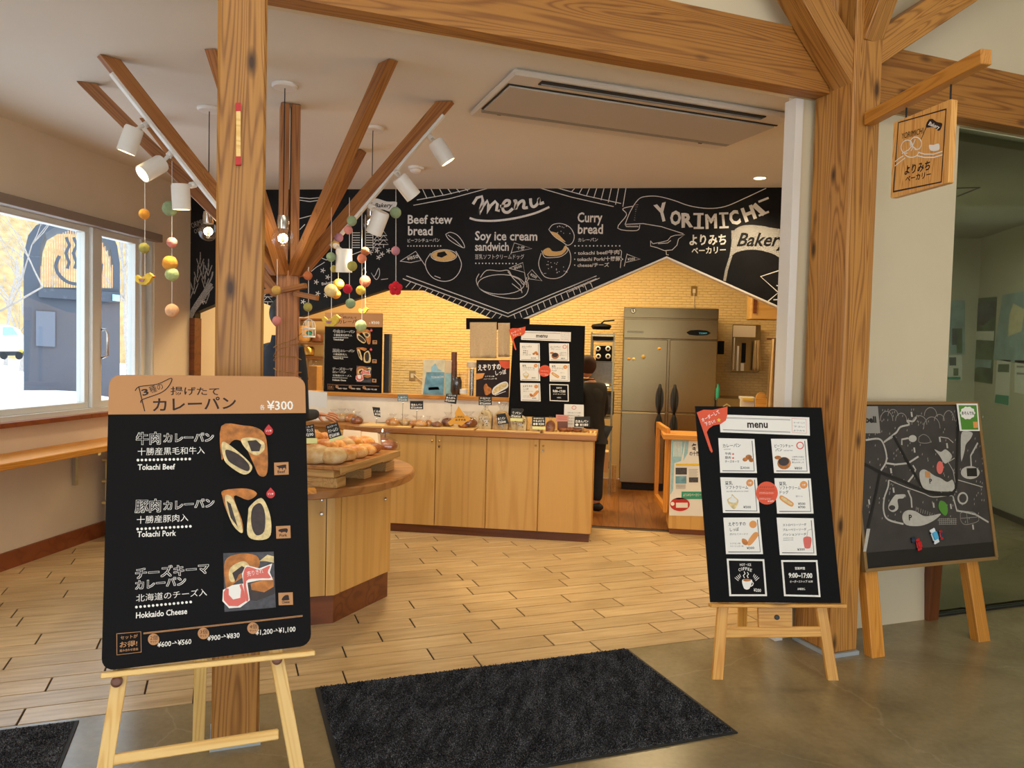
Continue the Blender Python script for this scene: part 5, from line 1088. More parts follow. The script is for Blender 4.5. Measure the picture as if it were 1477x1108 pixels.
# ---------------------------------------------------------------- octagonal island around the tree
OA = R(28.2)
def octo(r, z, rot=0): return [V((K.x + r * math.cos(OA + R(22.5 + 45 * i)), K.y + r * math.sin(OA + R(22.5 + 45 * i)), z)) for i in range(8)]
isl = thing('display_island', 'octagonal plywood display island with a round varnished top around the tree column', 'island counter', K, OA)
obj('plinth', MB().prism(octo(.690, 0), (0, 0, .155)), m_toe, isl)
obj('carcass', MB().prism(octo(.685, .157), (0, 0, .56)), m_toe, isl)
ov = octo(.70, 0)
for i in range(8):
    a, b = ov[i], ov[(i + 1) % 8]; mid = (a + b) / 2
    if (mid - K).dot(CAM - K) < -.25 * (mid - K).length * (CAM - K).length: continue
    d = (b - a).normalized(); L = (b - a).length; o_ = (mid - K).normalized(); o_.z = 0
    M = frame(a + o_ * -.01, d, Z_)       # local Y = outwards or inwards
    sgn = 1 if (M.to_3x3() @ V((0, 1, 0))).dot(o_) > 0 else -1
    def pn(nm, u0, u1, z0, z1, t, m, par, **k):
        q = MB().box(u0, u1, 0 if sgn > 0 else -t, t if sgn > 0 else 0, z0, z1); Mr = M @ Matrix.Rotation(0, 4, 'X')
        return obj(nm, MB().add([Mr @ v for v in q.v], q.f), m, par, M=frame(M @ V((u0, 0, z0)), Z_, o_), **k)
    pn('corner_post', 0, .045, .157, .717, .012, m_birch, isl); pn('corner_post', L - .045, L, .157, .717, .012, m_birch, isl)
    dr = pn('door', .05, L - .05, .16, .715, .016, m_birch, isl)
    for zz, r_ in ((.685, .008), (.61, .011)):
        c = M @ V((L - .075, .02 * sgn, zz)); obj('knob' if zz < .65 else 'latch', MB().lathe([(r_, 0), (r_, .006), (r_ * .6, .012)], c, 10, frame((0, 0, 0), o_, Z_) @ Matrix.Rotation(R(90), 4, 'Y')), m_chrome, dr)
obj('round_top', MB().lathe([(.815, .715), (.83, .722), (.83, .758), (.822, .765)], K, 64), m_top, isl, M=frame(K, E_), smooth=40)
# ---------------------------------------------------------------- wall counter
CFY = 6.11; CT_ = .862
ctr = thing('sales_counter', 'long plywood counter with four doors under the bread display, below the chalkboard', 'counter', (-1.2, CFY + .2, 0))
obj('plinth', MB().prism([V((-2.32, CFY + .02, 0)), V((-.19, CFY + .02, 0)), V((-.19, 6.62, 0)), V((-3.2, 6.62, 0)), V((-3.2, 6.50, 0)), V((-2.55, 6.50, 0))], (0, 0, .065)), m_toe, ctr)
obj('carcass', MB().prism([V((-2.32, CFY + .02, .066)), V((-.175, CFY + .02, .066)), V((-.175, 6.62, .066)), V((-3.2, 6.62, .066)), V((-3.2, 6.50, .066)), V((-2.55, 6.50, .066))], (0, 0, .748)), m_birch, ctr)
xs = [-2.30, -1.88, -1.452, -1.03, -.603, -.17]
for i in range(5):
    dr = obj('door', MB().box(xs[i] + .004, xs[i + 1] - .004, CFY, CFY + .02, .07, .812), m_birch, ctr, M=frame((xs[i], CFY, .4), Z_, (0, -1, 0)), bevel=.002)
    left = i % 2 == 0
    if i in (1, 2, 3, 4):
        kx = xs[i + 1] - .03 if i in (1, 3) else xs[i] + .03
        obj('latch', MB().lathe([(.008, 0), (.009, .01), (.004, .014)], (kx, CFY, .765), 8, Matrix.Rotation(R(90), 4, 'X')), m_brass, dr)
        if i in (2, 4): obj('knob', MB().lathe([(.011, 0), (.011, .006), (.006, .012)], (kx, CFY, .72), 10, Matrix.Rotation(R(90), 4, 'X')), m_chrome, dr)
obj('counter_top', MB().prism([V((-2.14, CFY - .02, .817)), V((-.15, CFY - .02, .817)), V((-.15, 6.63, .817)), V((-3.3, 6.63, .817)), V((-3.3, 6.36, .817)), V((-2.45, 6.36, .817))], (0, 0, CT_ - .817)), m_top, ctr, M=frame((-1, 6.3, .84), (1, 0, 0)), bevel=.004)
# raised back ledge with pale cloth-covered front
obj('cloth_riser', MB().box(-2.78, -.75, 6.475, 6.50, CT_, 1.085), plain('cream_cloth', 'F1E9D8', .9, noise=.06, nscale=12), ctr)
obj('ledge', MB().box(-2.8, -.74, 6.455, 6.62, 1.085, 1.118), m_oiled, ctr, M=frame((-1.5, 6.5, 1.1), (1, 0, 0)), bevel=.003)
def CP(x, y, Y=6.25): return at_y(x, y, Y)
def on(x, y, z): return at_z(x, y, z)
# wood trays on the counter: slatted tray at the right, flat boards elsewhere
tr_ = thing('slatted_tray', 'slatted wooden rack tray at the right end of the counter', 'tray', (-.36, 6.2, CT_))
for k in range(13): obj('slat', MB().box(-.56 + k * .032, -.546 + k * .032, CFY + .005, CFY + .20, CT_ + .004, CT_ + .014), m_pine, tr_)
obj('tray_frame', MB().box(-.57, -.15, CFY - .005, CFY + .005, CT_, CT_ + .016).box(-.57, -.15, CFY + .20, CFY + .21, CT_, CT_ + .016), m_pine, tr_)
for i, (a, b) in enumerate(((-2.10, -1.66), (-1.64, -1.14), (-1.12, -.60))):
    t = thing('serving_board', ('pale wooden board at the left end of the counter, under golden rolls', 'pale wooden board in the middle of the counter, under the buns', 'pale wooden board under the bagged loaves')[i], 'tray', ((a + b) / 2, 6.2, CT_))
    obj('board', MB().box(a, b, CFY - .01, CFY + .24, CT_, CT_ + .012), m_pine, t, M=frame((a, CFY, CT_), (1, 0, 0)), bevel=.003)
# ---- bread
def bread_mat(name, a, b, c, sc=9):
    m = NT(name); nz = m.n('TexNoise', {'Vector': m.coord(), 'Scale': float(sc), 'Detail': 5.0, 'Roughness': .6}); oi = m.n('ObjectInfo')
    col = m.ramp(nz.outputs['Fac'], [(.32, lin(a)), (.5, lin(b)), (.68, lin(c))])
    hs = m.n('HueSaturation', {'Color': col, 'Value': m.n('MapRange', {'Value': oi.outputs['Random'], 'To Min': .82, 'To Max': 1.12}).outputs[0]})
    m.l(hs.outputs[0], m.b.inputs['Base Color']); m.b.inputs['Roughness'].default_value = .45; m.bump(nz.outputs['Fac'], .5, .01); return m.m
m_bun = bread_mat('golden_bun', 'A04E16', 'D28A36', 'F0CA8C', 14); m_roll = bread_mat('pale_roll', 'C98A44', 'E6BC7C', 'F3DCB0', 12); m_dkb = bread_mat('dark_bun', '5A2C14', '8A4A22', 'B87A42', 16)
m_loaf = bread_mat('raisin_crumb', 'C9A468', 'E4CB98', 'F0DFB8', 22); m_jam = plain('jam_spots', '7A2A18', .35)
def bun(name, label, c, r, sc, m, group, rotz=0, top=True, n=14, cat='bread', bag=False, scored=False):
    t = thing(name, label, cat, c, rotz, group); M = W[t.name]; rz_ = r * sc[2]
    mb = MB().ball((0, 0, rz_ * .82), r, sc, n, 9, lump=.05); mb.v = [V((v.x, v.y, max(0, v.z))) for v in mb.v]
    obj('crust', mb, m, t, M=M, local=True, smooth=True)
    if scored:
        for k in (-1, 0, 1): obj('score', MB().ball((k * r * sc[0] * .42, 0, rz_ * 1.72), r * .11, (.6, 2.0 * sc[1], .4), 8, 5), m_roll, t, M=M, local=True, smooth=True)
    elif top: obj('topping', MB().ball((r * sc[0] * .1, 0, rz_ * 1.62), r * .35, (1.3, 1, .45), 8, 5, lump=.2), m_jam if m is m_dkb else m_bun, t, M=M, local=True, smooth=True)
    if bag: wrap(t, r * sc[0] * 1.1, r * sc[1] * 1.15, rz_ * 2.1, M)
    return t
def wrap(t, rx, ry, h, M, knot=True):
    n = 14; prof = [(.9, 0), (1.04, .2), (1.0, .55), (.8, .85), (.42, 1.02), (.2, 1.1), (.42, 1.3), (.55, 1.42)]
    vs, fs_ = [], []
    for i, (r, z) in enumerate(prof):
        for k in range(n):
            a = 6.283 * k / n; j = 1 + random.uniform(-.07, .07) + (.18 * ((k % 2) * 2 - 1) if i > 4 else 0); vs.append((rx * r * j * math.cos(a), ry * r * j * math.sin(a), h * z + random.uniform(0, .05) * h * (i > 5)))
    for i in range(len(prof) - 1):
        for k in range(n): fs_.append((i * n + k, i * n + (k + 1) % n, (i + 1) * n + (k + 1) % n, (i + 1) * n + k))
    obj('clear_bag', MB().add(vs, fs_), m_bag, t, M=M, local=True, smooth=True)
# counter rolls: name, pixel x, base pixel y, radius
def row(items, z, Y, group):
    for i, (lab, x, rr, sc, m, bag, yo_) in enumerate(items):
        p = at_y(x, 610, Y + yo_); bun('bread_roll', lab, (p.x, p.y, z), rr, sc, m, group, rotz=random.uniform(-.4, .4), bag=bag)
z1 = CT_ + .012
row([('golden bagged roll at the left end of the counter row', 566, .052, (1.15, .9, .62), m_bun, True, 0),
     ('pale bagged roll second from the left on the counter', 584, .050, (1.05, .9, .6), m_roll, True, .05),
     ('long golden bagged loaf in the counter row, below the second price card', 603, .052, (1.5, .9, .55), m_bun, True, 0),
     ('small knotted bun right of the long golden loaf', 618, .032, (1, 1, .9), m_bun, True, .03),
     ('reddish bagged bun left of the island-shaped card', 630, .045, (1.1, .9, .5), m_dkb, True, .02),
     ('dark bagged bun behind the island-shaped card', 646, .052, (1.1, .9, .75), m_dkb, True, .10),
     ('dark glossy bun right behind the island-shaped card', 676, .062, (1.2, .9, .7), m_dkb, True, .10),
     ('dark chocolate bun at the foot of the island-shaped card', 668, .035, (1.3, .9, .5), m_dkb, False, .03)], z1, 6.17, 'bagged rolls along the counter')
row([('brown sausage bun, leftmost on the slatted tray', 812, .03, (1.4, .9, .6), m_dkb, False, 0), ('brown sausage bun, second from the left on the slatted tray', 822, .03, (1.4, .9, .6), m_dkb, False, .01),
     ('brown sausage bun, third on the slatted tray', 833, .03, (1.4, .9, .6), m_dkb, False, 0), ('pale-topped bun, rightmost on the slatted tray', 842, .028, (1.3, .9, .6), m_bun, False, .01)], CT_ + .014, 6.19, 'small buns on the slatted tray')
# sliced loaves standing in clear bags
def loaf(label, x0, x1, h, m, Y=6.18, raisins=True, bag=True):
    a, b = at_y(x0, 610, Y).x, at_y(x1, 610, Y).x; c = (a + b) / 2; w2 = (b - a) / 2
    t = thing('bagged_loaf', label, 'bread', (c, Y, z1), 0, 'bagged loaves standing on the counter'); M = W[t.name]
    pr = [(-w2 * .95, 0), (w2 * .95, 0), (w2, h * .55)] + [(w2 * math.cos(R(an)), h * .6 + h * .4 * math.sin(R(an))) for an in range(10, 180, 20)] + [(-w2, h * .55)]
    obj('loaf_slice', MB().prism([V((x, -.045, z)) for x, z in pr], (0, .09, 0)), m, t, M=M, local=True, bevel=.004)
    if raisins:
        mb = MB()
        for i in range(12): mb.ball((random.uniform(-w2 * .8, w2 * .8), -.045, random.uniform(.02, h * .85)), .0045, n=6, m=4)
        obj('raisins', mb, m_fill, t, M=M, local=True)['kind'] = 'stuff'
    if bag: wrap(t, w2 * 1.2, .065, h * 1.0, M)
    return t
loaf('raisin loaf slice standing in a clear bag, below the third price card', 691, 710, .155, m_loaf)
loaf('pale bagged loaf behind the slanted black price card', 713, 734, .15, m_roll, raisins=False)
loaf('cream bagged loaf with a topping, centre of the bagged loaves', 738, 760, .12, m_loaf)
loaf('low bagged bread behind the price card with bread pictures', 764, 782, .075, m_roll, raisins=False)
loaf('narrow bagged loaf at the right end of the bagged loaves', 788, 800, .085, m_dkb, raisins=False)
# left-hand bread on the counter behind the island
for i, (x, rr, m, yo_) in enumerate(((478, .05, m_roll, 0), (490, .055, m_roll, .04), (503, .055, m_bun, .02), (519, .05, m_dkb, .0))):
    p = at_y(x, 610, 6.38); bun('bread_roll', ('pale bagged roll beside the outstretched hand', 'pale bagged roll behind the fingers of the hand', 'tan bagged roll right of the hand', 'brown bagged roll at the left counter bend')[i], (p.x, 6.43 if i < 3 else 6.3, CT_), rr, (1.1, .8, .7), m, 'bagged rolls by the customer', bag=True)
t = thing('serving_tray', 'dark grey oval tray at the left bend of the counter', 'tray', (-1.93, 6.34, CT_)); obj('tray', MB().lathe([(.085, 0), (.11, .012), (.105, .014), (.08, .004)], (0, 0, 0), 24, Matrix.Diagonal((1, .6, 1, 1))), plain('grey_enamel', '55575C', .35), t, M=W[t.name], local=True, smooth=30)
# ---- price cards on clips
m_card = plain('blackboard_card', '181A17', .6); m_cardb = plain('blue_grey_card', '5F7F8C', .6); m_cardy = plain('pale_yellow_strip', 'EBE7A0', .6)
def pcard(label, q, l1, l2, zb, m=m_card, Y=6.14, strip=None, pin=True, tilt=0, l0=None):
    P = Plane(at_y(*q[0], Y), (math.cos(tilt), math.sin(tilt), 0), (0, .1, 1)); cx = (q[0][0] + q[2][0]) / 2; cy = (q[0][1] + q[2][1]) / 2
    t = thing('price_card', label, 'price card', (P.w(cx, cy).x, P.w(cx, cy).y, zb), 0, 'black price cards standing among the bread'); P.p = t
    P.poly('card', q, m, 0, d=.002); L = lambda u, v: (q[0][0] + (q[1][0] - q[0][0]) * u + (q[3][0] - q[0][0]) * v, q[0][1] + (q[1][1] - q[0][1]) * u + (q[3][1] - q[0][1]) * v)
    hh = ((q[3][0] - q[0][0]) ** 2 + (q[3][1] - q[0][1]) ** 2) ** .5
    if l0: P.text(l0, L(.1, .22), L(.9, .22), hh * .13, m_wht, lvl=5)
    P.text(l1, L(.08, .56), L(.92, .56), hh * .24, m_wht, bold=.03, lvl=5); P.text(l2, L(.08, .9), L(.92, .9), hh * .24, m_wht, bold=.03, lvl=5)
    if strip: P.poly('clip_strip', strip, m_cardy, 6, d=.002)
    if pin: b = P.w(cx, max(p[1] for p in q)); obj('clip_stem', MB().tube([b + V((0, .004, .01)), V((b.x, b.y + .004, zb + .001))], .0022, 6).ball((b.x, b.y + .004, b.z - .012), .007, n=8, m=6), m_chrome, t)
    return t
def Q(x, y, w2, h, k=0): return [(x - w2, y - h - k), (x + w2, y - h + k), (x + w2, y + h + k), (x - w2, y + h - k)]
pcard('blue-grey price card above the left golden roll', Q(581, 574, 7.5, 5), 'しおパン', '税込¥180', z1, m_cardb)
pcard('black price card second from the left, above the long golden loaf', Q(601, 584.5, 9.5, 6), '塩あんパン', '税込¥200', z1)
pcard('narrow black price card leaning by the grey tray', [(537, 587), (548, 588), (549, 602), (540, 600)], 'くるみ', '¥180', CT_, Y=6.22)
pcard('black price card before the blue book, over the dark bun', [(644, 568), (660, 569), (658, 583), (641, 580)], 'あんぱん', '税込¥200', z1, l0='十勝産小豆')
pcard('black price card over the raisin loaf', Q(700, 578.5, 9.5, 6), 'レーズンパン', '税込¥350', z1, l0='数量限定')
pcard('black price card slanting on the pale bagged loaf', [(716, 598), (729, 596), (734, 611), (718, 613)], '角食パン', '税込¥300', z1, Y=6.12)
pcard('black price card before the centre bagged loaf, with a yellow strip', [(738, 589), (754, 590), (753, 603), (736, 603)], '食パン', '税込¥350', z1, Y=6.12, strip=[(736, 603), (754, 604), (754, 608), (736, 607)])
pcard('black price card in front of the low bagged bread', Q(777, 608, 9.5, 6.5), 'やまぶどう', '●● ¥200', z1, Y=6.12, l0='季節限定', strip=[(768, 615), (787, 616), (787, 620), (768, 619)])
pcard('black price card with an orange label at the right end of the counter', [(829, 601), (851, 601), (851, 616), (828, 616)], '白あんパン', '● ¥180', CT_ + .014, Y=6.16)
P = Plane(at_y(812, 604, 6.24), (1, 0, 0), (0, .05, 1)); t = thing('notice_card', 'small pink notice on a brown block behind the slatted tray', 'card', at_y(812, 615, 6.24)); P.p = t
P.poly('pink_card', [(802, 598), (820, 599), (820, 608), (802, 608)], plain('pink_card', 'D79A8C', .6), 3, d=.002); P.poly('brown_block', [(804, 608), (819, 608), (819, 621), (804, 620)], m_toe, 0, d=.01)
P.strokes('printed_lines', [[(804, 601), (818, 602)], [(804, 604), (818, 605)]], m_red, .6, 8)
P = Plane(at_y(828, 600, 6.33), (1, 0, 0), (0, .05, 1)); t = thing('notice_sheet', 'white upright leaflet with a pink crest at the right end of the counter', 'card', at_y(828, 615, 6.33)); P.p = t
P.poly('sheet', [(814, 583), (842, 584), (842, 617), (813, 616)], m_paper, 0, d=.002); P.strokes('printed_crest', [ring(828, 588, 3, 2.5)], m_coral, .7, 5)
for i in range(5): P.text('十勝産小麦のパンとお菓子', (818, 596 + i * 4), (838 - i, 596.3 + i * 4), 1.6, m_grey, lvl=5)
P = Plane(at_y(662, 600, 6.115), (1, 0, 0), (0, .1, 1)); t = thing('island_card', 'orange cut-out card shaped like an island, standing before the dark buns', 'card', at_y(662, 613, 6.115)); P.p = t
P.poly('card', [(661.5, 586), (671, 600), (674, 599), (680, 605), (672, 609), (665, 615), (663, 613), (655, 612), (649, 614), (646, 609), (657, 601), (656, 596)], plain('orange_card', 'E8A83E', .6), 0, d=.003)
P.text('しおぱん', (657, 602.5), (670, 602.5), 2.6, m_ink, bold=.02, lvl=6); P.text('おすすめ', (657, 607), (672, 607), 2.6, m_ink, bold=.02, lvl=6)
P = Plane(at_y(455, 575, 6.3), (1, 0, 0), (0, 0, 1)); t = thing('paper_sheet', 'plain white card on the counter edge above the reaching hand', 'card', at_y(457, 590, 6.3)); P.p = t; P.poly('sheet', [(444, 563), (472, 566), (471, 588), (443, 585)], m_paper, 0, d=.003)
# ---- island display: risers, board and bread
def Mk(lx, ly): return K + V((lx, ly, 0))
zt = TOPZ
cr = thing('wooden_riser', 'two-tier wooden riser with slatted feet carrying the bread board on the island', 'riser', (-1.55, 4.1, zt), OA)
p0 = at_z(486, 705, zt); p1 = at_z(560, 680, zt); ex = (p1 - p0).normalized(); ey = V((-ex.y, ex.x, 0))
MR = Matrix((ex, ey, Z_)).transposed().to_4x4(); MR.translation = p0
Lr = (p1 - p0).length; print('Lr', Lr)
for a, b, z_ in ((0, .10, 0), (Lr * .50, Lr * .50 + .09, 0), (Lr * .95, Lr * .95 + .12, 0)):
    obj('lower_block', MB().box(a, b * 1, 0, .30, zt, zt + .055, Matrix.Translation((p0.x, p0.y, 0)) @ MR.to_3x3().to_4x4()), m_block, cr, M=frame(MR @ V((a, 0, .02)), ex), bevel=.003)
    obj('upper_block', MB().box(a - .02, b + .02, 0.01, .29, zt + .056, zt + .10, Matrix.Translation((p0.x, p0.y, 0)) @ MR.to_3x3().to_4x4()), m_block, cr, M=frame(MR @ V((a, 0, .08)), ey), bevel=.003)
MX = Matrix.Translation((p0.x, p0.y, 0)) @ MR.to_3x3().to_4x4()
bb = thing('bread_board', 'wooden board of golden rolls on the risers of the island', 'tray', MX @ V((.2, .15, zt + .10)), OA)
obj('board', MB().box(-.04, Lr + .06, -.04, .36, zt + .101, zt + .121, MX), m_top, bb, M=frame(MX @ V((0, 0, zt + .11)), ex), bevel=.003); obj('board_edge', MB().box(-.045, Lr + .065, -.048, -.04, zt + .085, zt + .121, MX), m_block, bb, M=frame(MX @ V((0, -.05, zt + .1)), ex))
zb = zt + .121
def mr(a, b): p = MX @ V((a, b, 0)); return p
rl = [(0.03, 0.15, .082, (1.2, .85, .68), m_roll, 'large pale floury roll at the near left of the island board'), (0.06, 0.06, .072, (1.1, .9, .68), m_roll, 'pale roll beside the large near left one on the island board'), (0.18, 0.05, .062, (1.1, .85, .68), m_bun, 'orange-brown roll in the front row of the island board'),
      (0.31, 0.06, .070, (1.2, .8, .6), m_bun, 'long golden roll in the front row of the island board'), (0.44, 0.06, .062, (1.15, .8, .58), m_bun, 'golden scored roll near the right end of the island board'), (0.56, 0.07, .055, (1.05, .85, .6), m_dkb, 'brown roll at the right end of the island board'),
      (0.17, 0.17, .075, (1.15, .85, .85), m_bun, 'golden roll in the second row at the left of the island board'), (0.29, 0.18, .070, (1.1, .85, .85), m_bun, 'golden roll behind the price cards of the island board'), (0.41, 0.18, .066, (1.1, .85, .85), m_roll, 'pale golden roll in the second row of the island board'), (0.53, 0.19, .064, (1.15, .8, .8), m_bun, 'glossy golden roll in the second row, right of centre'),
      (0.10, 0.28, .075, (1.2, .85, 1.15), m_bun, 'golden roll in the rear row at the left of the island board'), (0.25, 0.30, .075, (1.1, .85, 1.15), m_bun, 'golden roll in the rear row, middle of the island board'), (0.40, 0.30, .068, (1.1, .85, 1.0), m_bun, 'golden roll in the rear row, right of the price card'), (0.62, 0.15, .060, (1.1, .9, .8), m_bun, 'golden roll in the rear row at the right of the island board')]
for a, b, rr, sc, m, lab in rl: bun('bread_roll', lab, mr(a, b) + Z_ * zb, rr, sc, m, 'golden rolls on the island board', rotz=random.uniform(-.3, .3) + .3, top=False, scored=m is m_bun)
q = at_z(478, 648, zb)
Y_ = at_z(478, 660, zb).y
pcard('black price card with a yellow clip in the middle of the island rolls', [(470, 614), (487, 609), (493, 628), (475, 634)], 'クリームパン', '税込¥180', zb, Y=3.98, strip=[(475, 634), (495, 628), (496, 632), (476, 638)], pin=False, l0='カスタード')
pcard('black price card beside the curry board edge on the island', [(438, 614), (453, 612), (455, 632), (439, 632)], 'フランス', '¥290', zb, Y=3.9, strip=[(439, 632), (458, 632), (458, 640), (440, 640)], pin=False, l0='ミルク')
pl_ = at_z(572, 666, zt); kv = V((pl_.x - K.x, pl_.y - K.y, 0)); pl_ = K + kv.normalized() * min(kv.length, .66) + Z_ * zt
sr = thing('wooden_riser', 'low wooden block riser at the right rim of the island under a bagged loaf', 'riser', (pl_.x, pl_.y, zt), OA)
obj('block', MB().box(-.06, .07, -.05, .06, zt, zt + .045, Matrix.Translation((pl_.x, pl_.y, 0)) @ MB_E), m_block, sr, M=frame(pl_, E_), bevel=.003)
obj('block', MB().box(-.07, .08, -.06, .07, zt + .046, zt + .07, Matrix.Translation((pl_.x, pl_.y, 0)) @ MB_E), m_block, sr, M=frame(pl_, E_), bevel=.003)
bun('bagged_loaf', 'crumbly loaf in crinkled clear film at the right rim of the island', (pl_.x + .01, pl_.y + .01, zt + .07), .085, (1.2, .8, .55), m_dkb, 'golden rolls on the island board', bag=True)
for a, (qa, qb) in enumerate((((500, 622), (524, 636)), ((526, 625), (548, 636)))):
    P = Plane(at_y(*qb, 4.75), (1, 0, 0), (0, .3, 1)); t = thing('folded_box', ('white folded paper box behind the island rolls, left one', 'white folded paper box behind the island rolls, right one')[a], 'box', at_y(*qb, 4.75)); P.p = t
    P.poly('front_panel', [qa, (qb[0], qa[1] + 2), (qb[0] + 2, qb[1] + 8), (qa[0] - 2, qb[1] + 6)], plain('cream_carton', 'E6D2B4', .6), 0, d=.06)
lt = thing('tray_under_rolls', 'shallow wooden tray under the risers at the left of the island', 'tray', at_z(462, 700, zt)); g_ = at_z(462, 703, zt)
obj('tray', MB().box(-.14, .06, -.02, .18, zt, zt + .03, Matrix.Translation((g_.x - .05, g_.y, 0)) @ MB_E), m_block, lt, bevel=.003)
lo = thing('orange_tray', 'orange-brown tray corner at the left rim of the island', 'tray', at_z(445, 708, zt)); g_ = at_z(444, 712, zt)
obj('tray', MB().box(-.16, .04, -.03, .05, zt, zt + .022, Matrix.Translation((g_.x, g_.y, 0)) @ MB_E), m_oiled, lo, bevel=.003)
# ---- posters standing on the ledge and counter
PA = Plane(at_y(469, 566, 6.50), (1, 0, .0), (0, .04, 1))
px4 = [(469, 451), (552, 452), (550, 568), (467, 567)]; u = [V(PA.uv(*p)) for p in px4]
ip = thing('menu_board', 'smaller copy of the curry bread poster on the ledge behind the counter', 'sign', PA.w(510, 567)); PA.p = ip
PA.mk('panel', MB().prism([V(p).to_3d() + V((0, 0, -.008)) for p in u[::-1]], (0, 0, .008)), m_black2, 0)
s0_ = (u[1] - u[0]).length / (P1box[2] - P1box[0]); s1_ = (u[0] - u[3]).length / (P1box[3] - P1box[1])
def fn(x, y):
    a = P1.uv(x, y); return (u[3].x + (a[0] - P1box[0]) * s0_, u[3].y + (a[1] - P1box[1]) * s1_)
MA = Mapped(PA, fn, ip); PA.poly('header', [(469, 451), (552, 452), (551.5, 472), (468.7, 471)], m_tan, .5); curry_print(MA)
PB = Plane(at_y(733, 612, 6.42), (1, 0, 0), (0, .05, 1)); ib = thing('menu_board', 'inner black menu board with an orange flag standing behind the bagged loaves', 'sign', PB.w(788, 605)); PB.p = ib
PB.mk('panel', MB().prism([V(PB.uv(*p)).to_3d() + V((0, 0, -.01)) for p in ((741, 467), (844, 470), (840, 604), (733, 600))][::-1], (0, 0, .01)), m_black, 0)
ref = [V(P2.uv(*p)) for p in (c3(302, 330), c3(1096, 360), c3(300, 690))]
# similarity from the big board's print to this one
a0, a1 = V(P2.uv(*c3(300, 690))), V(P2.uv(*c3(1095, 695))); b0_, b1_ = V(PB.uv(750, 520)), V(PB.uv(821, 522)); kx = (b1_ - b0_).length / (a1 - a0).length
a2 = V(P2.uv(*c3(290, 172))); b2_ = V(PB.uv(751, 477)); ky = (b2_ - b0_).y / (a2 - a0).y
fn2 = lambda x, y: (b0_.x + (P2.uv(x, y)[0] - a0.x) * kx, b0_.y + (P2.uv(x, y)[1] - a0.y) * ky)
menu_print(Mapped(PB, fn2, ib), full=False)
PC = Plane(at_y(686, 574, 6.49), (1, 0, 0), (0, .05, 1)); dn = thing('donut_poster', 'dark poster with a squirrel and a long doughnut on the ledge', 'poster', PC.w(711, 575)); PC.p = dn
cI = lambda x, y: (640 + x / 5.541, 440 + y / 5.54)
PC.mk('panel', MB().prism([V(PC.uv(*p)).to_3d() + V((0, 0, -.006)) for p in (cI(262, 440), cI(528, 440), cI(520, 748), cI(256, 745))][::-1], (0, 0, .006)), plain('brown_black_poster', '2A1C1A', .5, spec=.2), 0)
PC.text('えぞりすの', cI(275, 522), cI(458, 512), 8, m_wht, bold=.03); PC.text('しっぽ', cI(415, 560), cI(502, 548), 6.5, m_wht, bold=.03)
PC.poly('round_badge', [cI(*p) for p in ((440, 445), (525, 445), (525, 505), (490, 510), (455, 490))], m_orange, 2); PC.poly('corner_tag', [cI(*p) for p in ((258, 548), (328, 545), (310, 585), (262, 598))], m_peach, 2)
PC.text('シナモン味', cI(330, 575), cI(405, 575), 2, m_wht); PC.text('ハニーシュガー味', cI(320, 596), cI(425, 594), 2, m_wht)
PC.poly('printed_doughnut', [cI(*p) for p in ((385, 700), (400, 660), (450, 625), (495, 612), (515, 630), (510, 660), (460, 690), (405, 718))], m_paper, 2); PC.poly('printed_doughnut', [cI(*p) for p in ((395, 695), (410, 665), (455, 635), (495, 622), (505, 645), (455, 680), (405, 708))], m_crumb, 3)
PC.poly('printed_squirrel', [cI(*p) for p in ((325, 690), (320, 650), (340, 628), (355, 650), (380, 668), (378, 700), (350, 720), (332, 715))], m_crust, 2); PC.strokes('printed_line', [[cI(410, 722), cI(495, 690)]], m_paper, .8, 2)
# dark rail with a hanging towel
PD = Plane(at_y(718, 467, 6.60), (1, 0, 0), (0, 0, 1)); ra = thing('towel_rail', 'black rail box under the chalkboard point, behind the towel', 'rail', PD.w(718, 475)); PD.p = ra
PD.poly('rail_box', [(673, 459), (764, 460), (764, 476), (673, 475)], m_black, 0, d=.02)
def cloth(name, label, cat, cols, rows_, fx, m, th=.004, parent=None):
    t = parent or thing(name, label, cat, fx(.5, 1)); vs = [fx(i / cols, j / rows_) for j in range(rows_ + 1) for i in range(cols + 1)]
    fs_ = [(j * (cols + 1) + i, j * (cols + 1) + i + 1, (j + 1) * (cols + 1) + i + 1, (j + 1) * (cols + 1) + i) for j in range(rows_) for i in range(cols)]
    o = obj('fabric', MB().add(vs, fs_), m, t, smooth=True); md = o.modifiers.new('s', 'SOLIDIFY'); md.thickness = th; return t
m_towel = plain('beige_terry', 'D9BC92', .95, noise=.1, nscale=90, bump=.5)
def tw(xa, xb, ya, yb):
    def f(u_, v_):
        p = at_y(xa + (xb - xa) * u_, ya + (yb - ya) * v_, 6.57); return p + V((0, .012 * math.sin(u_ * 11) * (.3 + v_) - .01, 0))
    return f
tt = cloth('hanging_towel', 'beige terry towel hanging over the black rail', 'towel', 14, 10, tw(678, 717, 465, 517), m_towel); cloth('', '', '', 8, 10, tw(718.5, 736, 466, 515), m_towel, parent=tt)
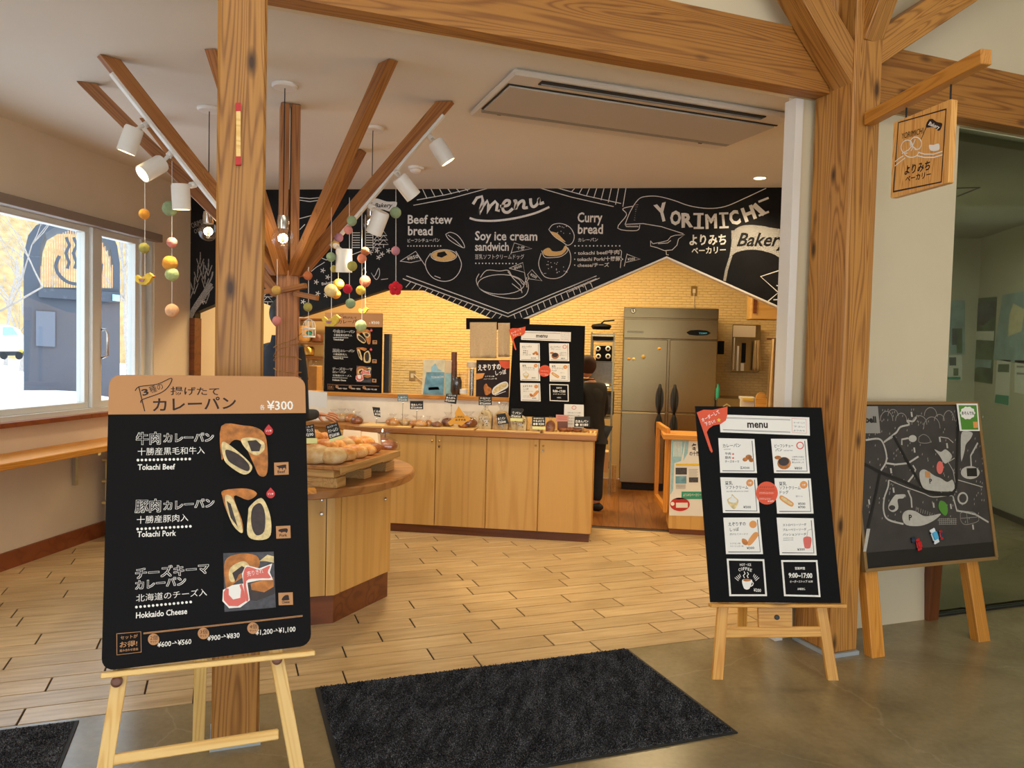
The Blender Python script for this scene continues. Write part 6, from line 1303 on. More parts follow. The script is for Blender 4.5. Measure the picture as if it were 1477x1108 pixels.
# ---- things standing on the ledge: book, tin, jars
def boxy(name, label, cat, pts, Y, d, m, parts=()):
    P = Plane(at_y(*pts[0], Y), (1, 0, 0), (0, 0, 1)); t = thing(name, label, cat, P.w(sum(p[0] for p in pts) / 4, max(p[1] for p in pts))); P.p = t
    o = P.mk('body', MB().prism([V(P.uv(*p)).to_3d() + V((0, 0, -d)) for p in pts][::-1], (0, 0, d)), m, 0)
    for nm, q, mm in parts: P.poly(nm, q, mm, 1)
    return t, P
m_book = plain('pale_blue_cover', '6FA3BA', .5, noise=.4, nscale=16); m_bookt = plain('cream_cover', 'E2D9B8', .6, noise=.15, nscale=14)
t, P = boxy('picture_book', 'pale blue and cream picture cover standing on the ledge', 'book', [(611, 519), (642, 519), (641, 571), (608, 570)], 6.52, .012, m_bookt, [('cover_picture', [(615, 537), (641, 537), (640, 570), (610, 569)], m_book), ('cover_title', [(618, 559), (632, 558), (634, 562), (618, 563)], m_paper)])
P.text('TOKACHI', (622, 546), (640, 545), 3, m_paper, lvl=3); P.poly('cloud', [(622, 530), (628, 524), (632, 532), (638, 535), (622, 537)], m_sky, 2)
boxy('storage_bin', 'pale blue sided bin behind the picture book', 'bin', [(642, 520), (652, 520), (652, 570), (641, 570)], 6.58, .06, m_sky, [('white_upper', [(642, 520), (652, 520), (652, 538), (642, 538)], m_wall)])
def lathe_thing(name, label, cat, x, yb, yt, r_px, prof, m, Y=6.56, parts=(), group=None):
    b = at_y(x, yb, Y); tp = at_y(x, yt, Y); H = tp.z - b.z; s = (at_y(x + 1, yb, Y) - b).length * r_px
    t = thing(name, label, cat, b, 0, group); obj('body', MB().lathe([(r * s, z * H) for r, z in prof], b, 18), m, t, smooth=40)
    for nm, pf, mm in parts: obj(nm, MB().lathe([(r * s, z * H) for r, z in pf], b, 18), mm, t, smooth=40)
    return t
m_coffee = plain('dark_coffee_beans', '24140C', .5, noise=.3, nscale=90)
lathe_thing('coffee_jar', 'glass jar of dark coffee beans on the ledge right of the blue bin', 'jar', 658, 570, 537, 8, [(.7, 0), (.95, .1), (1, .6), (.8, .85), (.55, 1)], m_bag, parts=[('beans', [(.66, .02), (.9, .12), (.95, .6), (.7, .8)], m_coffee)])
lathe_thing('brown_bottle', 'brown bottle top standing behind the coffee jar', 'bottle', 654, 565, 508, 4.5, [(1, 0), (1, .75), (.9, .78), (.9, 1)], m_toe, Y=6.6)
lathe_thing('glass_jug', 'clear glass jug left of the squirrel poster', 'jug', 668, 571, 538, 6, [(.8, 0), (1, .1), (1, .9), (1.1, 1)], m_bag, parts=[('white_label', [(1.01, .1), (1.01, .3)], m_paper)])
lathe_thing('steel_canister', 'tall glass canister with a cream lid beside the squirrel poster', 'canister', 680, 572, 522, 7, [(1, 0), (1, .84)], m_bag, parts=[('lid', [(1.1, .85), (1.1, .99), (.9, 1)], m_wall), ('core', [(.4, 0), (.4, .8)], m_steel)])
sc_ = thing('steel_column', 'brushed steel pillar right behind the ledge poster', 'steel post', at_y(560, 570, 6.6)); a_, b_ = at_y(552.5, 572, 6.6), at_y(565, 482, 6.6)
obj('sheet', MB().box(a_.x, b_.x - .02, 6.6, 6.62, a_.z - .05, b_.z), m_dgrey, sc_); obj('edge_strip', MB().box(b_.x - .02, b_.x, 6.595, 6.62, a_.z - .05, b_.z), m_steel, sc_)
s2 = thing('steel_column', 'thin steel edge strip at the left of the ledge poster', 'steel post', at_y(468, 566, 6.6)); a_, b_ = at_y(466, 568, 6.6), at_y(470, 480, 6.6)
obj('sheet', MB().box(a_.x, b_.x, 6.6, 6.63, a_.z, b_.z), m_steel, s2)
gs = thing('glass_screen', 'clear sneeze screen on the ledge in front of the socket', 'glass screen', at_y(590, 572, 6.6)); a_, b_ = at_y(566, 572, 6.6), at_y(612, 518, 6.6)
obj('screen', MB().box(a_.x, b_.x, 6.6, 6.606, a_.z, b_.z), m_pane, gs)
# ---- shelf along the window, trolley of bread crates
sh = thing('wall_shelf', 'long wooden wall shelf below the window', 'shelf', (XL, 4.5, .72))
obj('board', MB().box(XL + .001, -3.60, 2.0, 6.3, .722, .765), m_oiled, sh, M=frame((XL, 4, .74), (0, 1, 0)), bevel=.004)
for y in (3.4, 5.1): obj('bracket', MB().box(XL + .001, -3.72, y, y + .03, .68, .721).box(XL + .001, XL + .03, y, y + .03, .45, .68), m_chrome, sh)
m_crate = plain('cream_plastic_crate', 'C9B070', .5)
cx0, cx1, cy0, cy1 = -3.86, -3.36, 5.33, 5.75
dl = thing('crate_dolly', 'wheeled dolly under the stack of cream bread crates', 'dolly', (-3.6, 5.54, 0)); obj('deck', MB().box(cx0 + .02, cx1 - .02, cy0 + .02, cy1 - .02, .095, .125), plain('grey_deck', '5F5A4C', .6), dl)
for x in (cx0 + .07, cx1 - .07):
    for y in (cy0 + .06, cy1 - .06):
        c_ = obj('caster', MB().lathe([(.042, -.013), (.045, 0), (.042, .013)], (x, y, .045), 16, Matrix.Rotation(R(90), 4, 'X')), m_rubber, dl, smooth=40); obj('fork', MB().box(x - .02, x + .02, y - .02, y - .016, .04, .096).box(x - .02, x + .02, y + .016, y + .02, .04, .096), m_steel, c_)
for k in range(3):
    z0 = .126 + k * .165
    t = thing('bread_crate', ('bottom cream plastic crate of the stack under the shelf', 'middle cream plastic crate of the stack under the shelf', 'top cream plastic crate of the stack under the shelf')[k], 'crate', (-3.6, 5.54, z0), 0, 'stacked cream crates')
    obj('tub', MB().box(cx0 + .015, cx1 - .015, cy0 + .015, cy1 - .015, z0, z0 + .145), m_crate, t, bevel=.008); obj('rim', MB().box(cx0, cx1, cy0, cy1, z0 + .145, z0 + .163), m_crate, t, bevel=.004)
# ---------------------------------------------------------------- kitchen
FY = 8.65; fx0, fx1 = .05, 1.075; fz1 = 2.04
fr = thing('refrigerator', 'tall four-door stainless steel refrigerator against the brick wall', 'refrigerator', (.56, 9.0, 0))
obj('cabinet', MB().box(fx0, fx1, FY + .03, 9.38, .12, fz1), m_steel, fr, bevel=.004)
obj('plinth', MB().box(fx0 + .03, fx1 - .03, FY + .06, 9.3, .001, .12), m_dark, fr)
def FP(x, y): p = at_y(x, y, FY); return p
zs = FP(960, 500).z
ztop, zband = FP(960, 462).z, FP(960, 489).z
obj('top_fascia', MB().box(fx0, fx1, FY, FY + .03, FP(960, 459).z, fz1 - .004), m_steel, fr, bevel=.003)
obj('control_band', MB().box(fx0 + .004, fx1 - .004, FY - .012, FY + .03, zband, FP(960, 461).z), m_steel, fr, bevel=.006)
zmid = FP(960, 595.5).z; xm = FP(964.5, 500).x; zl = FP(930, 697).z
for i, (a, b) in enumerate(((fx0, xm - .006), (xm + .006, fx1))):
    for j, (z0, z1_) in enumerate(((zmid + .006, zband - .008), (zl, zmid - .006))):
        d_ = obj('door', MB().box(a + .006, b - .006, FY - .008, FY + .03, z0, z1_), m_steel, fr, bevel=.006)
        hx = (b - .075) if i == 0 else (a + .075); hz = z0 + .14 if j == 0 else z1_ - .16
        obj('handle_recess', MB().lathe([(.035, 0), (.03, .002)], (hx, FY - .008, hz), 20, Matrix.Rotation(R(90), 4, 'X') @ Matrix.Diagonal((1.3, 4.2, 1, 1))), m_dgrey, d_)
        obj('handle', MB().tube([(hx, FY - .01, hz + .16), (hx, FY - .045, hz + .13), (hx, FY - .045, hz - .13), (hx, FY - .01, hz - .16)], .015, 8), m_rubber, d_, smooth=True)
PF = Plane((fx0, FY - .0135, 1.5), (1, 0, 0), (0, 0, 1), fr)
PF.poly('display', [(990 + a, 479.5 + b) for a, b in ((0, 0), (6, -3), (18, -3.6), (30, -2.4), (35, 1), (30, 4), (16, 4.6), (4, 3.4))], m_black, 1, d=.003)
PF.text('HOSHIZAKI', (905, 480), (928, 480.5), 3, m_dgrey); PF.text('TEMP', (1008, 482), (1020, 482), 2.2, m_toyc, lvl=5)
P = Plane((fx0, FY - .0005, 1.5), (1, 0, 0), (0, 0, 1), fr); P.poly('emblem', circ(913.5, 448.5, 4, n=16), m_dgrey, 1); P.strokes('emblem_letter', [[(911.5, 446.5), (911.5, 450), (914, 450.5)], [(914, 447), (915.5, 446.5), (915.5, 450)]], m_white, .7, 2)
for x, y, c in ((951, 503, 'or_'), (907, 518, 'or_'), (914, 518, 'cr'), (928, 515, 'ta')):
    p = at_y(x, y, FY - .012); mgn = thing('fridge_magnet', {951: 'orange round magnet at the top of the left refrigerator door', 907: 'leftmost of the small magnets on the refrigerator', 914: 'cream magnet, second from the left on the refrigerator', 928: 'tan leaf-shaped magnet on the refrigerator door'}[x], 'magnet', p, 0, 'magnets on the refrigerator')
    obj('knob', MB().ball(p, .02, (1, .4, .8 if x != 928 else 1.3), 10, 6), FM[c], mgn, smooth=True)
# wall sockets
def socket(label, x, y, Y, cord=None, w2=4.5, h2=7):
    p = at_y(x, y, Y); s = (at_y(x + 1, y, Y) - p).length; t = thing('wall_socket', label, 'socket', p)
    obj('plate', MB().box(p.x - w2 * s, p.x + w2 * s, Y - .012, Y - .0085, p.z - h2 * s, p.z + h2 * s), m_brass, t, bevel=.0015); obj('outlet', MB().box(p.x - 2 * s, p.x + 2 * s, Y - .018, Y - .012, p.z - 3 * s, p.z + 3 * s), m_wall, t)
    if cord: obj('power_cord', MB().tube([at_y(a, b, Y - .02) for a, b in cord], .005, 6), m_rubber if Y < 9.3 and x < 700 else m_wall, t, smooth=True)
socket('brass wall socket with a cord above the refrigerator', 1001, 420, YK, [(1001, 423), (1001, 434), (1002, 446)])
socket('brass wall socket with a black cord behind the glass screen', 595, 542, YK, [(597, 540), (602, 545), (612, 553)])
# stand with griddle irons left of the refrigerator
def kbox(name, label, cat, x0, y0, x1, y1, Y, d, m, parts=(), bevel=.004):
    a, b = at_y(x0, y1, Y), at_y(x1, y0, Y); a.z = max(a.z, .001); t = thing(name, label, cat, ((a.x + b.x) / 2, Y, a.z)); obj('body', MB().box(a.x, b.x, Y, Y + d, a.z, b.z), m, t, bevel=bevel)
    for nm, q, mm in parts:
        c, e = at_y(q[0], q[3], Y), at_y(q[2], q[1], Y); obj(nm, MB().box(c.x, e.x, Y - .01, Y - .0005, c.z, e.z), mm, t)
    return t
KY = 8.3
rk = thing('steel_rack', 'narrow steel equipment rack left of the refrigerator', 'rack', at_y(866, 700, KY)); a_, b_ = at_y(846, 700, KY), at_y(887, 480, KY)
for x in (a_.x, b_.x - .02): obj('upright', MB().box(x, x + .02, KY, KY + .02, 0, b_.z).box(x, x + .02, KY + .4, KY + .42, 0, b_.z), m_steel, rk)
for y in (481, 556, 601): z = at_y(860, y, KY).z; obj('shelf', MB().box(a_.x + .0205, b_.x - .0205, KY, KY + .42, z - .02, z), m_steel, rk)
obj('lower_shelf', MB().box(a_.x + .0205, b_.x - .0205, KY, KY + .42, .28, .30), m_steel, rk)
kbox('griddle', 'black and steel griddle on the top of the steel rack', 'appliance', 853, 484, 886, 492, KY - .02, .3, m_steel, [('control_strip', (855, 486, 885, 491), m_black)])
p = at_y(867, 480, KY + .1); pn_ = thing('frying_pan', 'black lidded pan with a raised handle on top of the rack', 'pan', p); obj('pan_body', MB().lathe([(.09, 0), (.11, .03), (.1, .05), (.03, .065)], p + Z_ * .035, 20), m_black, pn_, smooth=30); obj('handle', MB().tube([p + V((0, 0, .1)), p + V((.03, -.02, .125)), p + V((.14, -.03, .135))], .008, 6), m_black, pn_, smooth=True)
t = kbox('control_unit', 'black timer unit with four round dials hanging under the rack top', 'appliance', 859, 499, 883, 521, KY - .03, .04, m_black)
for x, y in ((862.5, 503), (877, 503), (863, 514), (877, 514)): p = at_y(x, y, KY - .031); obj('dial', MB().lathe([(.028, 0), (.022, .008)], p, 14, Matrix.Rotation(R(90), 4, 'X')), m_white, t); obj('dial_centre', MB().lathe([(.014, .008), (.012, .011)], p, 10, Matrix.Rotation(R(90), 4, 'X')), m_black, t)
kbox('steel_appliance', 'grey perforated steel appliance in the middle of the rack', 'appliance', 849, 522, 886, 553, KY + .02, .3, plain('dull_steel', '8D8676', .4, .6, noise=.15, nscale=30), [('lit_slot', (853, 555, 878, 558.5), m_lamp)])
kbox('fryer', 'dark appliance on the lower rack shelf beside the staff', 'appliance', 868, 566, 886, 598, KY + .02, .3, m_dgrey, [('grey_panel', (869, 571, 884, 588), m_slate)])
kbox('carton', 'pale cardboard carton at the foot of the steel rack', 'box', 863, 652, 878, 681, KY - .15, .2, plain('kraft_carton', 'C9A77A', .8))
wk = thing('wooden_boards', 'thin wooden boards leaning by the refrigerator foot', 'board', at_y(885, 712, 8.5))
for x in (882, 885.5): obj('board', MB().box(at_y(x, 700, 8.45).x, at_y(x + 2.6, 700, 8.45).x, 8.45, 8.47, .001, at_y(x, 671, 8.45).z), m_block, wk)
# right-hand kitchen: hanging cabinet, knife panel with mirror finish, aprons, worktop
kbox('cabinet_bracket', 'cream open wall cabinet at the top right of the kitchen', 'cabinet', 1083, 424, 1160, 460, 8.55, .3, m_birch, [('recess', (1086, 427, 1092, 452), m_toe)])
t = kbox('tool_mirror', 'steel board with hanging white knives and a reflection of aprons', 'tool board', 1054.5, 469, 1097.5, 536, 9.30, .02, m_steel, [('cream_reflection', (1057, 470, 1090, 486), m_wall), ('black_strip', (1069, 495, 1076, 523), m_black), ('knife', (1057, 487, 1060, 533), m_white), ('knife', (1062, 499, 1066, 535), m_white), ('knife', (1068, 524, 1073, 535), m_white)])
m_apron = plain('beige_apron', 'CDAE7C', .9, noise=.08, nscale=20)
ap = thing('apron', 'beige apron hanging at the right wall of the kitchen', 'apron', at_y(1118, 560, 8.2)); 
def af(x0a, x1a, x0b, x1b, ya, yb, Y):
    def f(u_, v_):
        l = x0a + (x0b - x0a) * v_; r = x1a + (x1b - x1a) * v_; return at_y(l + (r - l) * u_, ya + (yb - ya) * v_, Y) + V((0, .02 * math.sin(u_ * 16), 0))
    return f
cloth('', '', '', 14, 6, af(1113, 1123, 1104, 1124, 489, 600, 8.2), m_apron, parent=ap); ap2 = thing('apron', 'narrow tan apron second from the right in the kitchen', 'apron', at_y(1100, 560, 8.25)); cloth('', '', '', 8, 6, af(1088, 1096, 1085, 1097, 491, 535, 9.22), m_apron, parent=ap2)
rl_ = thing('hook_rail', 'small rail holding the aprons', 'rail', at_y(1118, 487, 8.22)); a_, b_ = at_y(1106, 489, 8.22), at_y(1135, 486, 8.22); obj('bar', MB().box(a_.x, b_.x, 8.205, 8.23, a_.z - .01, a_.z + .01), m_toe, rl_)
kbox('small_speaker', 'small black box on the wall right of the refrigerator', 'speaker', 1036, 492, 1045, 511, 8.9, .1, m_black)
wt = kbox('worktop', 'steel worktop at the right of the kitchen behind the menu board', 'worktop', 1034, 578, 1150, 590, 8.5, .6, m_steel); 
obj('legs', MB().box(at_y(1034, 590, 8.55).x, at_y(1034, 590, 8.55).x + .04, 8.55, 8.59, 0, at_y(1034, 590, 8.5).z - .002), m_steel, wt); obj('legs', MB().box(1.7, 1.74, 8.55, 8.59, 0, .8), m_steel, wt)
lathe_thing('dish_bottle', 'dark bottle with a pale cap on the steel worktop', 'bottle', 1035, 577, 554, 3, [(1, 0), (1, .7), (.5, .8), (.5, 1)], m_teal, Y=8.6)
kbox('towel_box', 'white and yellow paper towel box on the worktop', 'box', 1068, 573, 1089, 587, 8.45, .15, m_white, [('yellow_label', (1071, 575, 1087, 578), m_yel)])
p = at_y(1097, 582, 8.4); bs = thing('wooden_stool', 'round-topped pale wooden board standing behind the menu board', 'board', p); PZ = Plane(p, (1, 0, 0), (0, 0, 1), bs)
PZ.poly('disc', [(1089, 600), (1089, 575), (1092, 568), (1097, 565.5), (1102, 568), (1105, 575), (1105, 600)], m_pine2, 0, d=.03)
# left kitchen: shelves, cabinets seen behind the tree and the customer
kbox('wall_cabinet', 'tan wall cabinet at the far left of the kitchen opening', 'cabinet', 283, 452, 345, 490, 8.6, .4, m_birch, [('dark_slot', (281, 455, 287, 469), m_toe)])
kbox('steel_hood', 'dark grey steel hood under the tan cabinet at the left', 'hood', 262, 492, 345, 503, 8.55, .4, m_slate, [('white_panel', (297, 492, 303, 520), m_white)])
kbox('oven', 'brown-grey oven front behind the left timber post', 'oven', 266, 506, 300, 532, 8.5, .5, plain('bronze_oven', '6E5032', .3, .6), [('red_strip', (268, 526, 297, 529), m_toe)])
sv = thing('storage_shelf', 'wooden storage shelf with glass jars behind the bird cage', 'shelf', at_y(440, 600, 8.9)); a_, b_ = at_y(376, 640, 8.9), at_y(466, 456, 8.9)
for y in (459, 494, 514, 545): z = at_y(430, y, 8.9).z; obj('shelf_board', MB().box(a_.x, b_.x, 8.9, 9.25, z - .02, z), m_toe, sv)
for x in (a_.x, b_.x - .03): obj('upright', MB().box(x, x + .03, 9.255, 9.28, .0, b_.z), m_toe, sv)
for i, (x, y0, y1, m, lab, r_) in enumerate(((436, 545, 520, m_bag, 'glass jar on the kitchen shelf, left one', 7), (452, 545, 518, m_bag, 'glass jar on the kitchen shelf, right one', 8), (444, 513, 500, m_brass, 'brass pot on the kitchen shelf', 9), (458, 494, 482, m_toe, 'brown bowl on the upper kitchen shelf', 8), (440, 493, 470, m_block, 'wooden tub on the upper kitchen shelf', 9))):
    lathe_thing('jar' if i < 2 else 'pot', lab, 'jar' if i < 2 else 'pot', x, y0, y1, r_, [(.8, 0), (1, .1), (1, .8), (.8, 1)], m, Y=8.98)
kbox('paper_bag', 'tall kraft paper sack standing behind the counter at the left', 'bag', 444, 528, 457, 600, 7.4, .15, plain('kraft_sack', 'B98A4A', .8, noise=.1))
# small hinged gate and poster cabinet
GYY = 6.60
gt = thing('swing_gate', 'open wooden frame gate standing ajar beside the poster cabinet', 'gate', at_z(948, 730))
g0, g1 = at_y(962, 630, 6.6), V((at_y(946, 735, 6.2).x, 6.95, 0))
xg = at_y(961, 700, 6.62).x; zt_, zb_ = at_y(961, 618, 6.62).z, .17
hx, hy = at_z(949, 731, .17).x, at_z(949, 731, .17).y
dA, dB = V((xg, 6.66, 0)), V((hx, 7.25, 0))
for p, nm in ((dA, 'stile'), (dB, 'stile')): beam(nm, p + Z_ * zb_, p + Z_ * zt_, .035, .05, m_oiled, gt, z=(dB - dA))
beam('rail', dA + Z_ * (zt_ - .025), dB + Z_ * (zt_ - .025), .035, .05, m_oiled, gt); beam('rail', dA + Z_ * (zb_ + .03), dB + Z_ * (zb_ + .03), .035, .05, m_oiled, gt)
pc = thing('poster_cabinet', 'low plywood cabinet with a winter poster beside the kitchen passage', 'cabinet', (.85, 6.6, 0))
q0 = at_z(964, 770); q1x = q0.x + .78; PY = q0.y; ztc = at_y(964, 634, PY).z
obj('plinth', MB().box(q0.x + .01, q1x, PY + .01, PY + .32, 0, .045), m_toe, pc); obj('carcass', MB().box(q0.x, q1x, PY, PY + .33, .046, ztc), m_birch, pc, M=frame((q0.x, PY, 0), Z_))
obj('cabinet_top', MB().box(q0.x - .07, q1x + .03, PY - .03, PY + .35, ztc, ztc + .045), m_oiled, pc, M=frame((q0.x, PY, ztc), (1, 0, 0)), bevel=.005)
PP = Plane((q0.x, PY - .001, .5), (1, 0, 0), (0, 0, 1)); po = thing('winter_poster', 'pale blue event poster with small photographs on the low cabinet', 'poster', at_y(990, 745, PY - .001)); PP.p = po
cP = lambda x, y: (940 + x / 6.156, 600 + y / 6.156)
PP.poly('sheet', [cP(175, 205), cP(640, 215), cP(640, 895), cP(155, 885)], m_paper, 0, d=.0008)
PP.poly('blue_field', [cP(178, 208), cP(300, 212), cP(260, 400), cP(200, 420), cP(190, 660), cP(165, 700)], m_sky, 2); PP.poly('blue_field', [cP(300, 212), cP(330, 212), cP(320, 330), cP(280, 400)], m_sky, 2)
PP.text('冬', cP(350, 300), cP(405, 300), 9, m_ink, bold=.03, lvl=3); PP.text('の十勝', cP(335, 350), cP(425, 350), 6, m_ink, bold=.02, lvl=3)
for i in range(6): PP.strokes('printed_lines', [[cP(200 + 13 * i, 230), cP(195 + 13 * i, 360)]], m_wht, .8, 3)
for a, b, c, d, m in ((215, 425, 430, 442, m_yel), (212, 460, 312, 520, m_slate), (212, 535, 308, 600, m_book), (330, 545, 412, 590, m_slate), (195, 668, 262, 740, m_paper), (265, 672, 450, 738, m_teal)): PP.poly('printed_block', [cP(a, b), cP(c, b), cP(c, d), cP(a, d)], m, 3)
PP.poly('printed_badge', [cP(*p) for p in circ(250, 785, 88, 60, 20, 0, 360)], m_red, 3); PP.poly('printed_badge', [cP(215, 770), cP(320, 770), cP(320, 815), cP(215, 815)], m_paper, 4); PP.poly('printed_seal', [cP(*p) for p in circ(185, 780, 17, n=10)], m_wht, 5)
for i in range(6): PP.strokes('printed_lines', [[cP(330, 475 + 12 * i), cP(410 - 10 * (i % 2), 475 + 12 * i)], [cP(215, 615 + 10 * (i % 4)), cP(300, 615 + 10 * (i % 4))]], m_grey, .5, 3)
PP.text('よりみちベーカリー', cP(280, 712), cP(440, 712), 4, m_wht, lvl=5)
# ---------------------------------------------------------------- corridor posters beyond the glass
PQ = Plane((3.818, 7, 1.5), (0, -1, 0), (0, 0, 1)); cQ = lambda x, y: (1240 + x / 2.519, 160 + y / 2.518)
PR = Plane((3, 8.897, 1.5), (1, 0, 0), (0, 0, 1))
m_ph1 = plain('poster_landscape', '5B7A5E', .5, noise=.7, nscale=5); m_ph2 = plain('poster_blue', '9DB8C0', .5, noise=.3, nscale=6); m_ph3 = plain('poster_dark', '4B5A68', .5, noise=.8, nscale=6)
def poster(P, label, q, m, extra=()):
    t = thing('wall_poster', label, 'poster', P.w(sum(p[0] for p in q) / 4, max(p[1] for p in q)), 0, 'posters in the corridor'); P.p = t; P.poly('sheet', q, m, 1, d=.002)
    for k, (qq, mm) in enumerate(extra): P.poly('printed_block', qq, mm, 4 + k * .5)
R4 = lambda a, b, c, d, k=0: [cQ(a, b), cQ(c, b + k), cQ(c, d + k), cQ(a, d)]
poster(PQ, 'dark landscape poster, tall one left of the big pale poster in the corridor', [cQ(403, 683), cQ(500, 675), cQ(482, 992), cQ(386, 978)], m_ph1, [([cQ(410, 700), cQ(498, 690), cQ(496, 740), cQ(450, 780), cQ(408, 770)], m_ph3), ([cQ(400, 800), cQ(490, 800), cQ(488, 835), cQ(398, 830)], m_paper), ([cQ(396, 900), cQ(480, 905), cQ(478, 935), cQ(430, 930), cQ(390, 960)], m_ph2), ([cQ(401, 700), cQ(408, 700), cQ(404, 865), cQ(396, 865)], m_wht)])
poster(PQ, 'large pale blue map poster at the right edge of the corridor wall', [cQ(520, 668), cQ(640, 650), cQ(640, 925), cQ(484, 903)], m_ph2, [([cQ(560, 700), cQ(600, 720), cQ(590, 800), cQ(540, 820), cQ(545, 740)], m_bookt)])
poster(PQ, 'green and white leaflet below the pale map poster', [cQ(500, 905), cQ(550, 905), cQ(542, 1072), cQ(490, 1062)], m_paper, [([cQ(495, 1030), cQ(543, 1035), cQ(542, 1070), cQ(491, 1060)], m_teal), ([cQ(505, 920), cQ(545, 920), cQ(544, 950), cQ(503, 948)], m_ph1)])
poster(PQ, 'white text sheet at the far right below the map poster', [cQ(565, 905), cQ(640, 910), cQ(640, 1040), cQ(563, 1022)], m_paper, [([cQ(572, 925), cQ(620, 928), cQ(620, 935), cQ(572, 932)], m_grey), ([cQ(572, 950), cQ(620, 953), cQ(620, 960), cQ(572, 957)], m_grey)])
poster(PR, 'tall blue-green poster on the end wall of the corridor', R4(328, 688, 382, 885), m_ph2, [(R4(335, 790, 352, 850), m_ph3), (R4(352, 790, 372, 880), m_ph1)])
poster(PR, 'white leaflet with a green footer on the corridor end wall', R4(315, 888, 372, 978), m_paper, [(R4(310, 966, 366, 976), m_teal), (R4(325, 895, 350, 925), m_ph3), (R4(340, 935, 358, 962), m_ph1)])
hp = thing('ceiling_line', 'square access hatch in the corridor ceiling', 'hatch', at_z(1398, 272, 2.845)); a_, b_, c_ = at_z(1380, 271, 2.8495), at_z(1413, 270, 2.8495), at_z(1381, 283, 2.8495)
obj('dark_line', MB().tube([a_, b_, c_], .008, 4), m_dgrey, hp)  # two thin dark segments meeting at an angle
# ---------------------------------------------------------------- outdoors, through the window
m_snow = plain('snow', 'F4F6FA', .8, noise=.02, nscale=1)
def ground(): 
    vs, fs_ = [], []; nx, ny = 40, 40
    for j in range(ny + 1):
        for i in range(nx + 1):
            x = XL - .3 - 60 * (i / nx) ** 1.6; y = -12 + 75 * j / ny; d = XL - x
            z = .10 + .28 * math.sin(x * .9 + y * .35) * math.sin(y * .5 + 1.3) * min(1, d / 4) + .32 * math.exp(-((d - 9 - math.sin(y * .4)) / 2.5) ** 2)
            vs.append((x, y, z))
    for j in range(ny):
        for i in range(nx): a = j * (nx + 1) + i; fs_.append((a, a + 1, a + nx + 2, a + nx + 1))
    return MB().add(vs, fs_)
go = struct('floor_snow', ground(), m_snow, smooth=True)
# arched gate with slats and a hot-spring bowl sign
GD = 15.0
gc_ = CAM + ray(106, 500) * GD; gdir = V((gc_.x, gc_.y, 0)).normalized()
PG = Plane(gc_, V((gdir.y, -gdir.x, 0)), Z_)
m_gate = plain('dark_blue_grey_gate', '41454E', .6, noise=.08, nscale=2); m_slat = plain('larch_slats', 'B88A5E', .7, noise=.15, nscale=3)
ga = thing('arch_gate', 'dark arched gate building with larch slats and a hot spring bowl sign outside the window', 'gate', (gc_.x, gc_.y, 0)); PG.p = ga
cG = lambda x, y: (x / 3.077, 260 + y / 3.077)
ou = [(105, 1500), (105, 330), (125, 245), (160, 200), (220, 175), (320, 165), (430, 180), (490, 220), (520, 290), (532, 370), (532, 1500)]
inn = [(505, 480), (505, 370), (490, 300), (450, 240), (400, 225), (330, 205), (250, 205), (200, 235), (180, 290), (172, 380), (172, 480)]
def gp3(pts): return [V(PG.uv(*cG(*p))).to_3d() for p in pts]
mb = MB(); o_, i_ = gp3([p for p in ou]), gp3(inn)
PG.mk('arch_frame', MB().prism(gp3([(105, 1500), (105, 330), (125, 245), (160, 200), (220, 175), (320, 165), (430, 180), (490, 220), (520, 290), (532, 370), (532, 480), (505, 480), (505, 370), (490, 300), (450, 240), (400, 225), (330, 205), (250, 205), (200, 235), (180, 290), (172, 380), (172, 1500)]), (0, 0, -1.2)), m_gate, 0)
PG.mk('lower_wall', MB().prism(gp3([(172, 475), (532, 480), (532, 1500), (172, 1500)]), (0, 0, -.4)), m_gate, 0)
PG.mk('beam_band', MB().prism(gp3([(172, 478), (532, 500), (532, 545), (172, 520)]), (0, 0, .12)), m_gate, 0)
PG.mk('door_panel', MB().prism(gp3([(245, 585), (160, 580), (160, 735), (245, 740)]), (0, 0, .05)), plain('slate_panel', '565E6A', .5), 0)
for i in range(30):
    x = 180 + i * 10.9; t_ = (x - 172) / 333; yt = 478 - 265 * math.sqrt(max(.05, 1 - (2 * t_ - 1) ** 2)) ** .8
    PG.mk('slat', MB().prism(gp3([(x, 478), (x + 5, 478), (x + 5, yt + 5), (x, yt + 5)]), (0, 0, -.06)), m_slat, 0)
PG.strokes('bowl_sign', [(4.5, [cG(*p) for p in ((262, 340), (248, 380), (262, 420), (300, 452), (350, 462), (400, 455), (440, 420), (450, 375))])] + [(4, [cG(295 + k * 33, 258), cG(308 + k * 33, 290), cG(292 + k * 33, 325), cG(306 + k * 33, 365), cG(300 + k * 33, 390)]) for k in range(3)], m_gate, 4, 60)
PG.poly('house_number', [cG(498, 508), cG(530, 512), cG(530, 540), cG(498, 536)], m_sky, 200)
# parked white van
vp = CAM + ray(14, 515) * 17; vz = .25
van = thing('white_van', 'white van parked in the snow at the left edge of the window', 'van', (vp.x, vp.y, vz)); PV = Plane(V((vp.x, vp.y, vp.z)), V((gdir.y, -gdir.x, 0)), Z_, van)
PV.mk('body', MB().prism([V(PV.uv(*p)).to_3d() for p in ((-30, 512), (-30, 470), (8, 468), (22, 474), (33, 490), (34, 512))][::-1], (0, 0, -1.5)), m_white, 0, parent=van)
PV.poly('side_window', [(4, 472), (18, 472), (26, 483), (4, 484)], m_sky, 8); PV.poly('bumper', [(-30, 507), (34, 507), (34, 513), (-30, 513)], m_dgrey, 10); PV.poly('number_plate', [(27, 505), (33, 505), (33, 509), (27, 509)], m_yel, 22)
for x in (6, 28): PV.poly('wheel', circ(x, 513, 5.5, n=14), m_rubber, 12, d=.15)
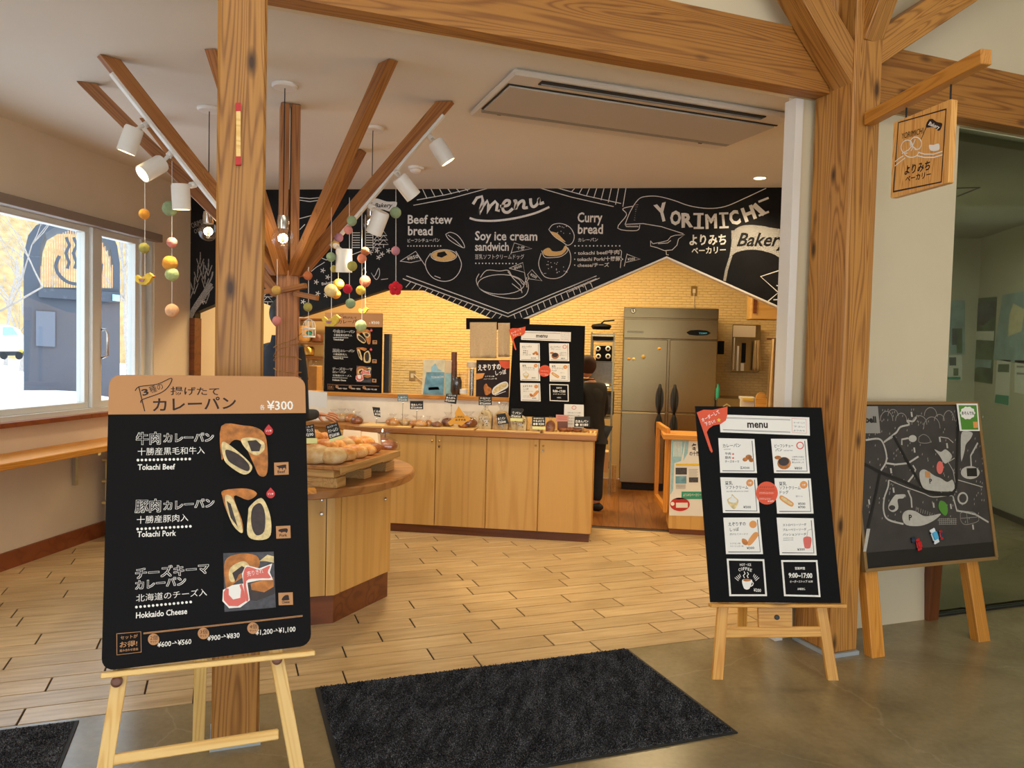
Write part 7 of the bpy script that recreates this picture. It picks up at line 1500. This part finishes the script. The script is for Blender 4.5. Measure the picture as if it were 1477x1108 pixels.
# bare trees and a wooded slope
m_bark = plain('bare_bark', 'A79C92', .9, noise=.2); m_hill = plain('larch_hillside', 'B99A6A', 1, noise=.35, nscale=1.5)
vs, fs_ = [], []
for i in range(41):
    a = -1.2 + 2.9 * i / 40; r_ = 55; vs += [(-r_ * math.cos(a) * 1.0, r_ * math.sin(a) + 10, -1), (-r_ * 1.25 * math.cos(a), r_ * 1.25 * math.sin(a) + 10, 13 + 2.5 * math.sin(i * 1.3) + random.random())]
    if i: k = len(vs) - 4; fs_.append((k, k + 1, k + 3, k + 2))
struct('trim_hillside', MB().add(vs, fs_), m_hill, smooth=True)
def bare_tree(label, base, H, seed, lean=0, r=.09, spread=1.0):
    rnd = random.Random(seed); t = thing('bare_tree', label, 'tree', base, 0, 'leafless trees outside the window'); mb = MB()
    def grow(p, d, L, r_, lv):
        pts = [p]; q = p
        for k in range(3): d = (d + V((rnd.uniform(-.25, .25), rnd.uniform(-.25, .25), rnd.uniform(-.05, .2))) * .5).normalized(); q = q + d * (L / 3); pts.append(q)
        mb.tube(pts, [r_, r_ * .85, r_ * .7, r_ * .55], 4 if lv else 6, cap=False)
        if lv < 4:
            for k in range(3 if lv < 3 else 2):
                e = (d + V((rnd.uniform(-1, 1), rnd.uniform(-1, 1), rnd.uniform(-.3, .6))) * .9 * spread).normalized(); grow(pts[rnd.randint(1, 3)], e, L * .66, r_ * .5, lv + 1)
    grow(V(base), V((lean * .3, 0, 1)).normalized(), H * .42, r, 0)
    obj('branches', mb, m_bark, t, smooth=True); return t
bt = CAM + ray(-150, 480) * 9; bare_tree('bare tree whose branches enter the window view from the left', (bt.x, bt.y, .1), 5.0, 5, .9, .045, 1.2)
for i, (x, D, H) in enumerate(((30, 30, 7), (186, 28, 7), (8, 36, 8), (200, 34, 8))):
    b_ = CAM + ray(x, 520) * D; bare_tree(('bare tree far behind the van', 'bare tree right of the arch gate', 'tall bare tree at the left edge of the far slope', 'bare tree at the right edge of the window view')[i], (b_.x, b_.y, .1), H, 20 + i, 0, .1)
# ---------------------------------------------------------------- people
m_skin = plain('skin', 'C98F6C', .55, Subsurface_Weight=.08); m_hair = plain('black_hair', '14110F', .6, noise=.3, nscale=80); m_navy = plain('dark_navy_jacket', '1B2430', .85, noise=.2, nscale=20); m_blk = plain('black_clothes', '17130F', .85, noise=.2, nscale=20); m_mask = plain('white_face_mask', 'E4E4E4', .8); m_trs = plain('dark_trousers', '22252C', .9)
def skin(name, nodes, edges, m, parent, sub=2):
    me = bpy.data.meshes.new(name); me.from_pydata([n[0] for n in nodes], edges, []); o = bpy.data.objects.new(name, me); me.materials.append(m)
    md = o.modifiers.new('k', 'SKIN'); md.use_smooth_shade = True
    for i, n in enumerate(nodes): r_ = n[1]; me.skin_vertices[0].data[i].radius = r_ if isinstance(r_, tuple) else (r_, r_); me.skin_vertices[0].data[i].use_root = (i == 0)
    s_ = o.modifiers.new('s', 'SUBSURF'); s_.levels = s_.render_levels = sub
    COL.objects.link(o); dg = bpy.context.evaluated_depsgraph_get(); m2 = bpy.data.meshes.new_from_object(o.evaluated_get(dg)); bpy.data.objects.remove(o)
    inv = (W[parent.name]).inverted(); m2.transform(inv); m2.materials.clear(); m2.materials.append(m)
    for p in m2.polygons: p.use_smooth = True
    o = bpy.data.objects.new(name, m2); place(o, W[parent.name].copy(), parent); return o
def person(label, x, y, face, H=1.72, jacket=m_navy, bend=0, arms=None, hand_target=None, cap=None, side=1):
    """face = heading angle; the figure is one skinned body with clothing and hair as children"""
    t = thing('person', label, 'person', (x, y, 0), face); M = W[t.name]; w_ = lambda a, b, c: M @ V((a, b, c)); s = H / 1.72
    def sp_(a, z): return (a * bend * .0, z)
    fwd = lambda z: bend * max(0, z - .95) ; hz = lambda z: z if z < .95 else .95 + (z - .95) * (1 - bend * .28)
    P_ = lambda a, b, z: w_(a * s, (b + fwd(z)) * s, hz(z) * s)
    # local +Y = facing direction, X = right
    body = [(P_(0, 0, .95), (.12, .085)), (P_(0, 0, 1.15), (.115, .08)), (P_(0, 0, 1.34), (.15, .09)), (P_(0, -.01, 1.46), (.07, .06)), (P_(0, .0, 1.53), .052),
            (P_(.18, 0, 1.40), .062), (P_(-.18, 0, 1.40), .062), (P_(.10, 0, .88), .085), (P_(-.10, 0, .88), .085), (P_(.11, .02, .50), .062), (P_(-.11, .02, .50), .062), (P_(.11, 0, .09), .045), (P_(-.11, 0, .09), .045), (P_(.11, .13, .035), .035), (P_(-.11, .13, .035), .035)]
    ed = [(0, 1), (1, 2), (2, 3), (3, 4), (2, 5), (2, 6), (0, 7), (0, 8), (7, 9), (8, 10), (9, 11), (10, 12), (11, 13), (12, 14)]
    A = arms or [((.24, .02, 1.15), (.22, .16, .95)), ((-.24, .02, 1.15), (-.22, .16, .95))]
    k = len(body)
    for i, (el, wr) in enumerate(A):
        el = P_(*el) if not isinstance(el, Vector) else el; wr = P_(*wr) if not isinstance(wr, Vector) else wr; body += [(el, .043), (wr, .030)]; ed += [(5 + i, k), (k, k + 1)]; k += 2
    skin('body', body, ed, m_skin, t)
    # clothing follows the same skeleton a little thicker
    jk = [(p, (r_[0] + .035, r_[1] + .04) if isinstance(r_, tuple) else r_ + .014) for p, r_ in body]
    sl = []
    for i in range(len(A)):
        e_, w2 = body[15 + 2 * i][0], body[16 + 2 * i][0]; sl.append(e_.lerp(w2, .9))
    nod = [jk[i] for i in (0, 1, 2, 5, 6)] + [(P_(0, 0, .93), (.09, .07))]
    ee = [(0, 1), (1, 2), (2, 3), (2, 4), (0, 5)]
    for i in range(len(A)): nod += [jk[15 + 2 * i], (sl[i], .042)]; n0 = 6 + 2 * i; ee += [(3 + i, n0), (n0, n0 + 1)]
    nod.append((P_(0, -.012, 1.475), (.072, .068))); ee.append((2, len(nod) - 1)); skin('sleeves', nod, ee, jacket, t)
    jb = MB()
    for i_, (rr_, z_) in enumerate(((.160, .80), (.172, .90), (.168, 1.0), (.160, 1.12), (.175, 1.26), (.178, 1.36), (.13, 1.43), (.075, 1.465), (.066, 1.515))):
        for k_ in range(24): a_ = R(15 * k_); jb.v.append(P_(rr_ * math.cos(a_), rr_ * (.74 if rr_ > .1 else .95) * math.sin(a_), z_))
        if i_: jb.f += [((i_ - 1) * 24 + k_, (i_ - 1) * 24 + (k_ + 1) % 24, i_ * 24 + (k_ + 1) % 24, i_ * 24 + k_) for k_ in range(24)]
    obj('jacket', jb, jacket, t, smooth=True)
    for sx in (-1, 1): obj('shoe', MB().ball(P_(sx * .11, .06, .045), 1, (.052, .135, .05), 14, 8, M.to_3x3().to_4x4()), m_rubber, t, smooth=True)
    tn = [(jk[0][0], (.13, .10)), jk[7], jk[8], jk[9], jk[10], (jk[11][0], .06), (jk[12][0], .06)]; skin('trousers', tn, [(0, 1), (0, 2), (1, 3), (2, 4), (3, 5), (4, 6)], m_trs, t)
    # head
    hc = P_(0, .02, 1.53) + Z_ * .115 * s + (M.to_3x3() @ V((0, .02, 0)))
    HM = M.to_3x3().to_4x4(); HM.translation = hc; h = lambda a, b, c: HM @ V((a * s, b * s, c * s))
    hd = obj('head', MB().ball((0, 0, 0), 1, (.074 * s, .092 * s, .118 * s), 24, 16, HM.to_3x3().to_4x4()) if 0 else MB().ball(hc, 1, (.074 * s, .092 * s, .118 * s), 24, 16, M.to_3x3().to_4x4()), m_skin, t, smooth=True)
    obj('nose', MB().tube([h(0, .085, .02), h(0, .108, -.02), h(0, .092, -.028)], [.008, .014, .008], 8), m_skin, hd, smooth=True)
    for sx in (-1, 1):
        obj('ear', MB().ball(h(sx * .076, -.005, -.005), .03, (.3, .6, 1), 10, 8, M.to_3x3().to_4x4()), m_skin, hd, smooth=True); obj('eye', MB().ball(h(sx * .03, .082, .008), .010, (1.2, .6, .7), 10, 6, M.to_3x3().to_4x4()), m_hair, hd, smooth=True)
    obj('face_mask', MB().ball(h(0, .018, -.05), 1, (.070 * s, .088 * s, .058 * s), 18, 10, M.to_3x3().to_4x4()), m_mask, hd, smooth=True)
    for sx in (-1, 1): obj('mask_loop', MB().tube([h(sx * .060, .06, -.03), h(sx * .078, .0, .015), h(sx * .078, -.02, -.01), h(sx * .062, .05, -.06)], .002, 5), m_mask, hd)
    hm = MB().ball(h(0, -.014, .026), 1, (.098 * s, .106 * s, .116 * s), 24, 16, M.to_3x3().to_4x4())
    ha = obj('hair', hm, cap or m_hair, hd, smooth=True)
    return t, body, M
def hand(parent, wrist, direction, palm_up, m=m_skin, k=1.0, curl=.25, flip=1):
    d = V(direction).normalized(); n = V(palm_up); n = (n - d * n.dot(d)).normalized(); sd = d.cross(n) * flip
    q = lambda a, b, c: wrist + d * a * k + sd * b * k + n * c * k
    nodes = [(q(0, 0, 0), (.026 * k, .019 * k)), (q(.045, 0, 0), (.036 * k, .014 * k)), (q(.085, 0, 0), (.039 * k, .012 * k))]; ed = [(0, 1), (1, 2)]
    skin('palm', nodes, ed, m, parent)
    for i, (b, L) in enumerate(((.030, .072), (.010, .082), (-.011, .076), (-.031, .058))):
        a0 = q(.075, b * .9, 0); a1 = q(.09 + L * .38, b * 1.15, -.002); a2 = q(.09 + L * .72, b * 1.25, -.006 - curl * .03); a3 = q(.09 + L, b * 1.3, -.012 - curl * .07); r_ = .0088 * k
        skin('finger', [(a0, r_), (a1, r_), (a2, r_ * .9), (a3, r_ * .75)], [(0, 1), (1, 2), (2, 3)], m, parent, 1)
    skin('thumb', [(q(.02, .02, 0), .012 * k), (q(.045, .05, -.006), .011 * k), (q(.075, .066, -.012), .009 * k)], [(0, 1), (1, 2)], m, parent, 1)
# customer behind the tree, reaching right over the counter bread
wr = at_y(458, 597, 5.95); el = at_y(436, 600, 5.55)
cu = at_y(404, 600, 5.36)
pt, bd_, PM = person('person in navy jacket and white mask behind the tree column, reaching for bread', cu.x, cu.y, R(-30), 1.80, m_navy,
      arms=[(el, wr), ((-.24, .02, 1.12), (-.16, .14, .92))])
hand(pt, wr, at_y(487, 601, 5.95) - at_y(460, 597, 5.95), V((.1, -.55, .8)), k=1.05)
# member of staff bending behind the right end of the counter
st_ = at_y(854, 620, 7.35)
ps, b2, M2 = person('person with brown cap and dark clothes behind the right end of the counter', st_.x, st_.y, R(50), 1.46, m_blk, bend=.12, cap=plain('brown_cap', '3A1E10', .8))
for w3 in ((.22, .16, .95), (-.22, .16, .95)): pass
for i in (0, 1): hand(ps, b2[16 + 2 * i][0], (b2[16 + 2 * i][0] - b2[15 + 2 * i][0]), V((0, 0, 1)), flip=1 if i else -1)
# dotted / hatched print joined from strokes too fine to pick apart
for o in bpy.data.objects:
    if o.name.split('.')[0] in ('map_path', 'map_trees', 'printed_lines', 'printed_rays', 'dotted_rule', 'map_hills', 'map_labels', 'map_buildings'): o['kind'] = 'stuff'
